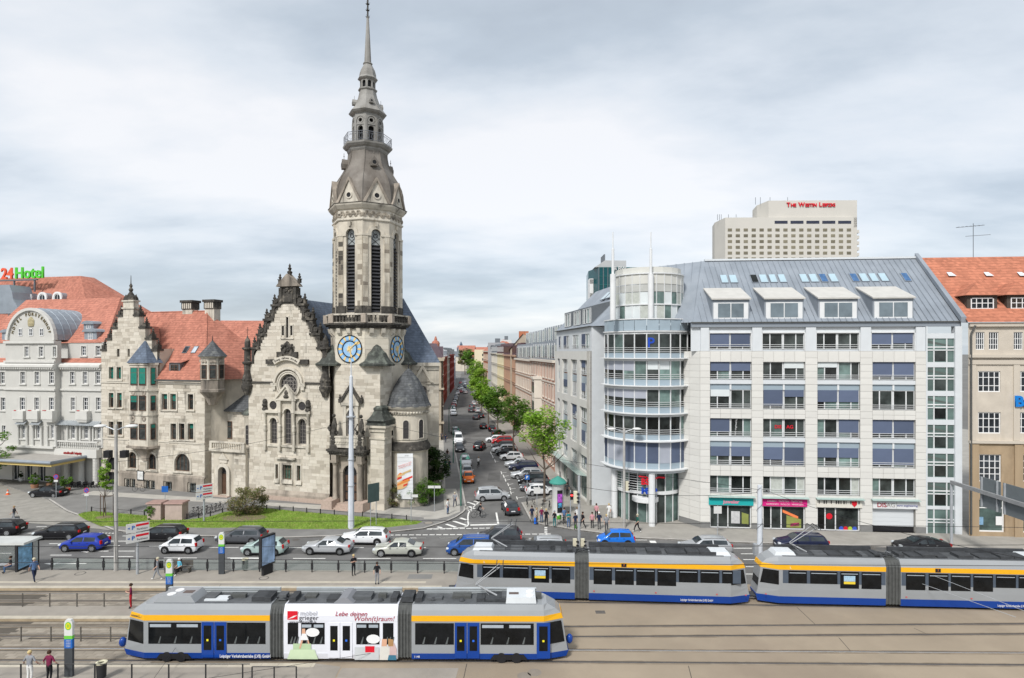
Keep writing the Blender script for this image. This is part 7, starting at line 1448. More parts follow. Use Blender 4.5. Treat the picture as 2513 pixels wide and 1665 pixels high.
# ================================================================== trams
M_tg=mat('tram_grey',(.285,.298,.308),.35,.04,.5,coat=.3);M_tb=mat('tram_blue',(.006,.048,.27),.35,.06,.5,coat=.4);M_to=mat('tram_yellow',(.78,.40,.015),.4,.03,coat=.3);M_tw=mat('tram_white_wrap',(.70,.71,.76),.4,.02,coat=.3)
M_tgl=mat('tram_glass',(.008,.009,.010),.08,.5,1.5,spec=.22);M_bel=mat('bellows_rubber',(.085,.088,.085),.8,.2,3);M_roofd=mat('tram_roof_dark',(.10,.105,.11),.7,.3,1.2);M_eq=mat('roof_equipment',(.055,.058,.062),.7,.3,2);M_rib=mat('roof_fairing',(.42,.45,.46),.5,.1,1)
M_pantl=mat('vent_bar_and_reflection',(.36,.40,.44),.4,.1);M_amb=mat('amber_lamp',(.8,.2,.02),.4,.05)  # pale tone of vent bars; on vent panes a reflection put into the colour
def tram_section(t,x0,x1,W,noseL,noseR,m_side,zt,z_or,z_sk,roof=True):
 """shell of one section: skirt, side, yellow band, sloping roof edge"""
 def plan(e=0.0,s=0.0):
  P=[]
  P+=[(x0+s,.42*W+e*0 if 0 else W*.22),(x0+1.5,e)]if noseL else[(x0,e)]
  P+=[(x1-1.5,e),(x1-s,W*.22)]if noseR else[(x1,e)]
  P+=[(x1-s,W*.78),(x1-1.5,W-e)]if noseR else[(x1,W-e)]
  P+=[(x0+1.5,W-e),(x0+s,W*.78)]if noseL else[(x0,W-e)]
  return P
 L=lambda b,lv,m:b.loft([[(x,y,z)for x,y in plan(e,s)]for e,s,z in lv],m)
 b=MB();L(b,[(.06,.1,.2),(.0,-.05,z_sk)],0);b.build('skirt',M_tb if m_side is not M_tw else M_tw,t)
 b=MB();L(b,[(.02,.0,z_sk),(.0,.12,1.2),(.0,.32,z_or)],0);b.build('side',m_side,t)
 b=MB();L(b,[(-.012,.3,z_or),(-.012,.42,z_or+.34)],0);b.build('band',M_to if m_side is not M_tw else M_tw,t)
 b=MB();L(b,[(0,.44,z_or+.34),(.1,.75,z_or+.62),(.26,1.3,zt)],0);b.build('roof_edge',m_side,t)
 b=MB();a,c=x0+(1.9 if noseL else .1),x1-(1.9 if noseR else .1);b.box(a,c,.34,W-.34,zt-.05,zt+.02);b.build('roof_deck',M_roofd,t)
 b=MB();b.box(a,c,W-.42,W-.24,zt-.04,zt+.36);b.build('roof_fairing',M_rib if zt<3.5 else M_eq,t)
 for k in range(3):block('fairing_groove',t,M_eq,a,c,W-.425,W-.42,zt+.04+k*.11,zt+.07+k*.11)
def tpane(t,x0,x1,z0,z1,m=M_tgl,name='side_window',y=-.015,sl=0.0):return MB().add([(x0,y,z0),(x1,y,z0),(x1,y,z1),(x0+sl,y,z1),(x0,.02,z0),(x1,.02,z0),(x1,.02,z1),(x0+sl,.02,z1)],[(0,1,2,3),(0,4,5,1),(1,5,6,2),(2,6,7,3),(3,7,4,0)]).build(name,m,t)
def tdoor(t,x0,x1,z0,z1,leaves=2,m=M_tb):
 for i in range(leaves):
  a,b=x0+(x1-x0)*i/leaves,x0+(x1-x0)*(i+1)/leaves;o=MB().box(a+.02,b-.02,-.03,.03,z0,z1).build('door',m,t);q=(b-a)*.2;MB().box(a+q,b-q,-.038,-.03,z0+.45,z1-.2).build('door_pane',M_tgl,o)
  block('door_sticker',o,(mat('yellow_sticker',(.8,.7,.03),.5,.02),mat('blue_sticker',(.03,.15,.7),.5,.02))[i],(a+b)/2-.06,(a+b)/2+.06,-.043,-.038,z0+1.0,z0+1.12)
def bellows(t,x0,x1,W,zt):
 for i in range(9):q=x0+(x1-x0)*(i+.5)/9;w_=(x1-x0)/9*.5;e=.06 if i%2 else .0;b=MB();b.prismx([(e+.02,.3),(W-e-.02,.3),(W-e-.02,zt-.45),(W-.3,zt),(.3,zt),(e+.02,zt-.45)],q-w_,q+w_);b.build('bellows_fold',M_bel,t)
 b=MB();r_=random.Random(int(x0*7));[b.tube([(x0-.2+r_.random(),r_.uniform(.5,1.6),zt+.05),(x0+r_.random()*.8,r_.uniform(.5,1.6),zt+.3),(x1+r_.uniform(-.2,.4),r_.uniform(.5,1.6),zt+.08)],.035,4)for _ in range(6)];b.build('cable_hoses',M_eq,t)
 for q in(x0-.55,x1+.15):block('junction_box',t,M_eq,q,q+.4,.5,1.5,zt,zt+.35)
def panto(t,bx,ex,hx,zb,ze,zh,W):
 o=MB().box(bx-.7,bx+.7,W/2-.6,W/2+.6,zb,zb+.14).build('pantograph_frame',M_eq,t);M_arm=mat('pantograph_arm',(.36,.37,.38),.5,.1);y=W/2
 MB().tube([(bx,y,zb+.15),(ex,y,ze)],.055,6).build('lower_arm',M_arm,o)
 for s in(-1,1):MB().tube([(ex,y+s*.12,ze),(hx,y+s*.35,zh)],.03,5).build('upper_arm',M_arm,o);MB().tube([(hx-.2+.4*(s>0),y-.8,zh+.0),(hx-.2+.4*(s>0),y-.6,zh+.09),(hx-.2+.4*(s>0),y+.6,zh+.09),(hx-.2+.4*(s>0),y+.8,zh)],.03,5).build('contact_strip',M_eq,o)
 MB().tube([(bx-.5,y+.1,zb+.15),(ex+.12,y+.1,ze-.1)],.015,4).build('control_rod',M_arm,o)
TF=Fr(-24.2,36.32,-.35);tx=lambda c,x:TF.px(c,x,300,0)[0]
t1=thing('tram','three-part grey, blue and yellow tram in front, its middle wrapped in a white furniture advert','tram',(TF.o[0],TF.o[1],0),TF.a);W=2.3
sA,sB,sC,sD,sE,sF=tx('X',95),tx('X',1600),tx('X',1738),tx('Y',575),tx('Y',710),tx('Y',2230)
for a,b,nl,nr,m in((sA,sB,True,False,M_tg),(sC,sD,False,False,M_tw),(sE,sF,False,True,M_tg)):tram_section(t1,a,b,W,nl,nr,m,3.45,2.53,.56)
bellows(t1,sB,sC,W,3.4);bellows(t1,sD,sE,W,3.4)
for c,a,b,nm in(('X',385,912,0),('X',1172,1558,0),('X',1780,1885,0),('X',1915,2150,0),('Y',175,400,0),('Y',432,535,0),('Y',745,1120,0),('Y',1378,1893,0)):
 x0,x1=tx(c,a),tx(c,b);tpane(t1,x0,x1,1.12,2.42)
 if x1-x0>1.2 and a not in(1172,745):
  for q in((.03,.43),(.54,.94)):tpane(t1,x0+(x1-x0)*q[0],x0+(x1-x0)*q[1],2.14,2.32,M_pantl,'vent_pane_reflection',-.02)  # pale strip reflections on the folded vents, painted as flat panes
 for k in range(3):xx=x0+(x1-x0)*(.18+.3*k);MB().add([(xx,-.019,1.15),(xx+.12,-.019,1.15),(xx+.2,-.019,1.55),(xx+.16,-.019,1.6)],[(0,1,2,3)]).build('seat_glimpse',mat('seat_grey',(.10,.11,.11),.6,.2),t1)
for c,a,b,l,m in(('X',915,1170,2,M_tb),('X',2182,2430,2,M_tw),('Y',1125,1370,2,M_tb),('Y',1918,2055,1,M_tb)):tdoor(t1,tx(c,a),tx(c,b),.3,2.45,l,m)
for s in(0,1):  # cab glazing on the tapering noses
 A=(sA if s==0 else sF);g=1 if s==0 else-1
 MB().add([(A+g*.2,W*.2,1.12),(A+g*1.45,-.02,1.12),(A+g*1.45,-.02,2.45),(A+g*.42,W*.16,2.45)],[(0,1,2,3)if s==0 else(3,2,1,0)]).build('cab_window',M_tgl,t1)
 MB().add([(A+g*.09,W*.24,1.15),(A+g*.33,W*.26,2.45),(A+g*.33,W*.74,2.45),(A+g*.09,W*.76,1.15)],[(0,1,2,3)]).build('windscreen',M_tgl,t1)
 MB().ball((A-g*.16,W/2 if s else .55,.95),.22,0,8,6,1.4).build('coupler_cover',M_tb,t1,True)
for c,a,b in(('X',460,815),('Y',1470,1835)):
 x0,x1=tx(c,a),tx(c,b);o=MB().prismy([(x0,.19),(x1,.19),(x1-.25,.52),(x0+.25,.52)],-.014,.05).build('wheel_recess',M_black,t1)
 for q in(.3,.7):b_=MB();b_.lathe([(.3,0),(.3,.08)],18);b2=MB();b2.add([(x0+(x1-x0)*q+x,-.03+z,.31+y)for x,y,z in b_.v],b_.f);b2.build('wheel',M_black,o)
b=tx('X',400);MB().taper(b,b+2.6,.35,1.95,3.42,3.85,.35,.1).build('air_conditioner',M_tg,t1);
for q in(.55,1.15):MB().lathe([(.26,3.85),(.26,3.88)],14,(b+.9+(q-.55)*.3,q+.2)).build('fan',M_white,t1)
block('grille',t1,mat('brown_grille',(.13,.10,.09),.8,.2),b+1.5,b+2.1,.9,1.3,3.85,3.87)
b=tx('Y',1620);MB().taper(b,b+1.9,.35,1.95,3.42,3.82,.06,.06).build('air_conditioner',M_lgrey,t1);[MB().lathe([(.24,3.82),(.24,3.85)],14,(b+1.5,q)).build('fan',M_white,t1)for q in(.75,1.35)];block('grille',t1,MATS['brown_grille'],b+.2,b+.8,.9,1.2,3.82,3.84)
MB().taper(sC+2.9,sD-2.7,.3,2.0,3.42,3.8,.5,.05).build('battery_hood',mat('hood_grey',(.22,.225,.24),.6,.05),t1);block('roof_hatch',t1,M_lgrey,tx('X',890),tx('X',1125),.6,1.3,3.46,3.56)
for q in(sA+6.3,sA+8.4,sC+.9,sD-1.2,sE+1.2,sC+4.0,sE+3.0):MB().lathe([(.16,3.44),(.2,3.5),(.1,3.62)],8,(q,.75+(q%1)*.5)).build('roof_vent',M_eq,t1)
for k in range(15):q=sA+3.2+k*1.55;block('roof_box',t1,(M_eq,M_roofd,M_bel)[k%3],q,q+.5+(k%4)*.22,.55+(k%3)*.25,1.35+(k%2)*.3,3.46,3.6+(k%5)*.05)
panto(t1,tx('Y',1530),tx('Y',1320),tx('Y',1560),3.5,4.35,5.55,W)
M_txw=mat('white_letters',(.75,.75,.75),.5,.02);M_gl=mat('light_grey_letters',(.42,.42,.44),.5,.02);M_dl=mat('charcoal_letters',(.06,.06,.07),.5,.02)
text('lettering','Leipziger Verkehrsbetriebe (LVB) GmbH',.26,M_txw,t1,(tx('X',1355),-.03,.38),depth=.003,sx=.72,bold=.004);text('lettering','www.L.de',.27,M_dl,t1,(tx('X',255),W*.09-.02,2.72),(pi/2,0,-.33),.003);text('fleet_number','1148',.18,M_txw,t1,(tx('Y',762),-.03,.38),depth=.003)
block('advert_logo',t1,M_red,tx('X',1778),tx('X',1880),-.03,-.02,2.62,3.14);MB().add([(tx('X',1782),-.033,2.66),(tx('X',1840),-.033,2.75),(tx('X',1878),-.033,2.9),(tx('X',1840),-.033,2.85)],[(0,1,2,3)]).build('logo_swoosh',M_txw,t1)
text('advert_text','möbel',.42,M_gl,t1,(tx('X',1990),-.03,3.02),(pi/2-.12,0,0),.003);text('advert_text','grieger',.42,M_dl,t1,(tx('X',1992),-.03,2.72),depth=.003);text('advert_text','www.moebel-grieger.de',.17,M_dl,t1,(tx('X',1932),-.03,2.48),depth=.003)
text('advert_text','Lebe deinen',.4,M_redd,t1,(tx('Y',125),-.03,2.98),(pi/2-.12,0,0),.003,shear=.25);text('advert_text','Wohn(t)raum!',.42,M_redd,t1,(tx('Y',345),-.03,2.68),depth=.003,shear=.25)
def adv(c,pts,m,y=-.022):MB().poly([(tx(c,x),y,1.12-(z-662)/4.081/40.3)for x,z in pts]).build('advert_print',m,t1)
M_mint,M_skin=mat('print_mint',(.55,.66,.45),.5,.05),mat('print_skin',(.62,.36,.24),.6,.1)
adv('X',[(1775,812),(2085,812),(2050,715),(1810,715)],M_mint);adv('X',[(1835,715),(2015,715),(2015,655),(1835,655)],mat('print_green',(.42,.55,.34),.5,.05),-.024);adv('X',[(1905,620),(1990,620),(1965,555),(1925,555)],M_txw,-.03);adv('X',[(1922,555),(1960,555),(1955,505),(1925,505)],M_skin,-.03);adv('X',[(1895,705),(1910,705),(1935,622),(1915,622)],M_skin,-.03);adv('X',[(1975,622),(1990,622),(2000,655),(1985,660)],M_skin,-.03)
ay=lambda p:[(x,(z-730)*1.0345+662)for x,z in p]
MB().poly([(tx('X',2030)+.42*cos(i*.45),-.03,1.85+.27*sin(i*.45))for i in range(14)]).build('speech_bubble',M_txw,t1);MB().poly([(tx('Y',340)+.42*cos(i*.45),-.03,1.45+.28*sin(i*.45))for i in range(14)]).build('speech_bubble',M_txw,t1)
def advy(pts,m,y=-.022):MB().poly([(tx('Y',x),y,1.12-(z-718)/3.945/40.3)for x,z in pts]).build('advert_print',m,t1)
advy([(160,868),(395,868),(395,745),(160,745)],mat('print_grey_sofa',(.52,.54,.55),.5,.06));advy([(262,795),(352,795),(352,735),(262,735)],M_red,-.025);advy([(398,868),(500,868),(505,760),(470,725),(410,740)],mat('print_cream',(.62,.60,.55),.5,.06),-.026);advy([(495,868),(565,868),(565,760),(540,700),(500,730)],mat('print_rose',(.55,.40,.38),.5,.08),-.028);advy([(420,735),(470,735),(472,665),(425,665)],M_skin,-.03);advy([(485,735),(535,735),(535,670),(485,660)],mat('print_hair',(.38,.22,.1),.5,.2),-.03);advy([(480,868),(565,868),(560,820),(490,820)],mat('print_jeans',(.05,.16,.24),.6,.1),-.032)
# --- two coupled trams behind
UF=Fr(-4.3,45.55,-3.85)
def tram_b(label,fr):
 t=thing('tram',label,'tram',(fr.o[0],fr.o[1],0),fr.a);ux=lambda x:UF.px('U',x,350,0)[0]
 e=[ux(v)for v in(105,1003,1108,2320)];tram_section(t,e[0],e[1],W,True,False,M_tg,3.6,2.72,.72);tram_section(t,e[2],e[3],W,False,True,M_tg,3.6,2.72,.72);bellows(t,e[1],e[2],W,3.5)
 for a,b,lo in((315,445,0),(468,660,0),(680,812,1),(830,970,1),(1143,1280,1),(1303,1443,1),(1460,1600,1),(1618,1758,1),(1778,1920,0),(1938,2080,0),(2100,2180,0)):
  tpane(t,ux(a),ux(b),1.42 if lo else 1.72,2.66);tpane(t,ux(a)+.08,ux(b)-.08,2.47,2.52,M_pantl,'vent_bar',-.02)
 for a,b in((276,1000),(1112,2240)):block('window_band',t,mat('band_slate',(.075,.095,.125),.4,.1),ux(a),ux(b),-.008,.02,1.72,2.69)
 for A,g in((e[0],1),(e[3],-1)):
  MB().add([(A+g*.26,W*.19,1.6),(A+g*1.48,-.02,1.6),(A+g*1.48,-.02,2.65),(A+g*.46,W*.16,2.65)],[(0,1,2,3)if g>0 else(3,2,1,0)]).build('cab_window',M_tgl,t);MB().add([(A+g*.12,W*.24,1.3),(A+g*.33,W*.26,2.65),(A+g*.33,W*.74,2.65),(A+g*.12,W*.76,1.3)],[(0,1,2,3)]).build('windscreen',M_tgl,t);MB().tube([(A,W/2,.5),(A-g*.6,W/2,.45)],.12,6).build('coupler',M_eq,t);MB().taper(min(A+g*1.3,A+g*3.0),max(A+g*1.3,A+g*3.0),.45,1.85,3.5,3.85,.2,.15).build('air_conditioner',M_lgrey,t)
 for x in(150,1140,1600,2055,2270):block('marker_lamp',t,mat('marker_red',(.5,.1,.1),.4,.05),ux(x),ux(x)+.12,-.03,-.01,.85,.93)
 for x in(400,520,620,720,820,900,1200,1290,1400,1550,1700,1850,1950):block('roof_box',t,(M_eq,M_roofd,M_eq)[x%3],ux(x),ux(x)+.7+(x%7)*.12,.5+(x%5)*.1,1.5,3.58,3.74+(x%4)*.05)
 panto(t,ux(490),ux(370),ux(540),3.55,4.35,5.6,W);block('destination_display',t,M_black,ux(1350),ux(1388),-.03,-.01,2.76,3.02);text('line_number','7',.2,M_amb,t,(ux(1369),-.035,2.89),depth=.003);text('lettering','Leipziger Verkehrsbetriebe (LVB) GmbH',.24,M_txw,t,(ux(1910),-.03,.42),depth=.003,sx=.6);text('lettering','L',.22,M_txw,t,(ux(330),-.03,2.88),depth=.003)
 block('window_poster',t,mat('poster_blue',(.35,.50,.62),.5,.3,6),ux(705),ux(785),-.025,-.016,1.95,2.35);block('poster_strip',t,mat('poster_yellow',(.75,.55,.05),.5,.05),ux(705),ux(785),-.026,-.016,1.75,1.93);return t
tram_b('grey, blue and yellow two-part tram at the platform, front coach of the coupled pair',UF)
VX=(1866-CX0)*44.35/FPX;tram_b('grey, blue and yellow two-part tram cut by the right picture edge',Fr(VX,44.35,-3.3))
# ================================================================== cars
M_cgl=mat('car_glass',(.035,.044,.05),.06,.5,1.0,spec=.4);M_tyre=mat('tyre',(.018,.018,.018),.85,.1);M_rim=mat('alloy_rim',(.42,.43,.44),.35,.1,4,metal=.6);M_hl=mat('headlamp',(.62,.66,.68),.1,.1);M_tl=mat('tail_lamp',(.45,.012,.012),.2,.1);M_plate=mat('number_plate',(.68,.69,.70),.5,.03);M_trimb=mat('black_trim',(.025,.025,.027),.6,.1)
KIND=dict(  # length, width, height, cowl, roof start, roof end, glass foot, deck height, belt
wagon=(4.75,1.82,1.46,.27,.42,.89,.975,.98,.92),hatch=(4.05,1.72,1.46,.24,.40,.85,.965,.98,.92),mini=(3.6,1.62,1.52,.20,.37,.88,.975,1.0,.95),sedan=(4.55,1.78,1.43,.27,.43,.69,.85,.99,.90),coupe=(4.7,1.82,1.38,.28,.45,.66,.90,1.0,.90),mpv=(4.4,1.82,1.64,.19,.36,.90,.98,1.05,1.0),van=(5.0,1.95,2.1,.16,.29,.97,.99,1.3,1.15),smart=(2.7,1.56,1.52,.17,.38,.86,.985,1.05,.98),suv=(4.55,1.85,1.68,.25,.40,.88,.97,1.05,1.02))
def lerp(P,x):
 for(a,b),(c,d)in zip(P,P[1:]):
  if a<=x<=c:return b+(d-b)*(x-a)/max(c-a,1e-6)
 return P[-1][1]
CM={}
def car_parts(k):
 if k in CM:return CM[k]
 L,Wd,H,cw,rs,re,gf,zd,bl=KIND[k];w=Wd/2;ri=.33 if k!='smart' else .29
 hood=bl+(.06 if k not in('van','mpv')else .1)
 top=[(0,.60),(.025,.72),(.08,hood-.14 if k!='van' else .95),(cw,hood),((cw+rs)/2,(hood+H)/2+.03),(rs,H-.04),((rs+re)/2,H),(re,H-.05),(gf,zd),(.99,zd-.06 if gf<.95 else .85),(1,.66)]
 belt=[(0,.52),(.025,.6),(.08,.68 if k!='van' else .8),(cw,bl-.02),(rs,bl),(re,bl+.03),(gf,bl),(.99,.78),(1,.58)]
 wid=[(0,.70),(.025,.84),(.08,.95),(.2,1),(.8,1),(.95,.96),(.99,.90),(1,.82)]
 tw=[(0,.62),(.08,.80),(cw,.80),(rs,.69),(re,.68),(gf,.74 if gf>.95 else .78),(1,.70)]
 xs=sorted({0,.025,.08,cw*.6,cw,(cw+rs)/2,rs,(rs+re)/2,re,(re+gf)/2,gf,.99,1});b=MB();rings=[]
 for x in xs:
  W_=w*lerp(wid,x);zt=lerp(top,x);zb=min(lerp(belt,x),zt-.03);t_=w*lerp(tw,x);lo=.2 if .06<x<.94 else .3;X=L/2-x*L
  h=[(W_*.90,lo),(W_,.42),(W_*1.0,(zb+.42)/2+.05),(W_*.965,zb),(min(t_,W_*.96),zt-.055 if zt-zb>.1 else zt-.02),(t_*.75,zt)]
  rings.append([(X,y,z)for y,z in h]+[(X,-y,z)for y,z in h[::-1]])
 b.loft(rings,0);P={'body':b.mesh('body',M_tg,50)}
 def edge(x,f,s):  # point on the cabin side between belt (0) and roof edge (1)
  zt=lerp(top,x);zb=lerp(belt,x);y0=w*lerp(wid,x)*.965;y1=w*lerp(tw,x);return(L/2-x*L,s*(y0+(y1-y0)*f+.012),zb+(zt-.055-zb)*f)
 Bp=rs+(re-rs)*.42;panes=[]
 fr_=re
 for s in(-1,1):
  for a,e_,top_a in((cw+(rs-cw)*.22,Bp-.012,rs+.01),(Bp+.012,fr_,Bp+.012)):
   q=MB();pts=[edge(a,.07,s),edge(e_ if e_<re else re+.01,.07,s)]+([edge(e_,.5,s)]if e_>re else[])+[edge(min(e_,re),.88,s),edge(top_a,.88,s)];q.poly(pts);panes.append(('side_window',q.mesh('side_window',M_cgl)))
 def topq(x0,x1,f,o=.015):
  q=MB();z0,z1=lerp(top,x0),lerp(top,x1);a,c=w*lerp(tw,x0)*f,w*lerp(tw,x1)*f;m_=(x0+x1)/2;q.add([(L/2-x0*L,a,z0+o-.02),(L/2-x0*L,-a,z0+o-.02),(L/2-m_*L,-(a+c)/2,lerp(top,m_)+o),(L/2-x1*L,-c,z1+o-.02),(L/2-x1*L,c,z1+o-.02),(L/2-m_*L,(a+c)/2,lerp(top,m_)+o)],[(0,1,2,5),(5,2,3,4)]);return q
 panes.append(('windscreen',topq(cw+.015,rs-.012,.93,.022).mesh('windscreen',M_cgl)))
 q=MB();X0,X1=L/2-(re+(gf-re)*.12)*L,L/2-(re+(gf-re)*.9)*L;z0,z1=lerp(top,re+(gf-re)*.12),lerp(top,re+(gf-re)*.9);a=w*.62;dn=.03;q.poly([(X0-dn,a,z0+dn*.5),(X0-dn,-a,z0+dn*.5),(X1-dn,-a*1.05,z1+dn*.5),(X1-dn,a*1.05,z1+dn*.5)]);panes.append(('rear_window',q.mesh('rear_window',M_cgl)))
 P['panes']=panes
 wh=MB();wh.lathe([(.2,-.09),(ri-.02,-.1),(ri,-.06),(ri,.06),(ri-.02,.1),(.2,.09)],18);q=MB();q.add([(x,z,y)for x,y,z in wh.v],wh.f);P['tyre']=q.mesh('tyre',M_tyre,40)
 rm=MB()
 for i in range(7):a=i*2*pi/7;rm.add([(.04*cos(a+1.57),.04*sin(a+1.57),0),(.04*cos(a-1.57),.04*sin(a-1.57),0),(.2*cos(a-.22),.2*sin(a-.22),-.01),(.2*cos(a+.22),.2*sin(a+.22),-.01)],[(0,1,2,3)])
 arch_ring(rm,0,0,.19,.235,-.005,.02,0,0,2*pi,16);rm.v=[(x,-.1,z)if False else p for p in rm.v for x,z in((0,0),)];R2=MB();R2.add([(x,-.105,z if abs(y)<=.03 and abs(z)>.03 else y)for x,y,z in rm.v],rm.f);P['rim']=R2.mesh('rim',M_rim)
 ad=MB();ad.poly([((ri+.06)*cos(i*pi/10),0,(ri+.06)*sin(i*pi/10))for i in range(20)]);P['arch']=ad.mesh('wheel_arch',M_black);P['ri']=ri
 CM[k]=P;return P
ubox={}
def small(par,nm,m,c,s,rz=0):
 if(nm,m.name)not in ubox:ubox[(nm,m.name)]=MB().taper(-.5,.5,-.5,.5,-.5,.5,.08,.08).mesh(nm,m)
 o=link(nm,ubox[(nm,m.name)],par,c,rz,s);return o
PAINT={}
def paint(c):
 n={'black':(.012,.012,.014),'blue':(.02,.045,.33),'white':(.72,.73,.74),'grey':(.10,.105,.115),'mint':(.42,.53,.50),'silver':(.46,.475,.49),'beige':(.50,.51,.45),'vblue':(.02,.08,.30),'bright_blue':(.015,.16,.62),'navy':(.015,.02,.05),'orange':(.72,.16,.02),'red':(.42,.015,.02),'dgrey':(.045,.048,.055)}[c]
 return mat('paint_'+c,n,.35,.03,1,coat=.22,spec=.2,metal=.25 if c in('silver','grey','beige','mint')else 0)
def car(kind,colr,label,x,y,deg,group=None,lights=True,far=False):
 P=car_parts(kind);L,Wd,H,cw,rs,re,gf,zd,bl=KIND[kind];w=Wd/2;t=thing('car' if kind!='van' else 'van',label,'car' if kind!='van' else 'van',(x,y,.015),radians(deg),group)
 bo=link('body',P['body'],t);bo.material_slots[0].link='OBJECT';bo.material_slots[0].material=paint(colr)
 for nm,me in P['panes']:link(nm,me,t)
 ri=P['ri']
 for sx_ in(L*.5-L*.185,-L*.5+L*.195):
  for s in(-1,1):
   o=link('wheel',P['tyre'],t,(sx_,s*(w-.07),ri),0 if s<0 else pi);link('rim',P['rim'],o)
   if not far:a=link('wheel_arch',P['arch'],t,(sx_,s*(w+.003),ri+.03),0)
 for s in(-1,1):
  small(t,'headlight',M_hl,(L/2-.16,s*(w*.72),.66 if kind!='van' else .85),(.26,.3,.15));small(t,'tail_light',M_tl,(-L/2+.07,s*(w*.76),.86 if kind!='sedan' else .82),(.16,.26,.2 if kind in('sedan','coupe','wagon')else .32))
  if not far:small(t,'mirror',bo.material_slots[0].material,(L/2-(cw+.09)*L,s*(w+.07),bl+.05),(.12,.18,.12));[small(t,'door_handle',M_trimb if colr!='black' else M_rim,(L/2-q*L,s*(w*.985),bl-.1),(.18,.03,.03))for q in(.52,.70)];small(t,'sill',M_trimb,(0,s*(w*.93),.25),(L*.52,.1,.1))
 small(t,'number_plate',M_plate,(-L/2-.01,0,.62),(.03,.5,.11));small(t,'number_plate',M_plate,(L/2-.0,0,.42),(.05,.5,.1));small(t,'grille',M_trimb,(L/2-.03,0,.60),(.06,.8,.12));small(t,'bumper',M_trimb,(-L/2+.03,0,.36),(.08,Wd*.7,.12));small(t,'bumper',M_trimb,(L/2-.06,0,.32),(.1,Wd*.72,.12))
 if kind in('wagon','suv','mpv')and not far:[small(t,'roof_rail',M_rim,(L/2-(rs+re)/2*L,s*w*.6,H+.0),(L*.42,.04,.05))for s in(-1,1)]
 return t
MR='cars in traffic on the main road'
for kind,c,lb,px,py,dg,dd in(('wagon','black','black car cut by the left picture edge',-22,1318,184,.9),('wagon','black','black estate car behind the blue hatchback',133,1327,181,.9),('hatch','blue','dark blue hatchback leaving the bus shelter',192,1356,181,.85),('wagon','black','black estate car behind the two-board parking sign',383,1332,179,.9),('mini','white','small white hatchback with red tail lights',434,1361,178,.8),('wagon','grey','dark grey estate car behind the blue stop pylon',583,1338,178,.9),('hatch','mint','pale mint hatchback behind the platform advert board',641,1366,179,.85),('sedan','silver','silver saloon with light grey wheels on the main road',798,1364,178,.9),('wagon','white','white estate car with dark glass roof',890,1340,178,.9),('sedan','beige','pale champagne saloon in the near lane',973,1369,179,.9),('mpv','vblue','dark blue people carrier beside the front tram end',1152,1366,179,.9),('suv','dgrey','charcoal crossover behind the blue people carrier',1224,1341,176,.9),('wagon','silver','silver estate car hidden to the wheels by the tram roof',1330,1364,179,.9),('mini','bright_blue','bright blue small hatchback in front of the office corner',1514,1345,178,.8),('wagon','silver','silver car half hidden behind the rear tram roof',1737,1364,179,.9),('wagon','navy','dark blue estate car behind the pantograph on the right',1976,1354,176,.9),('coupe','black','black fastback saloon near the right picture edge',2276,1361,176,.9)):
 x,y=gnd('P',px,py);car(kind,c,lb,x,y+dd,dg,MR)
x,y=gnd('P',107,1223);car('sedan','black','long black saloon parked before the hotel cafe',x,y+.9,176)
x,y=gnd('S',500,1362);car('mpv','silver','silver people carrier turning into the side street',x+.1,y+.9,8)
x,y=gnd('S',640,1476);car('hatch','dgrey','dark grey hatchback with brake lights on at the junction',x,y+2.0,100)
x,y=gnd('S',409,988);car('suv','black','black car driving away in the middle of the side street',x,y+2.0,82)
x,y=gnd('S',436,828);car('hatch','black','black hatchback further up the side street',x,y+2,97,None,True,True)
AP='cars parked at an angle on the right of the side street'
for kind,c,lb,sx_,sy_ in(('hatch','white','white hatchback, parked nearest to the advertising pillar',855,1322),('wagon','grey','grey estate car parked second from the advertising pillar',828,1292),('mpv','black','black people carrier, third parked car from the pillar',798,1242),('wagon','silver','silver estate parked between the black and the navy car',752,1196),('wagon','navy','navy blue estate parked beside the silver one',727,1136),('sedan','silver','silver car with black roof parked above the navy one',692,1112),('hatch','white','white hatchback parked near the second tree',640,1060),('hatch','black','black hatchback parked between two white cars',605,1026),('wagon','white','white estate parked third from the red van',588,1003),('wagon','dgrey','dark grey estate parked next to the red van',578,975),('mpv','red','red people carrier at the far end of the angled bays',572,940),('hatch','white','white hatchback nose peeping out beside the red van',520,926)):
 x,y=gnd('S',sx_,sy_);car(kind,c,lb,x+.2,y+.9,184 if 'white hatchback, parked' not in lb else 8,AP)
LP='cars parked along the left kerb of the side street'
for kind,c,lb,sx_,sy_ in(('smart','orange','small orange car at the head of the left parked row',323,1240),('hatch','silver','silver car parked behind the small orange one',313,1188),('wagon','white','white car third in the left parked row',303,1108),('wagon','dgrey','dark car parked in front of the white van',258,998),('van','white','white delivery van parked on the left kerb',250,940),('wagon','silver','silver car parked behind the white van',228,868)):
 x,y=gnd('S',sx_,sy_);car(kind,c,lb,x,y+1.9,-83,LP)
r_=random.Random(77);cc=('white','silver','grey','red','white','black','silver','navy')
for i in range(9):d=176+i*8.5;car(r_.choice(('hatch','wagon')),cc[i%8],'far %s car, %s in the row parked along the left kerb beyond the beige house'%(cc[i%8],ORD[i]),lerp([(y,x)for x,y in LK],d)+1.1,d,-84,'far cars on the left kerb',True,True)
for i in range(12):d=262+i*9;car(r_.choice(('hatch','wagon')),cc[(i*3)%8],'tiny %s car, %s of those parked where the street bends'%(cc[(i*3)%8],ORD[i]),lerp([(y,x)for x,y in LK],d)+1.4+(i%3)*1.2,d,-86,'tiny cars at the bend',True,True)
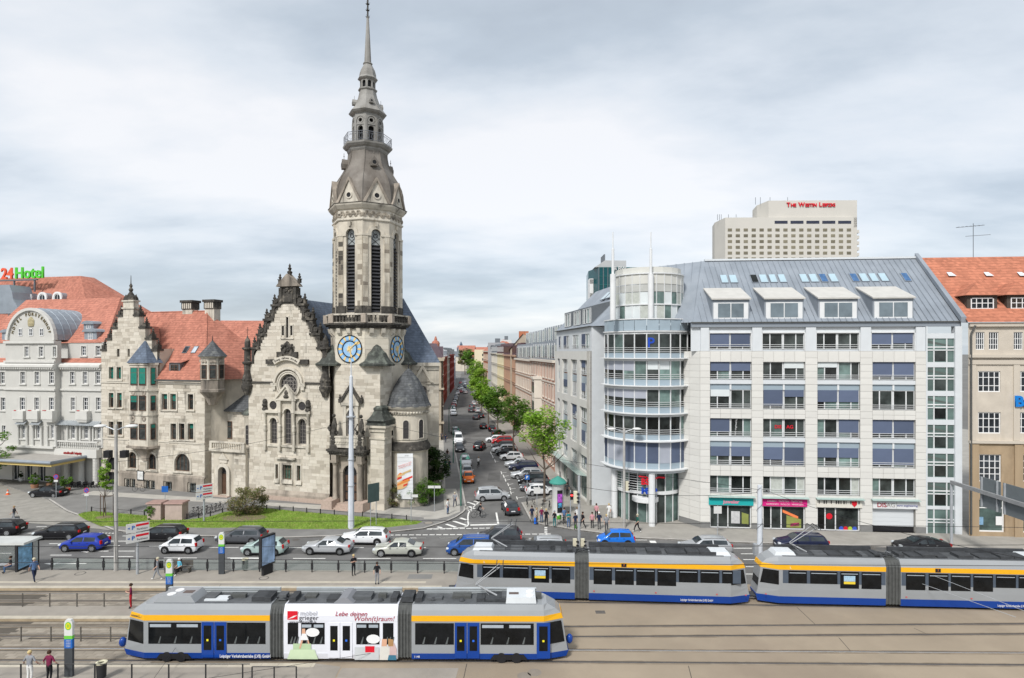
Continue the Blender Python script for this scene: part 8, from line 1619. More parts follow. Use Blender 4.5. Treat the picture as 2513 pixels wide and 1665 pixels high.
for kind,c,lb,sx_,sy_ in(('hatch','black','dark car parked beneath the third tree',503,845),('hatch','dgrey','dark grey car parked by the clipped hedge',530,882),('hatch','black','black car on the right beneath the avenue trees',420,745),('wagon','grey','grey car driving up the street beside the trees',383,756),('hatch','silver','silver car parked under the avenue trees',398,704),('wagon','dgrey','dark car ahead in the middle distance',348,702),('hatch','grey','grey car in the middle distance by the trees',352,672),('hatch','white','white parked car under the farther avenue trees',370,650),('hatch','white','white car coming down the far street',307,564)):
 x,y=gnd('S',sx_,sy_);car(kind,c,lb,x,y+1.5,95,'cars further up the side street',True,True)
# ================================================================== street furniture
M_gal=mat('galvanised_steel',(.42,.44,.46),.5,.1,2,metal=.3);M_conp=mat('concrete_mast',(.40,.39,.37),.85,.15,1.5,stain=((.2,.14,.09),1,.55,.8));M_sgn=mat('sign_white',(.62,.62,.60),.5,.03);M_sblue=mat('sign_blue_plate',(.02,.12,.42),.5,.04);M_lgreen=mat('stop_green',(.15,.5,.06),.5,.05);M_dkg=mat('lamp_green',(.05,.17,.13),.5,.1)
M_bar=mat('barrier_glass',(.36,.43,.40),.1,.05,1,alpha=.26,spec=.5);M_rl=mat('railing_black',(.03,.03,.032),.45,.1);M_rs=mat('railing_steel',(.14,.13,.115),.5,.15,metal=.4)
def pole(name,label,cat,xy,prof,m,n=10):o=thing(name,label,cat,tuple(xy)+(0,));MB().lathe(prof,n,(0,0)).build('pole',m,o,40);return o
o=pole('catenary_mast','tall tapering white mast on the lawn before the church portal','mast',gnd('E',1210,1500),[(.34,.1),(.3,6),(.22,12),(.18,16.3),(.07,16.4),(.05,18.0)],mat('white_mast_paint',(.58,.61,.65),.5,.1,1),8);MB().lathe([(.2,11.9),(.5,11.95),(.5,12.05),(.2,12.1)],12,(0,0)).build('collar',M_gal,o);[MB().lathe([(.36,z),(.36,z+.08)],10,(0,0)).build('band',M_gal,o)for z in(4.6,7.4)]
o=pole('catenary_mast','thick white mast wound with cables between the two rear trams','mast',gnd('V',215,600),[(.24,0),(.21,4),(.18,8)],MATS['white_mast_paint'],12);[MB().tube([(.25*cos(t*.9),.25*sin(t*.9),.6+t*.22)for t in range(34)],.015,4).build('cable',M_black,o),MB().box(-.5,-.2,-.2,.2,2.3,3.2).build('switch_box',M_gal,o)]
def twin(label,xy,h,z0,m):
 o=pole('street_lamp',label,'street lamp',xy,[(.17,z0),(.14,h*.5),(.12,h)],m)
 for s in(-1,1):MB().tube([(0,0,h-.5),(s*.6,0,h-.25),(s*1.0,0,h-.15)],.05,6).build('arm',M_gal,o);MB().ball((s*1.35,0,h-.12),.5,0,10,6,.3).build('lamp_head',M_sgn,o,True)
 return o
o=twin('twin-headed street lamp on a rusty pole by the tram platform',gnd('C',1037,550,.2),12.7,.2,M_conp);[MB().box(x,x+.5,-.3,.2,9.9,10.5).build('loudspeaker',M_black,o)for x in(-.9,.5)]
o=twin('twin-headed street lamp in front of the round glass corner',gnd('J',1770,800),10.8,.1,M_conp)
def signal(par,x,y,z,lit=None,cream=True):
 q=MB().box(x-.16,x+.16,y-.14,y+.14,z,z+(1.0 if cream else .72)).build('signal_head',mat('signal_cream',(.62,.58,.44),.6,.1)if cream else M_black,par)
 for k in range(3 if cream else 2):MB().lathe([(.11,0),(.12,.1)],10,(x+(.2 if cream else 0),y-.16),0).build('lens',mat('lit_red',(.9,.03,.03),.4,0,emit=3.0)if lit==k else M_black,q).location=(0,0,z+.12+k*.32)
signal(o,.3,-.1,4.1)
o=pole('signal_mast','grey signal mast rising behind the tram roof','traffic light',gnd('P',1421,1416),[(.13,0),(.1,8.5)],M_gal);signal(o,-.35,0,2.2);signal(o,.3,0,2.2);signal(o,-.3,0,6.2)
o=pole('traffic_light','pedestrian light showing red beside the advertising pillar','traffic light',gnd('J',880,755,.12),[(.06,.1),(.06,4.0)],M_gal);signal(o,.12,-.05,3.0,1,False)
def guide(label,xy,z0,z1,h,rz):
 o=pole('parking_sign',label,'sign',xy,[(.11,.1),(.1,h)],M_gal);o.rotation_euler=(0,0,rz)
 for z in(z0,(z0+z1)/2+.04):
  q=MB().box(-.85,.85,-.16,-.1,z,z+(z1-z0)/2-.08).build('board',M_sgn,o);hh=(z1-z0)/2-.08;text('parking_symbol','◂ P',hh*.62,M_sblue,q,(-.5,-.17,z+hh/2),depth=.003,bold=.01);block('red_panel',q,M_red,-.15,.8,-.166,-.16,z+hh*.6,z+hh*.84);text('board_text','Parkhaus',hh*.3,M_dl,q,(.32,-.17,z+hh*.28),depth=.002)
guide('white parking guidance board over the black estate car',gnd('C',1228,580,.2),2.95,4.6,4.5,.8);guide('white parking guidance board on the lawn before the parish house door',gnd('B',1823,1210),2.6,4.3,4.2,.75)
def pylon(label,xy,h,z0):
 o=thing('stop_pylon',label,'stop sign',tuple(xy)+(z0,));o.scale=(.78,1,1);MB().box(-.3,.3,-.08,.08,0,h*.5).build('foot',mat('pylon_dark',(.06,.065,.07),.6,.1),o);MB().box(-.3,.3,-.085,.085,h*.5,h*.66).build('line_panel',M_sblue,o);MB().box(-.3,.3,-.085,.085,h*.66,h*.72).build('green_band',M_lgreen,o);MB().prismy([(-.3,h*.72),(.3,h*.72),(.3,h*.95),(.18,h),(-.18,h),(-.3,h*.95)],-.085,.085).build('head',M_sgn,o)
 c=MB();c.poly([(.24*cos(i*pi/9),-.09,h*.89+.24*sin(i*pi/9))for i in range(18)]);c.build('stop_disc',M_lgreen,o);c=MB();c.poly([(.18*cos(i*pi/9),-.094,h*.89+.18*sin(i*pi/9))for i in range(18)]);c.build('disc_centre',mat('stop_yellow',(.75,.6,.02),.5,.03),o);text('letter_h','H',.28,MATS['stop_green'],o,(0,-.098,h*.89),depth=.002,bold=.012)
 for k in range(5):text('line_text','4 Stötteritz',.075,M_txw,o,(0,-.09,h*(.64-k*.027)),depth=.001)
pylon('stop pylon on the near platform, left of the front tram',gnd('P',170,1660,.2),3.3,.2);pylon('stop pylon rising behind the roof of the front tram',gnd('P',416,1494,.2),3.6,.2);pylon('blue stop pylon by the glass barrier in front of the grey estate',gnd('P',544,1409,.2),3.5,.2)
sx_,sy_=gnd('C',60,560,.2);o=thing('tram_shelter','glass tram shelter with flat roof and blue advert at the left edge','shelter',(sx_,sy_,.2));MB().taper(-6,2.2,-.9,1.1,2.55,2.72,.03,.03).build('roof',mat('shelter_roof',(.50,.51,.49),.6,.1,1),o)
for x in(-3,0,2.0):MB().tube([(x,.9,0),(x,.9,2.55)],.05,6).build('post',M_rl,o);
for a,b in((-6,-3),(-3,0),(0,2.0)):block('glass_panel',o,M_bar,a+.05,b-.05,.9,.92,.3,2.4)
block('bench_seat',o,M_gal,-1.8,.9,.3,.75,.42,.48);q=MB().box(1.35,1.55,-.8,.85,.25,2.5).build('advert_case',M_rl,o);[(MB().box(x_,x_+.02,-.68,.73,.45,2.35).build('advert',mat('advert_blue',(.22,.42,.62),.3,.5,1.8),q),[MB().ball((x_+.01,-.3+k*.35,1.2+k*.2),.2,0,8,5,1.9).build('advert_figure',(MATS['print_cream'],MATS['print_hair'],M_skin)[k],q)for k in range(0)])for x_ in(1.33,1.55)]
x,y=gnd('M',240,555,.2);o=thing('advert_board','free-standing advert board on the platform before the mint hatchback','advert board',(x,y,.2),1.12);MB().box(-.5,.5,-.12,.12,0,.75).build('foot',M_rl,o);q=MB().box(-.75,.75,-.14,.14,.75,3.3).build('case',M_rl,o);[block('poster',q,mat('poster_bluepeople',(.30,.42,.60),.3,.6,1.6),-.65,.65,y0,y0+.01,.9,3.15)for y0 in(-.152,.142)]
def bin_(label,xy,z0):o=thing('litter_bin',label,'litter bin',tuple(xy)+(z0,));MB().lathe([(.24,.15),(.27,.95)],14,(0,0)).build('barrel',M_rl,o,True);MB().lathe([(.28,.93),(.3,1.0),(.2,1.03),(.16,.95)],14,(0,0)).build('rim',mat('bin_cream',(.60,.57,.42),.6,.1),o,True);MB().tube([(0,.25,0),(0,.25,.9)],.04,5).build('post',M_rl,o)
bin_('black litter bin at the far glass barrier',gnd('C',2190,548,.2),.2);bin_('black litter bin at the bottom left railing',gnd('P',249,1668,.2),.2)
# barriers and railings
fb=thing('glass_barrier','glass barrier with black posts between the far platform and the road','railing',(0,0,.2));A,B=gnd('C',465,542,.2),gnd('M',2390,552,.2);n=17
for i in range(n):
 f=lambda t:(A[0]+(B[0]-A[0])*t/(n-1),A[1]+(B[1]-A[1])*t/(n-1));x,y=f(i);MB().box(x-.035,x+.035,y-.05,y+.05,0,1.05).build('post',M_rl,fb);block('post_cover',fb,M_rl,x-.08,x+.08,y-.07,y+.07,.25,.8)
 if i<n-1:x2,y2=f(i+1);MB().add([(x+.08,y,.12),(x2-.08,y2,.12),(x2-.08,y2,.98),(x+.08,y,.98)],[(0,1,2,3)]).build('glass_panel',M_bar,fb);MB().tube([(x,y,1.05),(x2,y2,1.05)],.03,5).build('top_rail',M_rl,fb)
def railing(label,x0,x1,y,z0,h,step,zs,m=M_rs):
 o=thing('railing',label,'railing',(0,y,z0));x=x0;k=0
 while x<=x1+.01:MB().box(x-.03,x+.03,-.03,.03,0,h).build('post',m,o);x+=step
 for z in zs:MB().tube([(x0,0,z),(x1,0,z)],.028,5).build('rail',m,o)
railing('steel railing between the two left tracks',-36,-19.3,38.85,0,1.0,1.95,(1.0,.5));railing('steel railing along the back of the middle platform',-38,-18.6,43.7,.2,1.0,2.0,(1.0,.5));railing('dark railing along the bottom left edge of the picture',-30,-14.9,33.75,.2,1.02,2.1,(1.02,.12),M_rl);railing('dark railing panel at the bottom centre left',-14.7,-12.2,33.6,.2,.95,1.25,(.95,.1),M_rl)
fl=[gnd('B',x,y,.14)for x,y in((818,1115),(935,1125),(1050,1130),(1170,1140),(1290,1150),(1670,1180),(1775,1175),(1880,1155),(1988,1125))]+[gnd('E',x,y,.14)for x,y in((320,1295),(458,1305),(600,1315),(742,1328),(887,1340),(1033,1350),(1180,1362),(1330,1370),(1483,1385),(1640,1395),(1795,1408))];o=thing('low_fence','low black fence of short posts and thin rails round the lawn','fence',(0,0,.12))
for i,(x,y)in enumerate(fl):
 MB().box(x-.05,x+.05,y-.05,y+.05,0,.62).build('post',M_rl,o)
 if i and i not in(5,9):MB().tube([fl[i-1]+(.48,),(x,y,.48)],.02,4).build('rail',M_rl,o)
for i,c in enumerate((1345,1520)):
 x,y=gnd('B',c+30,1203);o=thing('utility_cabinet',('pinkish utility cabinet overgrown with ivy on the lawn','larger pinkish utility cabinet beside the ivy-covered one')[i],'cabinet',(x,y,.1));MB().box(-.75-.2*i,.75+.2*i,0,1.3,0,1.85).build('body',mat('cabinet_pink',(.46,.36,.32),.85,.12,1.5),o);MB().taper(-.9-.2*i,.9+.2*i,-.15,1.45,1.85,2.0,.08,.08).build('lid',mat('cabinet_lid',(.33,.22,.19),.85,.1),o)
 if not i:c_=MB();crown(c_,random.Random(5),(-.45,-.1,1.0),(.5,.15,1.0),500,.08,12);c_.build('ivy',LM_g,o)
x,y=gnd('J',670,590,.12);o=thing('advertising_pillar','round white advertising pillar with green conical cap and dark poster','advertising pillar',(x,y,.12));MB().lathe([(.72,0),(.72,.25),(.66,.3),(.66,3.75),(.7,3.8)],24,(0,0)).build('drum',M_sgn,o,40);MB().lathe([(.98,3.78),(1.0,3.9),(.75,4.2),(.3,4.45),(.05,4.6)],24,(0,0)).build('cap',mat('green_cap',(.06,.27,.22),.5,.1),o,40)
def pposter(a0,a1,z0,z1,m,r=.675):P=[(r*cos(a0+(a1-a0)*i/8),r*sin(a0+(a1-a0)*i/8))for i in range(9)];b=MB();[b.add([P[i]+(z0,),P[i+1]+(z0,),P[i+1]+(z1,),P[i]+(z1,)],[(0,1,2,3)])for i in range(8)];b.build('poster',m,o)
pposter(-1.75,-.75,.55,3.1,M_black);pposter(-1.7,-.8,1.7,2.7,mat('poster_violet',(.35,.08,.42),.4,.9,2.2),.682);pposter(-1.6,-.9,1.15,1.65,mat('poster_cyan',(.08,.30,.5),.4,.9,4),.682)
for c,x,y,h,lb,rd in(('B',502,1005,2.9,'round no-stopping sign behind the black saloon',1),('B',775,1130,2.7,'round no-stopping sign at the corner of the lawn',1),('S',765,1330,2.6,'blue square parking sign beside the white hatchback',0),('E',1843,1440,3.2,'white street name board on a thin pole at the lawn tip',2),('E',2088,1328,3.2,'dark pole with two small white boards at the church corner',2),('S',838,1415,2.6,'white square notice board among the bicycles',3),('B',1475,1060,2.4,'blue back of a road sign behind the utility cabinets',4),('Q',230,1050,3.2,'white hexagonal sign on a pole by the shop fronts',3)):
 o=pole('road_sign',lb,'sign',gnd(c,x,y),[(.04,.05),(.04,h)],M_gal,6)
 if rd==1:[MB().poly([(r*cos(i*pi/10),-.05-k*.01,h+r*sin(i*pi/10))for i in range(20)]).build('disc',m,o)for k,(r,m)in enumerate(((.32,M_red),(.26,M_sblue)))];o_=MB().add([(-.2,-.07,h+.16),(-.16,-.07,h+.2),(.2,-.07,h-.16),(.16,-.07,h-.2)],[(0,1,2,3)]).build('red_bar',M_red,o);block('plate',o,M_sgn,-.25,.25,-.05,-.03,h-.65,h-.4)
 elif rd==0:block('plate',o,M_sblue,-.3,.3,-.06,-.04,h-.3,h+.3);text('parking_letter','P',.5,M_txw,o,(0,-.065,h),depth=.003,bold=.012)
 elif rd==2:block('plate',o,M_sgn,-.75,-.05,-.06,-.04,h-.3,h);block('plate',o,M_sgn,.05,.75,-.06,-.04,h-.3,h)
 else:block('plate',o,M_sgn if rd==3 else M_sblue,-.4,.4,-.06,-.04,h-.75,h)
x,y=gnd('E',1445,1475);o=thing('board_sign','back of a dark road board on two thin legs at the lawn edge','sign',(x,y,.1),.8);[MB().tube([(s,0,0),(s,0,4.5)],.04,6).build('leg',M_gal,o)for s in(-.35,.35)];MB().box(-.7,.7,-.05,.0,2.6,4.6).build('board',mat('sign_back',(.06,.09,.085),.6,.1),o)
for i,(c,x,y,h)in enumerate((('S',275,1400,6.2),('S',218,1080,6.0),('S',186,850,6.0))):
 o=pole('street_lantern',('green street lantern at the corner of the side street','green street lantern beside the white van','farther green street lantern on the left pavement')[i],'street lamp',gnd(c,x,y),[(.09,.1),(.06,h)],M_dkg,8);MB().tube([(0,0,h),(.3,0,h+.3),(.7,0,h+.25),(.85,0,h)],.035,5).build('bracket',M_dkg,o);MB().lathe([(.3,h-.35),(.12,h-.05),(.05,h)],10,(.85,0)).build('lantern',M_dkg,o,True)
x,y=gnd('B',70,965);o=thing('traffic_cone','orange and white traffic cone before the hotel','traffic cone',(x,y,.03));MB().lathe([(.2,.03),(.03,.7)],10,(0,0)).build('cone',mat('cone_orange',(.75,.13,.03),.6,.05),o,True);MB().lathe([(.155,.25),(.11,.42)],10,(0,0)).build('white_band',M_sgn,o);MB().box(-.22,.22,-.22,.22,0,.04).build('foot',MATS['cone_orange'],o)
# sign gantry at the right
gA=at('L',470,970,58.0);gB=at('L',1600,1255,44.0);o=thing('sign_gantry','grey overhead sign gantry reaching in from the right edge','gantry',(gA[0],gA[1],0));v=(gB[0]-gA[0],gB[1]-gA[1]);gl_=hypot(*v);o.rotation_euler=(0,0,atan2(v[1],v[0]));zg=gA[2]-.1
MB().tube([(0,0,.1),(0,0,zg)],.13,8).build('post',M_gal,o);MB().box(0,gl_,-.13,.13,zg-.28,zg+.05).build('beam',mat('beam_grey',(.27,.275,.28),.6,.1),o)
for i,(a,b)in enumerate(((.25,.42),(.44,.68),(.7,.95))):q=MB().box(gl_*a,gl_*b,.18,.24,zg-1.5,zg+1.2).build('panel_back',mat('panel_grey',(.15,.17,.18),.5,.06),o);[MB().box(gl_*t-.05,gl_*t+.05,.05,.18,zg-1.5,zg+1.2).build('stiffener',M_gal,q)for t in(a+.02,b-.02)]
# overhead wires
for i,(T,z,m)in enumerate(((T1,5.75,0),(T2,5.75,0),(T3,5.85,0))):w=thing('contact_wire',('thin overhead wire above the front track','thin overhead wire above the second track','thin overhead wire above the rear track')[i],'wire');MB().tube([(x,poly_at(T,x),z)for x in range(-60,66,6)],.017,4).build('wire',M_black,w)
for i,(a,b)in enumerate(((('X',440,1000,33),('X',1110,60,46)),(('X',980,1000,33),('Y',1850,570,40)),(('V',1500,595,44),('V',2300,880,38)),(('V',1600,530,44),('V',2500,880,37)))):w=thing('span_wire',('thin span wire crossing the left half of the front tram','thin span wire rising from the bottom railing to the tram door','pale span wire low over the rightmost tram','upper pale span wire over the rightmost tram')[i],'wire');MB().tube([at(*a),at(*b)],.012 if i<2 else .016,4).build('wire',M_black if i<2 else M_gal,w)
for i,(a,b)in enumerate((((-17.35,63.4,12),(20.4,48.8,7.6)),((-17.35,63.4,11.5),(-34.2,50.8,9.5)),((20.4,48.8,7.4),(5.6,50,7.6)),((20.4,48.8,7.7),(30,34,7.0)),((-34.2,50.8,9.2),(-22,33,7.2)))):
 w=thing('span_wire',('long span wire from the lawn mast to the cable-wound mast','span wire from the lawn mast to the rusty lamp pole','short span wire between signal mast and cable-wound mast','span wire from the cable-wound mast towards the right foreground','span wire from the rusty lamp pole towards the left foreground')[i],'wire');A,B=mathutils.Vector(a),mathutils.Vector(b);MB().tube([A.lerp(B,t/8)-mathutils.Vector((0,0,.5*(1-(t/4-1)**2)))for t in range(9)],.016,4).build('wire',M_black,w)
# bicycles
def bike_proto(label,group):
 o=thing('bicycle',label,'bicycle',(0,0,0),0,group)
 for x in(-.53,.53):MB().tube([(x+.34*cos(i*pi/9),0,.35+.34*sin(i*pi/9))for i in range(19)],.018,4).build('wheel',M_tyre,o)
 b=MB();[b.tube(p,.018,5)for p in([(-.53,0,.35),(-.1,0,.32),(.4,0,.8)],[(-.53,0,.35),(-.22,0,.82),(.38,0,.85)],[(-.1,0,.32),(-.24,0,.95)],[(.53,0,.35),(.36,0,.98)])];b.build('frame',M_blackm,o);MB().taper(-.38,-.1,-.08,.08,.95,1.02,.03,.03).build('saddle',M_black,o);MB().tube([(.3,-.28,1.0),(.38,-.1,1.03),(.38,.1,1.03),(.3,.28,1.0)],.016,5).build('handlebar',M_gal,o);return o
bp=None
for i,(c,x,y,rz)in enumerate((('B',1745,1150,70),('B',1785,1145,60),('B',1830,1140,75),('B',1865,1135,60),('B',1905,1120,65),('B',1945,1110,75),('B',1985,1098,60),('B',1240,935,0),('E',2015,1245,10),('E',2170,1030,80),('E',2160,1120,85),('S',765,1395,95),('S',812,1400,110),('S',883,1410,75),('S',930,1415,80))):
 lb='%s bicycle from the left in the packed row beside the russet shrub'%ORD[i]if i<7 else('white bicycle leaning on the parish house plinth','bicycle leaning at the hedge under the small white boards','bicycle on the pavement railing by the tall dark shrub','nearer bicycle on the pavement by the hedge','dark bicycle under the parking sign','bicycle beside the white notice board','bicycle left of the bright tree trunk','bicycle between tree trunk and advertising pillar')[i-7]
 o=bike_proto(lb,'parked bicycles')if bp is None else copy_tree(bp);bp=bp or o;o['label']=lb;o.location=gnd(c,x,y,.12)+(.12,);o.rotation_euler=(0,0,radians(rz))
# ================================================================== people
POSE={}
def pose(kind):
 if kind in POSE:return POSE[kind]
 V=dict(pel=(0,0,.95,.125),spi=(0,0,1.13,.115),che=(0,.0,1.33,.135),nec=(0,0,1.5,.055),hea=(0,-.02,1.6,.085),top=(0,-.015,1.7,.075))
 for s,n in((-1,'l'),(1,'r')):
  V.update({'sh'+n:(s*.18,0,1.42,.06),'el'+n:(s*.25,.03,1.15,.046),'wr'+n:(s*.24,-.06,.92,.034),'ha'+n:(s*.235,-.08,.84,.04),'hi'+n:(s*.09,0,.88,.095),'kn'+n:(s*.1,-.02,.49,.065),'an'+n:(s*.1,.03,.09,.045),'to'+n:(s*.115,-.13,.045,.042)})
 def up(**k):V.update(k)
 if kind=='walk':up(knl=(-.1,-.2,.53,.065),anl=(-.1,-.32,.12,.045),tol=(-.11,-.47,.1,.042),knr=(.1,.08,.5,.065),anr=(.1,.34,.15,.045),tor=(.11,.24,.05,.042),wrl=(-.25,.16,.95,.034),hal=(-.25,.18,.87,.04),wrr=(.24,-.2,.98,.034),har=(.23,-.24,.91,.04))
 if kind=='phone':up(ell=(-.24,-.02,1.16,.046),wrl=(-.1,-.24,1.22,.034),hal=(-.05,-.28,1.27,.04),elr=(.24,-.02,1.16,.046),wrr=(.08,-.24,1.2,.034),har=(.03,-.28,1.24,.04))
 if kind=='sit':
  for k in list(V):v=V[k];V[k]=v[:2]+(v[2]-.43,v[3])
  for s,n in((-1,'l'),(1,'r')):up(**{'hi'+n:(s*.1,-.02,.52,.095),'kn'+n:(s*.13,-.42,.52,.068),'an'+n:(s*.13,-.4,.1,.045),'to'+n:(s*.14,-.56,.045,.042),'wr'+n:(s*.16,-.26,.62,.034),'ha'+n:(s*.12,-.34,.6,.04)})
 if kind=='lean':up(wrl=(-.42,-.1,.98,.034),hal=(-.48,-.12,.95,.04),ell=(-.34,.02,1.16,.046),wrr=(.4,-.1,.98,.034),har=(.46,-.12,.95,.04),elr=(.34,.02,1.16,.046))
 if kind=='ride':
  up(pel=(0,.1,1.0,.125),spi=(0,.0,1.16,.115),che=(0,-.14,1.33,.135),nec=(0,-.22,1.47,.055),hea=(0,-.28,1.57,.085),top=(0,-.29,1.67,.075))
  for s,n in((-1,'l'),(1,'r')):up(**{'sh'+n:(s*.17,-.18,1.4,.06),'el'+n:(s*.25,-.34,1.2,.046),'wr'+n:(s*.24,-.52,1.06,.034),'ha'+n:(s*.23,-.58,1.04,.04),'hi'+n:(s*.09,.08,.94,.095),'kn'+n:(s*.1,-.28,.82 if s<0 else .64,.065),'an'+n:(s*.1,-.12,.44 if s<0 else .24,.045),'to'+n:(s*.1,-.28,.38 if s<0 else .18,.042)})
 E=[('pel','spi',1),('spi','che',1),('che','nec',1),('nec','hea',0),('hea','top',0)]
 for n in 'lr':E+=[('che','sh'+n,1),('sh'+n,'el'+n,1),('el'+n,'wr'+n,0),('wr'+n,'ha'+n,0),('pel','hi'+n,2),('hi'+n,'kn'+n,2),('kn'+n,'an'+n,2),('an'+n,'to'+n,3)]
 K_=list(V);me=bpy.data.meshes.new('person');me.from_pydata([V[k][:3]for k in K_],[(K_.index(a),K_.index(b))for a,b,_ in E],[]);ob=bpy.data.objects.new('person',me);ob.modifiers.new('Skin','SKIN')
 for i,k in enumerate(K_):r=V[k][3];me.skin_vertices[0].data[i].radius=(r*(1.25 if k in('pel','che','spi')else 1),r*(.85 if k in('che','spi')else 1));me.skin_vertices[0].data[i].use_root=k=='pel'
 ob.modifiers.new('Sub','SUBSURF').levels=1;nm=evaluated(ob)
 vs=[tuple(v.co)for v in nm.vertices];fs=[tuple(p.vertices)for p in nm.polygons];ms=[];Vv={k:mathutils.Vector(V[k][:3])for k in V}
 for f in fs:
  c=sum((mathutils.Vector(vs[i])for i in f),mathutils.Vector())/len(f);best=(9,0)
  for a,b,m in E:
   d=Vv[b]-Vv[a];t=max(0,min(1,(c-Vv[a]).dot(d)/d.length_squared));q=(c-Vv[a]-d*t).length/(V[a][3]+(V[b][3]-V[a][3])*t)
   if q<best[0]:best=(q,m)
  ms.append(best[1])
 b=MB();b.v=vs;b.f=fs;b.m=ms
 for n,s in(('l',-1),('r',1)):  # five fingers on each hand
  h,w_=Vv['ha'+n],Vv['wr'+n];d=(h-w_).normalized();side=d.cross(mathutils.Vector((s,0,0))).normalized()
  for k in range(4):p=h+side*(.03-.02*k);l=(.06,.075,.07,.055)[k];b.tube([p,p+d*l*.6,p+d*l+mathutils.Vector((-s*.012,0,0))],[.012,.01,.007],5)
  b.tube([h-d*.03+side*.035,h+side*.06+d*.015,h+side*.06+d*.045],[.013,.011,.008],5)
 hc=Vv['hea'];b.tube([hc+mathutils.Vector((0,-.085,.02)),hc+mathutils.Vector((0,-.115,-.01)),hc+mathutils.Vector((0,-.09,-.025))],[.012,.018,.01],5)
 hr=MB();tp_=Vv['top'];hr.lathe([(.098,-.06),(.108,.0),(.1,.05),(.06,.1),(.01,.115)],12,(0,.022));hr.v=[(x+tp_.x,y*1.1+tp_.y,z+tp_.z-.02)for x,y,z in hr.v]
 POSE[kind]=(b.mesh('person',[M_skinp]*4,'all'),hr.mesh('hair',M_skinp,'all'));return POSE[kind]
M_skinp=mat('skin',(.52,.32,.24),.6,.08,6)
CL=dict(k=(.015,.015,.018),w=(.70,.70,.68),b=(.10,.17,.32),n=(.02,.028,.06),j=(.07,.12,.22),g=(.25,.26,.28),d=(.07,.07,.075),r=(.38,.015,.025),m=(.17,.02,.06),p=(.55,.27,.30),t=(.03,.18,.19),c=(.12,.45,.60),e=(.50,.46,.34),y=(.52,.40,.2),h=(.05,.028,.018),x=(.34,.24,.13),q=(.02,.10,.08))
def cloth(c):return mat('cloth_'+c,CL[c],.85,.15,4)
def person(label,c,x,y,kind,deg,top,leg,hair,z=.12,sc=1.0,group=None,shoe='k'):
 me,hm=pose(kind);gx,gy=gnd(c,x,y,z);o=link('person',me,None,(gx,gy,z),radians(deg),(sc,sc,sc));tag(o,label,'person',group)
 for i,m in enumerate((M_skinp,cloth(top),cloth(leg),cloth(shoe))):o.material_slots[i].link='OBJECT';o.material_slots[i].material=m
 q=link('hair',hm,o);q.material_slots[0].link='OBJECT';q.material_slots[0].material=cloth(hair);return o
CW='people waiting at the crossing'
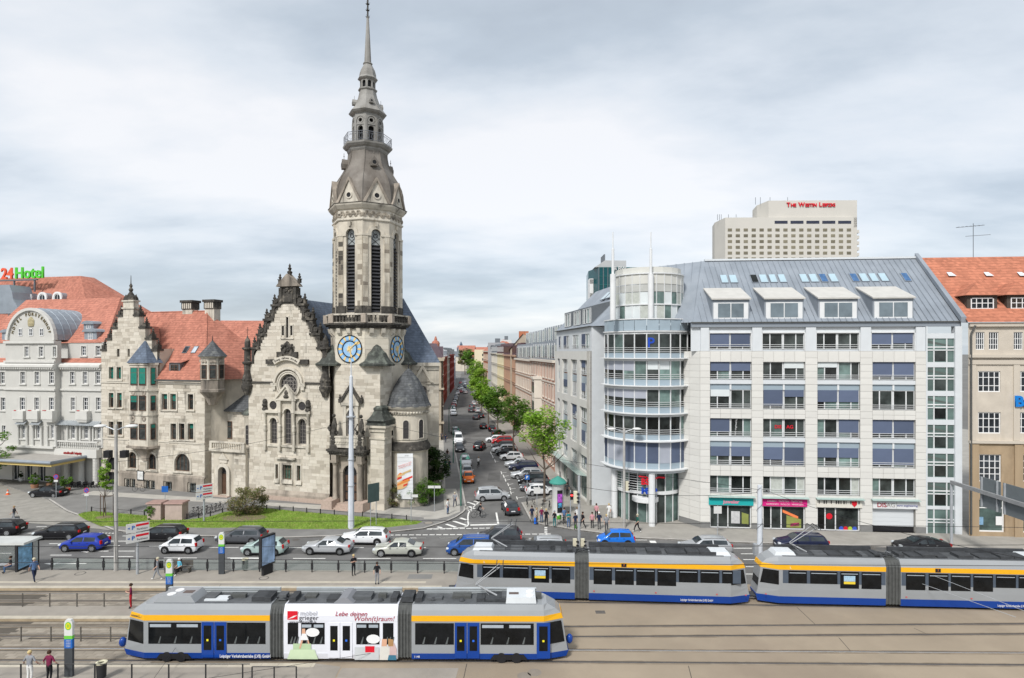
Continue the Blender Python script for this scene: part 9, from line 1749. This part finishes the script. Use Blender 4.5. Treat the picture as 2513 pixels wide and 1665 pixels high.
for a in(('person in dark blue T-shirt and shorts at the left of the waiting crowd','J',240,690,'stand',20,'n','d','h',.12,1.02,CW),('person in cream jacket with a blue suitcase','J',318,715,'stand',60,'e','d','x',.12,.98,CW),('person in plum top and jeans in the waiting crowd','J',400,700,'stand',10,'m','j','e',.12,.97,CW),('person all in black in the waiting crowd','J',478,750,'stand',0,'k','k','y',.12,1.04,CW),('person in black top and teal trousers with back turned','J',615,768,'stand',150,'k','t','g',.12,1.0,CW),('person in red scarf standing with a bicycle by the pillar','J',775,715,'stand',20,'b','k','h',.12,1.0,CW),('person in teal jacket and light jeans reading by the signal pole','J',845,778,'phone',10,'t','b','h',.12,.98,CW),('person in dark coat with a green bag left of the signal mast','J',960,808,'stand',15,'n','d','h',.12,.98,CW),('person in white behind the signal mast','J',990,705,'stand',0,'w','d','x',.12,1.0,CW),('person in black stepping out right of the signal mast','J',1082,800,'walk',-60,'k','k','h',.12,1.02,CW),('person in pink jacket with a dark handbag','J',1240,788,'stand',-10,'p','k','h',.12,.97,CW),('person in pink vest seen from behind, heading to the entrance','J',1310,640,'walk',170,'p','k','h',.12,1.0,CW),('white-haired person in dark suit jacket and blue shirt','J',1355,808,'stand',0,'n','d','w',.12,1.04,CW),('person in grey T-shirt and grey jeans with hands on hips','J',1478,858,'stand',5,'g','d','y',.12,1.06,CW),('person all in white beside the left entrance column','J',1518,638,'walk',150,'w','w','y',.12,1.0),('person in green sweater and black shorts striding left past the entrance','J',1990,858,'walk',-80,'q','k','e',.12,1.08,None,'w'),('person in dark vest on the pavement behind the pillar','J',825,258,'walk',0,'d','k','h',.12,1.0),
('person in pale shirt and white trousers leaning on the bottom railing','P',73,1673,'lean',180,'g','w','y',.2,1.0),('person in dark red jumper leaning on the bottom railing','P',121,1673,'lean',175,'m','k','h',.2,1.0),('person in red jacket and red trousers on the middle platform','P',321,1493,'phone',-60,'m','r','h',.2,1.02),('balding person in blue shirt walking with a green shoulder bag','C',305,648,'walk',60,'b','n','e',.2,1.1),('person in dark jacket sitting in the tram shelter','C',95,560,'sit',-40,'k','j','h',.2,1.0),('person in grey T-shirt and shorts walking with a big backpack','C',1408,632,'walk',-70,'g','g','e',.2,1.05,None,'w'),('person in turquoise shirt sitting on the platform bench','C',1603,580,'sit',-25,'c','k','w',.2,1.02,None,'w'),('blonde person in black looking at a phone by the glass barrier','M',1152,572,'phone',30,'k','k','y',.2,1.0),('person in black jacket and grey jeans waiting on the far platform','M',1400,662,'stand',10,'k','g','h',.2,1.0),('person with rucksack and briefcase walking over the plaza','B',125,1205,'walk',-80,'d','g','x',.03,1.0,None,'w'),('person in white dress climbing the church steps','E',1265,1225,'walk',200,'w','w','x',.2,1.0),('person in white jacket and jeans waiting at the church corner','I',462,488,'stand',60,'w','j','h',.12,1.0),('person in grey with a blue rucksack walking up the left pavement','I',598,350,'walk',170,'g','n','e',.12,1.02),('person in brown jacket far up the left pavement','S',174,1046,'walk',0,'h','g','h',.12,1.0),('left of two people walking down beside the tall dark shrub','S',160,1132,'walk',0,'q','j','h',.12,1.0),('right of two people walking down beside the tall dark shrub','S',190,1132,'walk',0,'n','j','x',.12,1.0),('person in navy on the pavement beside the white van','S',162,926,'walk',10,'n','n','h',.12,1.0),('person in dark clothes nearest the church wall up the street','S',132,908,'walk',0,'d','d','h',.12,1.0)):person(*a)
for lb,c,x,y,rz,top,leg,hair in(('person in black riding a bicycle across the junction','S',405,1488,0,'k','k','h'),('person in white shirt cycling up the side street','S',403,1116,80,'w','k','x')):
 person(lb,c,x,y-6,'ride',rz+90,top,leg,hair,.01);o=copy_tree(bp);gx,gy=gnd(c,x,y-6,.01);o.location=(gx,gy,.01);o.rotation_euler=(0,0,radians(rz));o['label']=lb.replace('person','bicycle ridden by a person').replace(' riding a bicycle','');o['group']='bicycles being ridden'
o=copy_tree(bp);o.location=gnd('J',735,735,.12)+(.12,);o.rotation_euler=(0,0,radians(-60));o['label']='bicycle with green pannier held by a waiting person';x,y=gnd('J',690,640,.12);MB().box(-.72,-.4,-.22,.22,.5,.85).build('pannier',M_lgreen,o)
for nm,lb,c,x,y,z,s,m in(('suitcase','blue suitcase standing in the waiting crowd','J',300,712,.12,(.34,.22,.62),mat('case_blue',(.01,.15,.7),.6,.05)),('handbag','green bag beside the signal mast','J',968,790,.12,(.22,.12,.4),M_lgreen),('backpack','black backpack of the platform walker in shorts','C',1438,632,1.1,(.3,.25,.55),M_black),('briefcase','black briefcase carried over the plaza','B',155,1205,.4,(.5,.12,.3),M_black)):
 gx,gy=gnd(c,x,y,.12);o=thing(nm,lb,'bag',(gx,gy,z));MB().taper(-s[0]/2,s[0]/2,-s[1]/2,s[1]/2,0,s[2],.02,.02).build('shell',m,o);MB().tube([(-s[0]*.3,0,s[2]),(-s[0]*.3,0,s[2]+.12),(s[0]*.3,0,s[2]+.12),(s[0]*.3,0,s[2])],.012,4).build('handle',M_black,o)
x,y=gnd('C',1600,568,.2);o=thing('bench','metal mesh bench on the platform before the glass barrier','bench',(x,y+.1,.2));MB().box(-1.4,1.0,-.25,.25,.42,.47).build('seat',M_rs,o);MB().box(-1.4,1.0,.27,.31,.5,.95).build('backrest',M_rs,o);[MB().box(q,q+.06,-.2,.25,0,.42).build('leg',M_rs,o)for q in(-1.2,-.2,.8)]
for i,bx_ in enumerate((640,700,760,815)):
 x,y=gnd('B',bx_,905,.05);o=thing('cafe_table',('leftmost','second','third','rightmost')[i]+' dark cafe table before the hotel columns','table',(x,y,.05));MB().lathe([(.4,.7),(.4,.74)],14,(0,0)).build('top',M_rl,o);MB().lathe([(.25,0),(.04,.04),(.04,.7)],8,(0,0)).build('stem',M_rl,o)
 for s in(-1,1):q=thing('cafe_chair','dark wicker chair %s of the %s cafe table'%(('left','right')[s>0],('leftmost','second','third','rightmost')[i]),'chair',(x+s*.75,y+.1,.05));MB().box(-.25,.25,-.25,.25,.38,.45).build('seat',M_rl,q);MB().box(s*.25-.03,s*.25+.03,-.25,.25,.45,.9).build('backrest',M_rl,q);[MB().box(a,a+.05,b,b+.05,0,.38).build('leg',M_rl,q)for a in(-.23,.18)for b in(-.23,.18)]
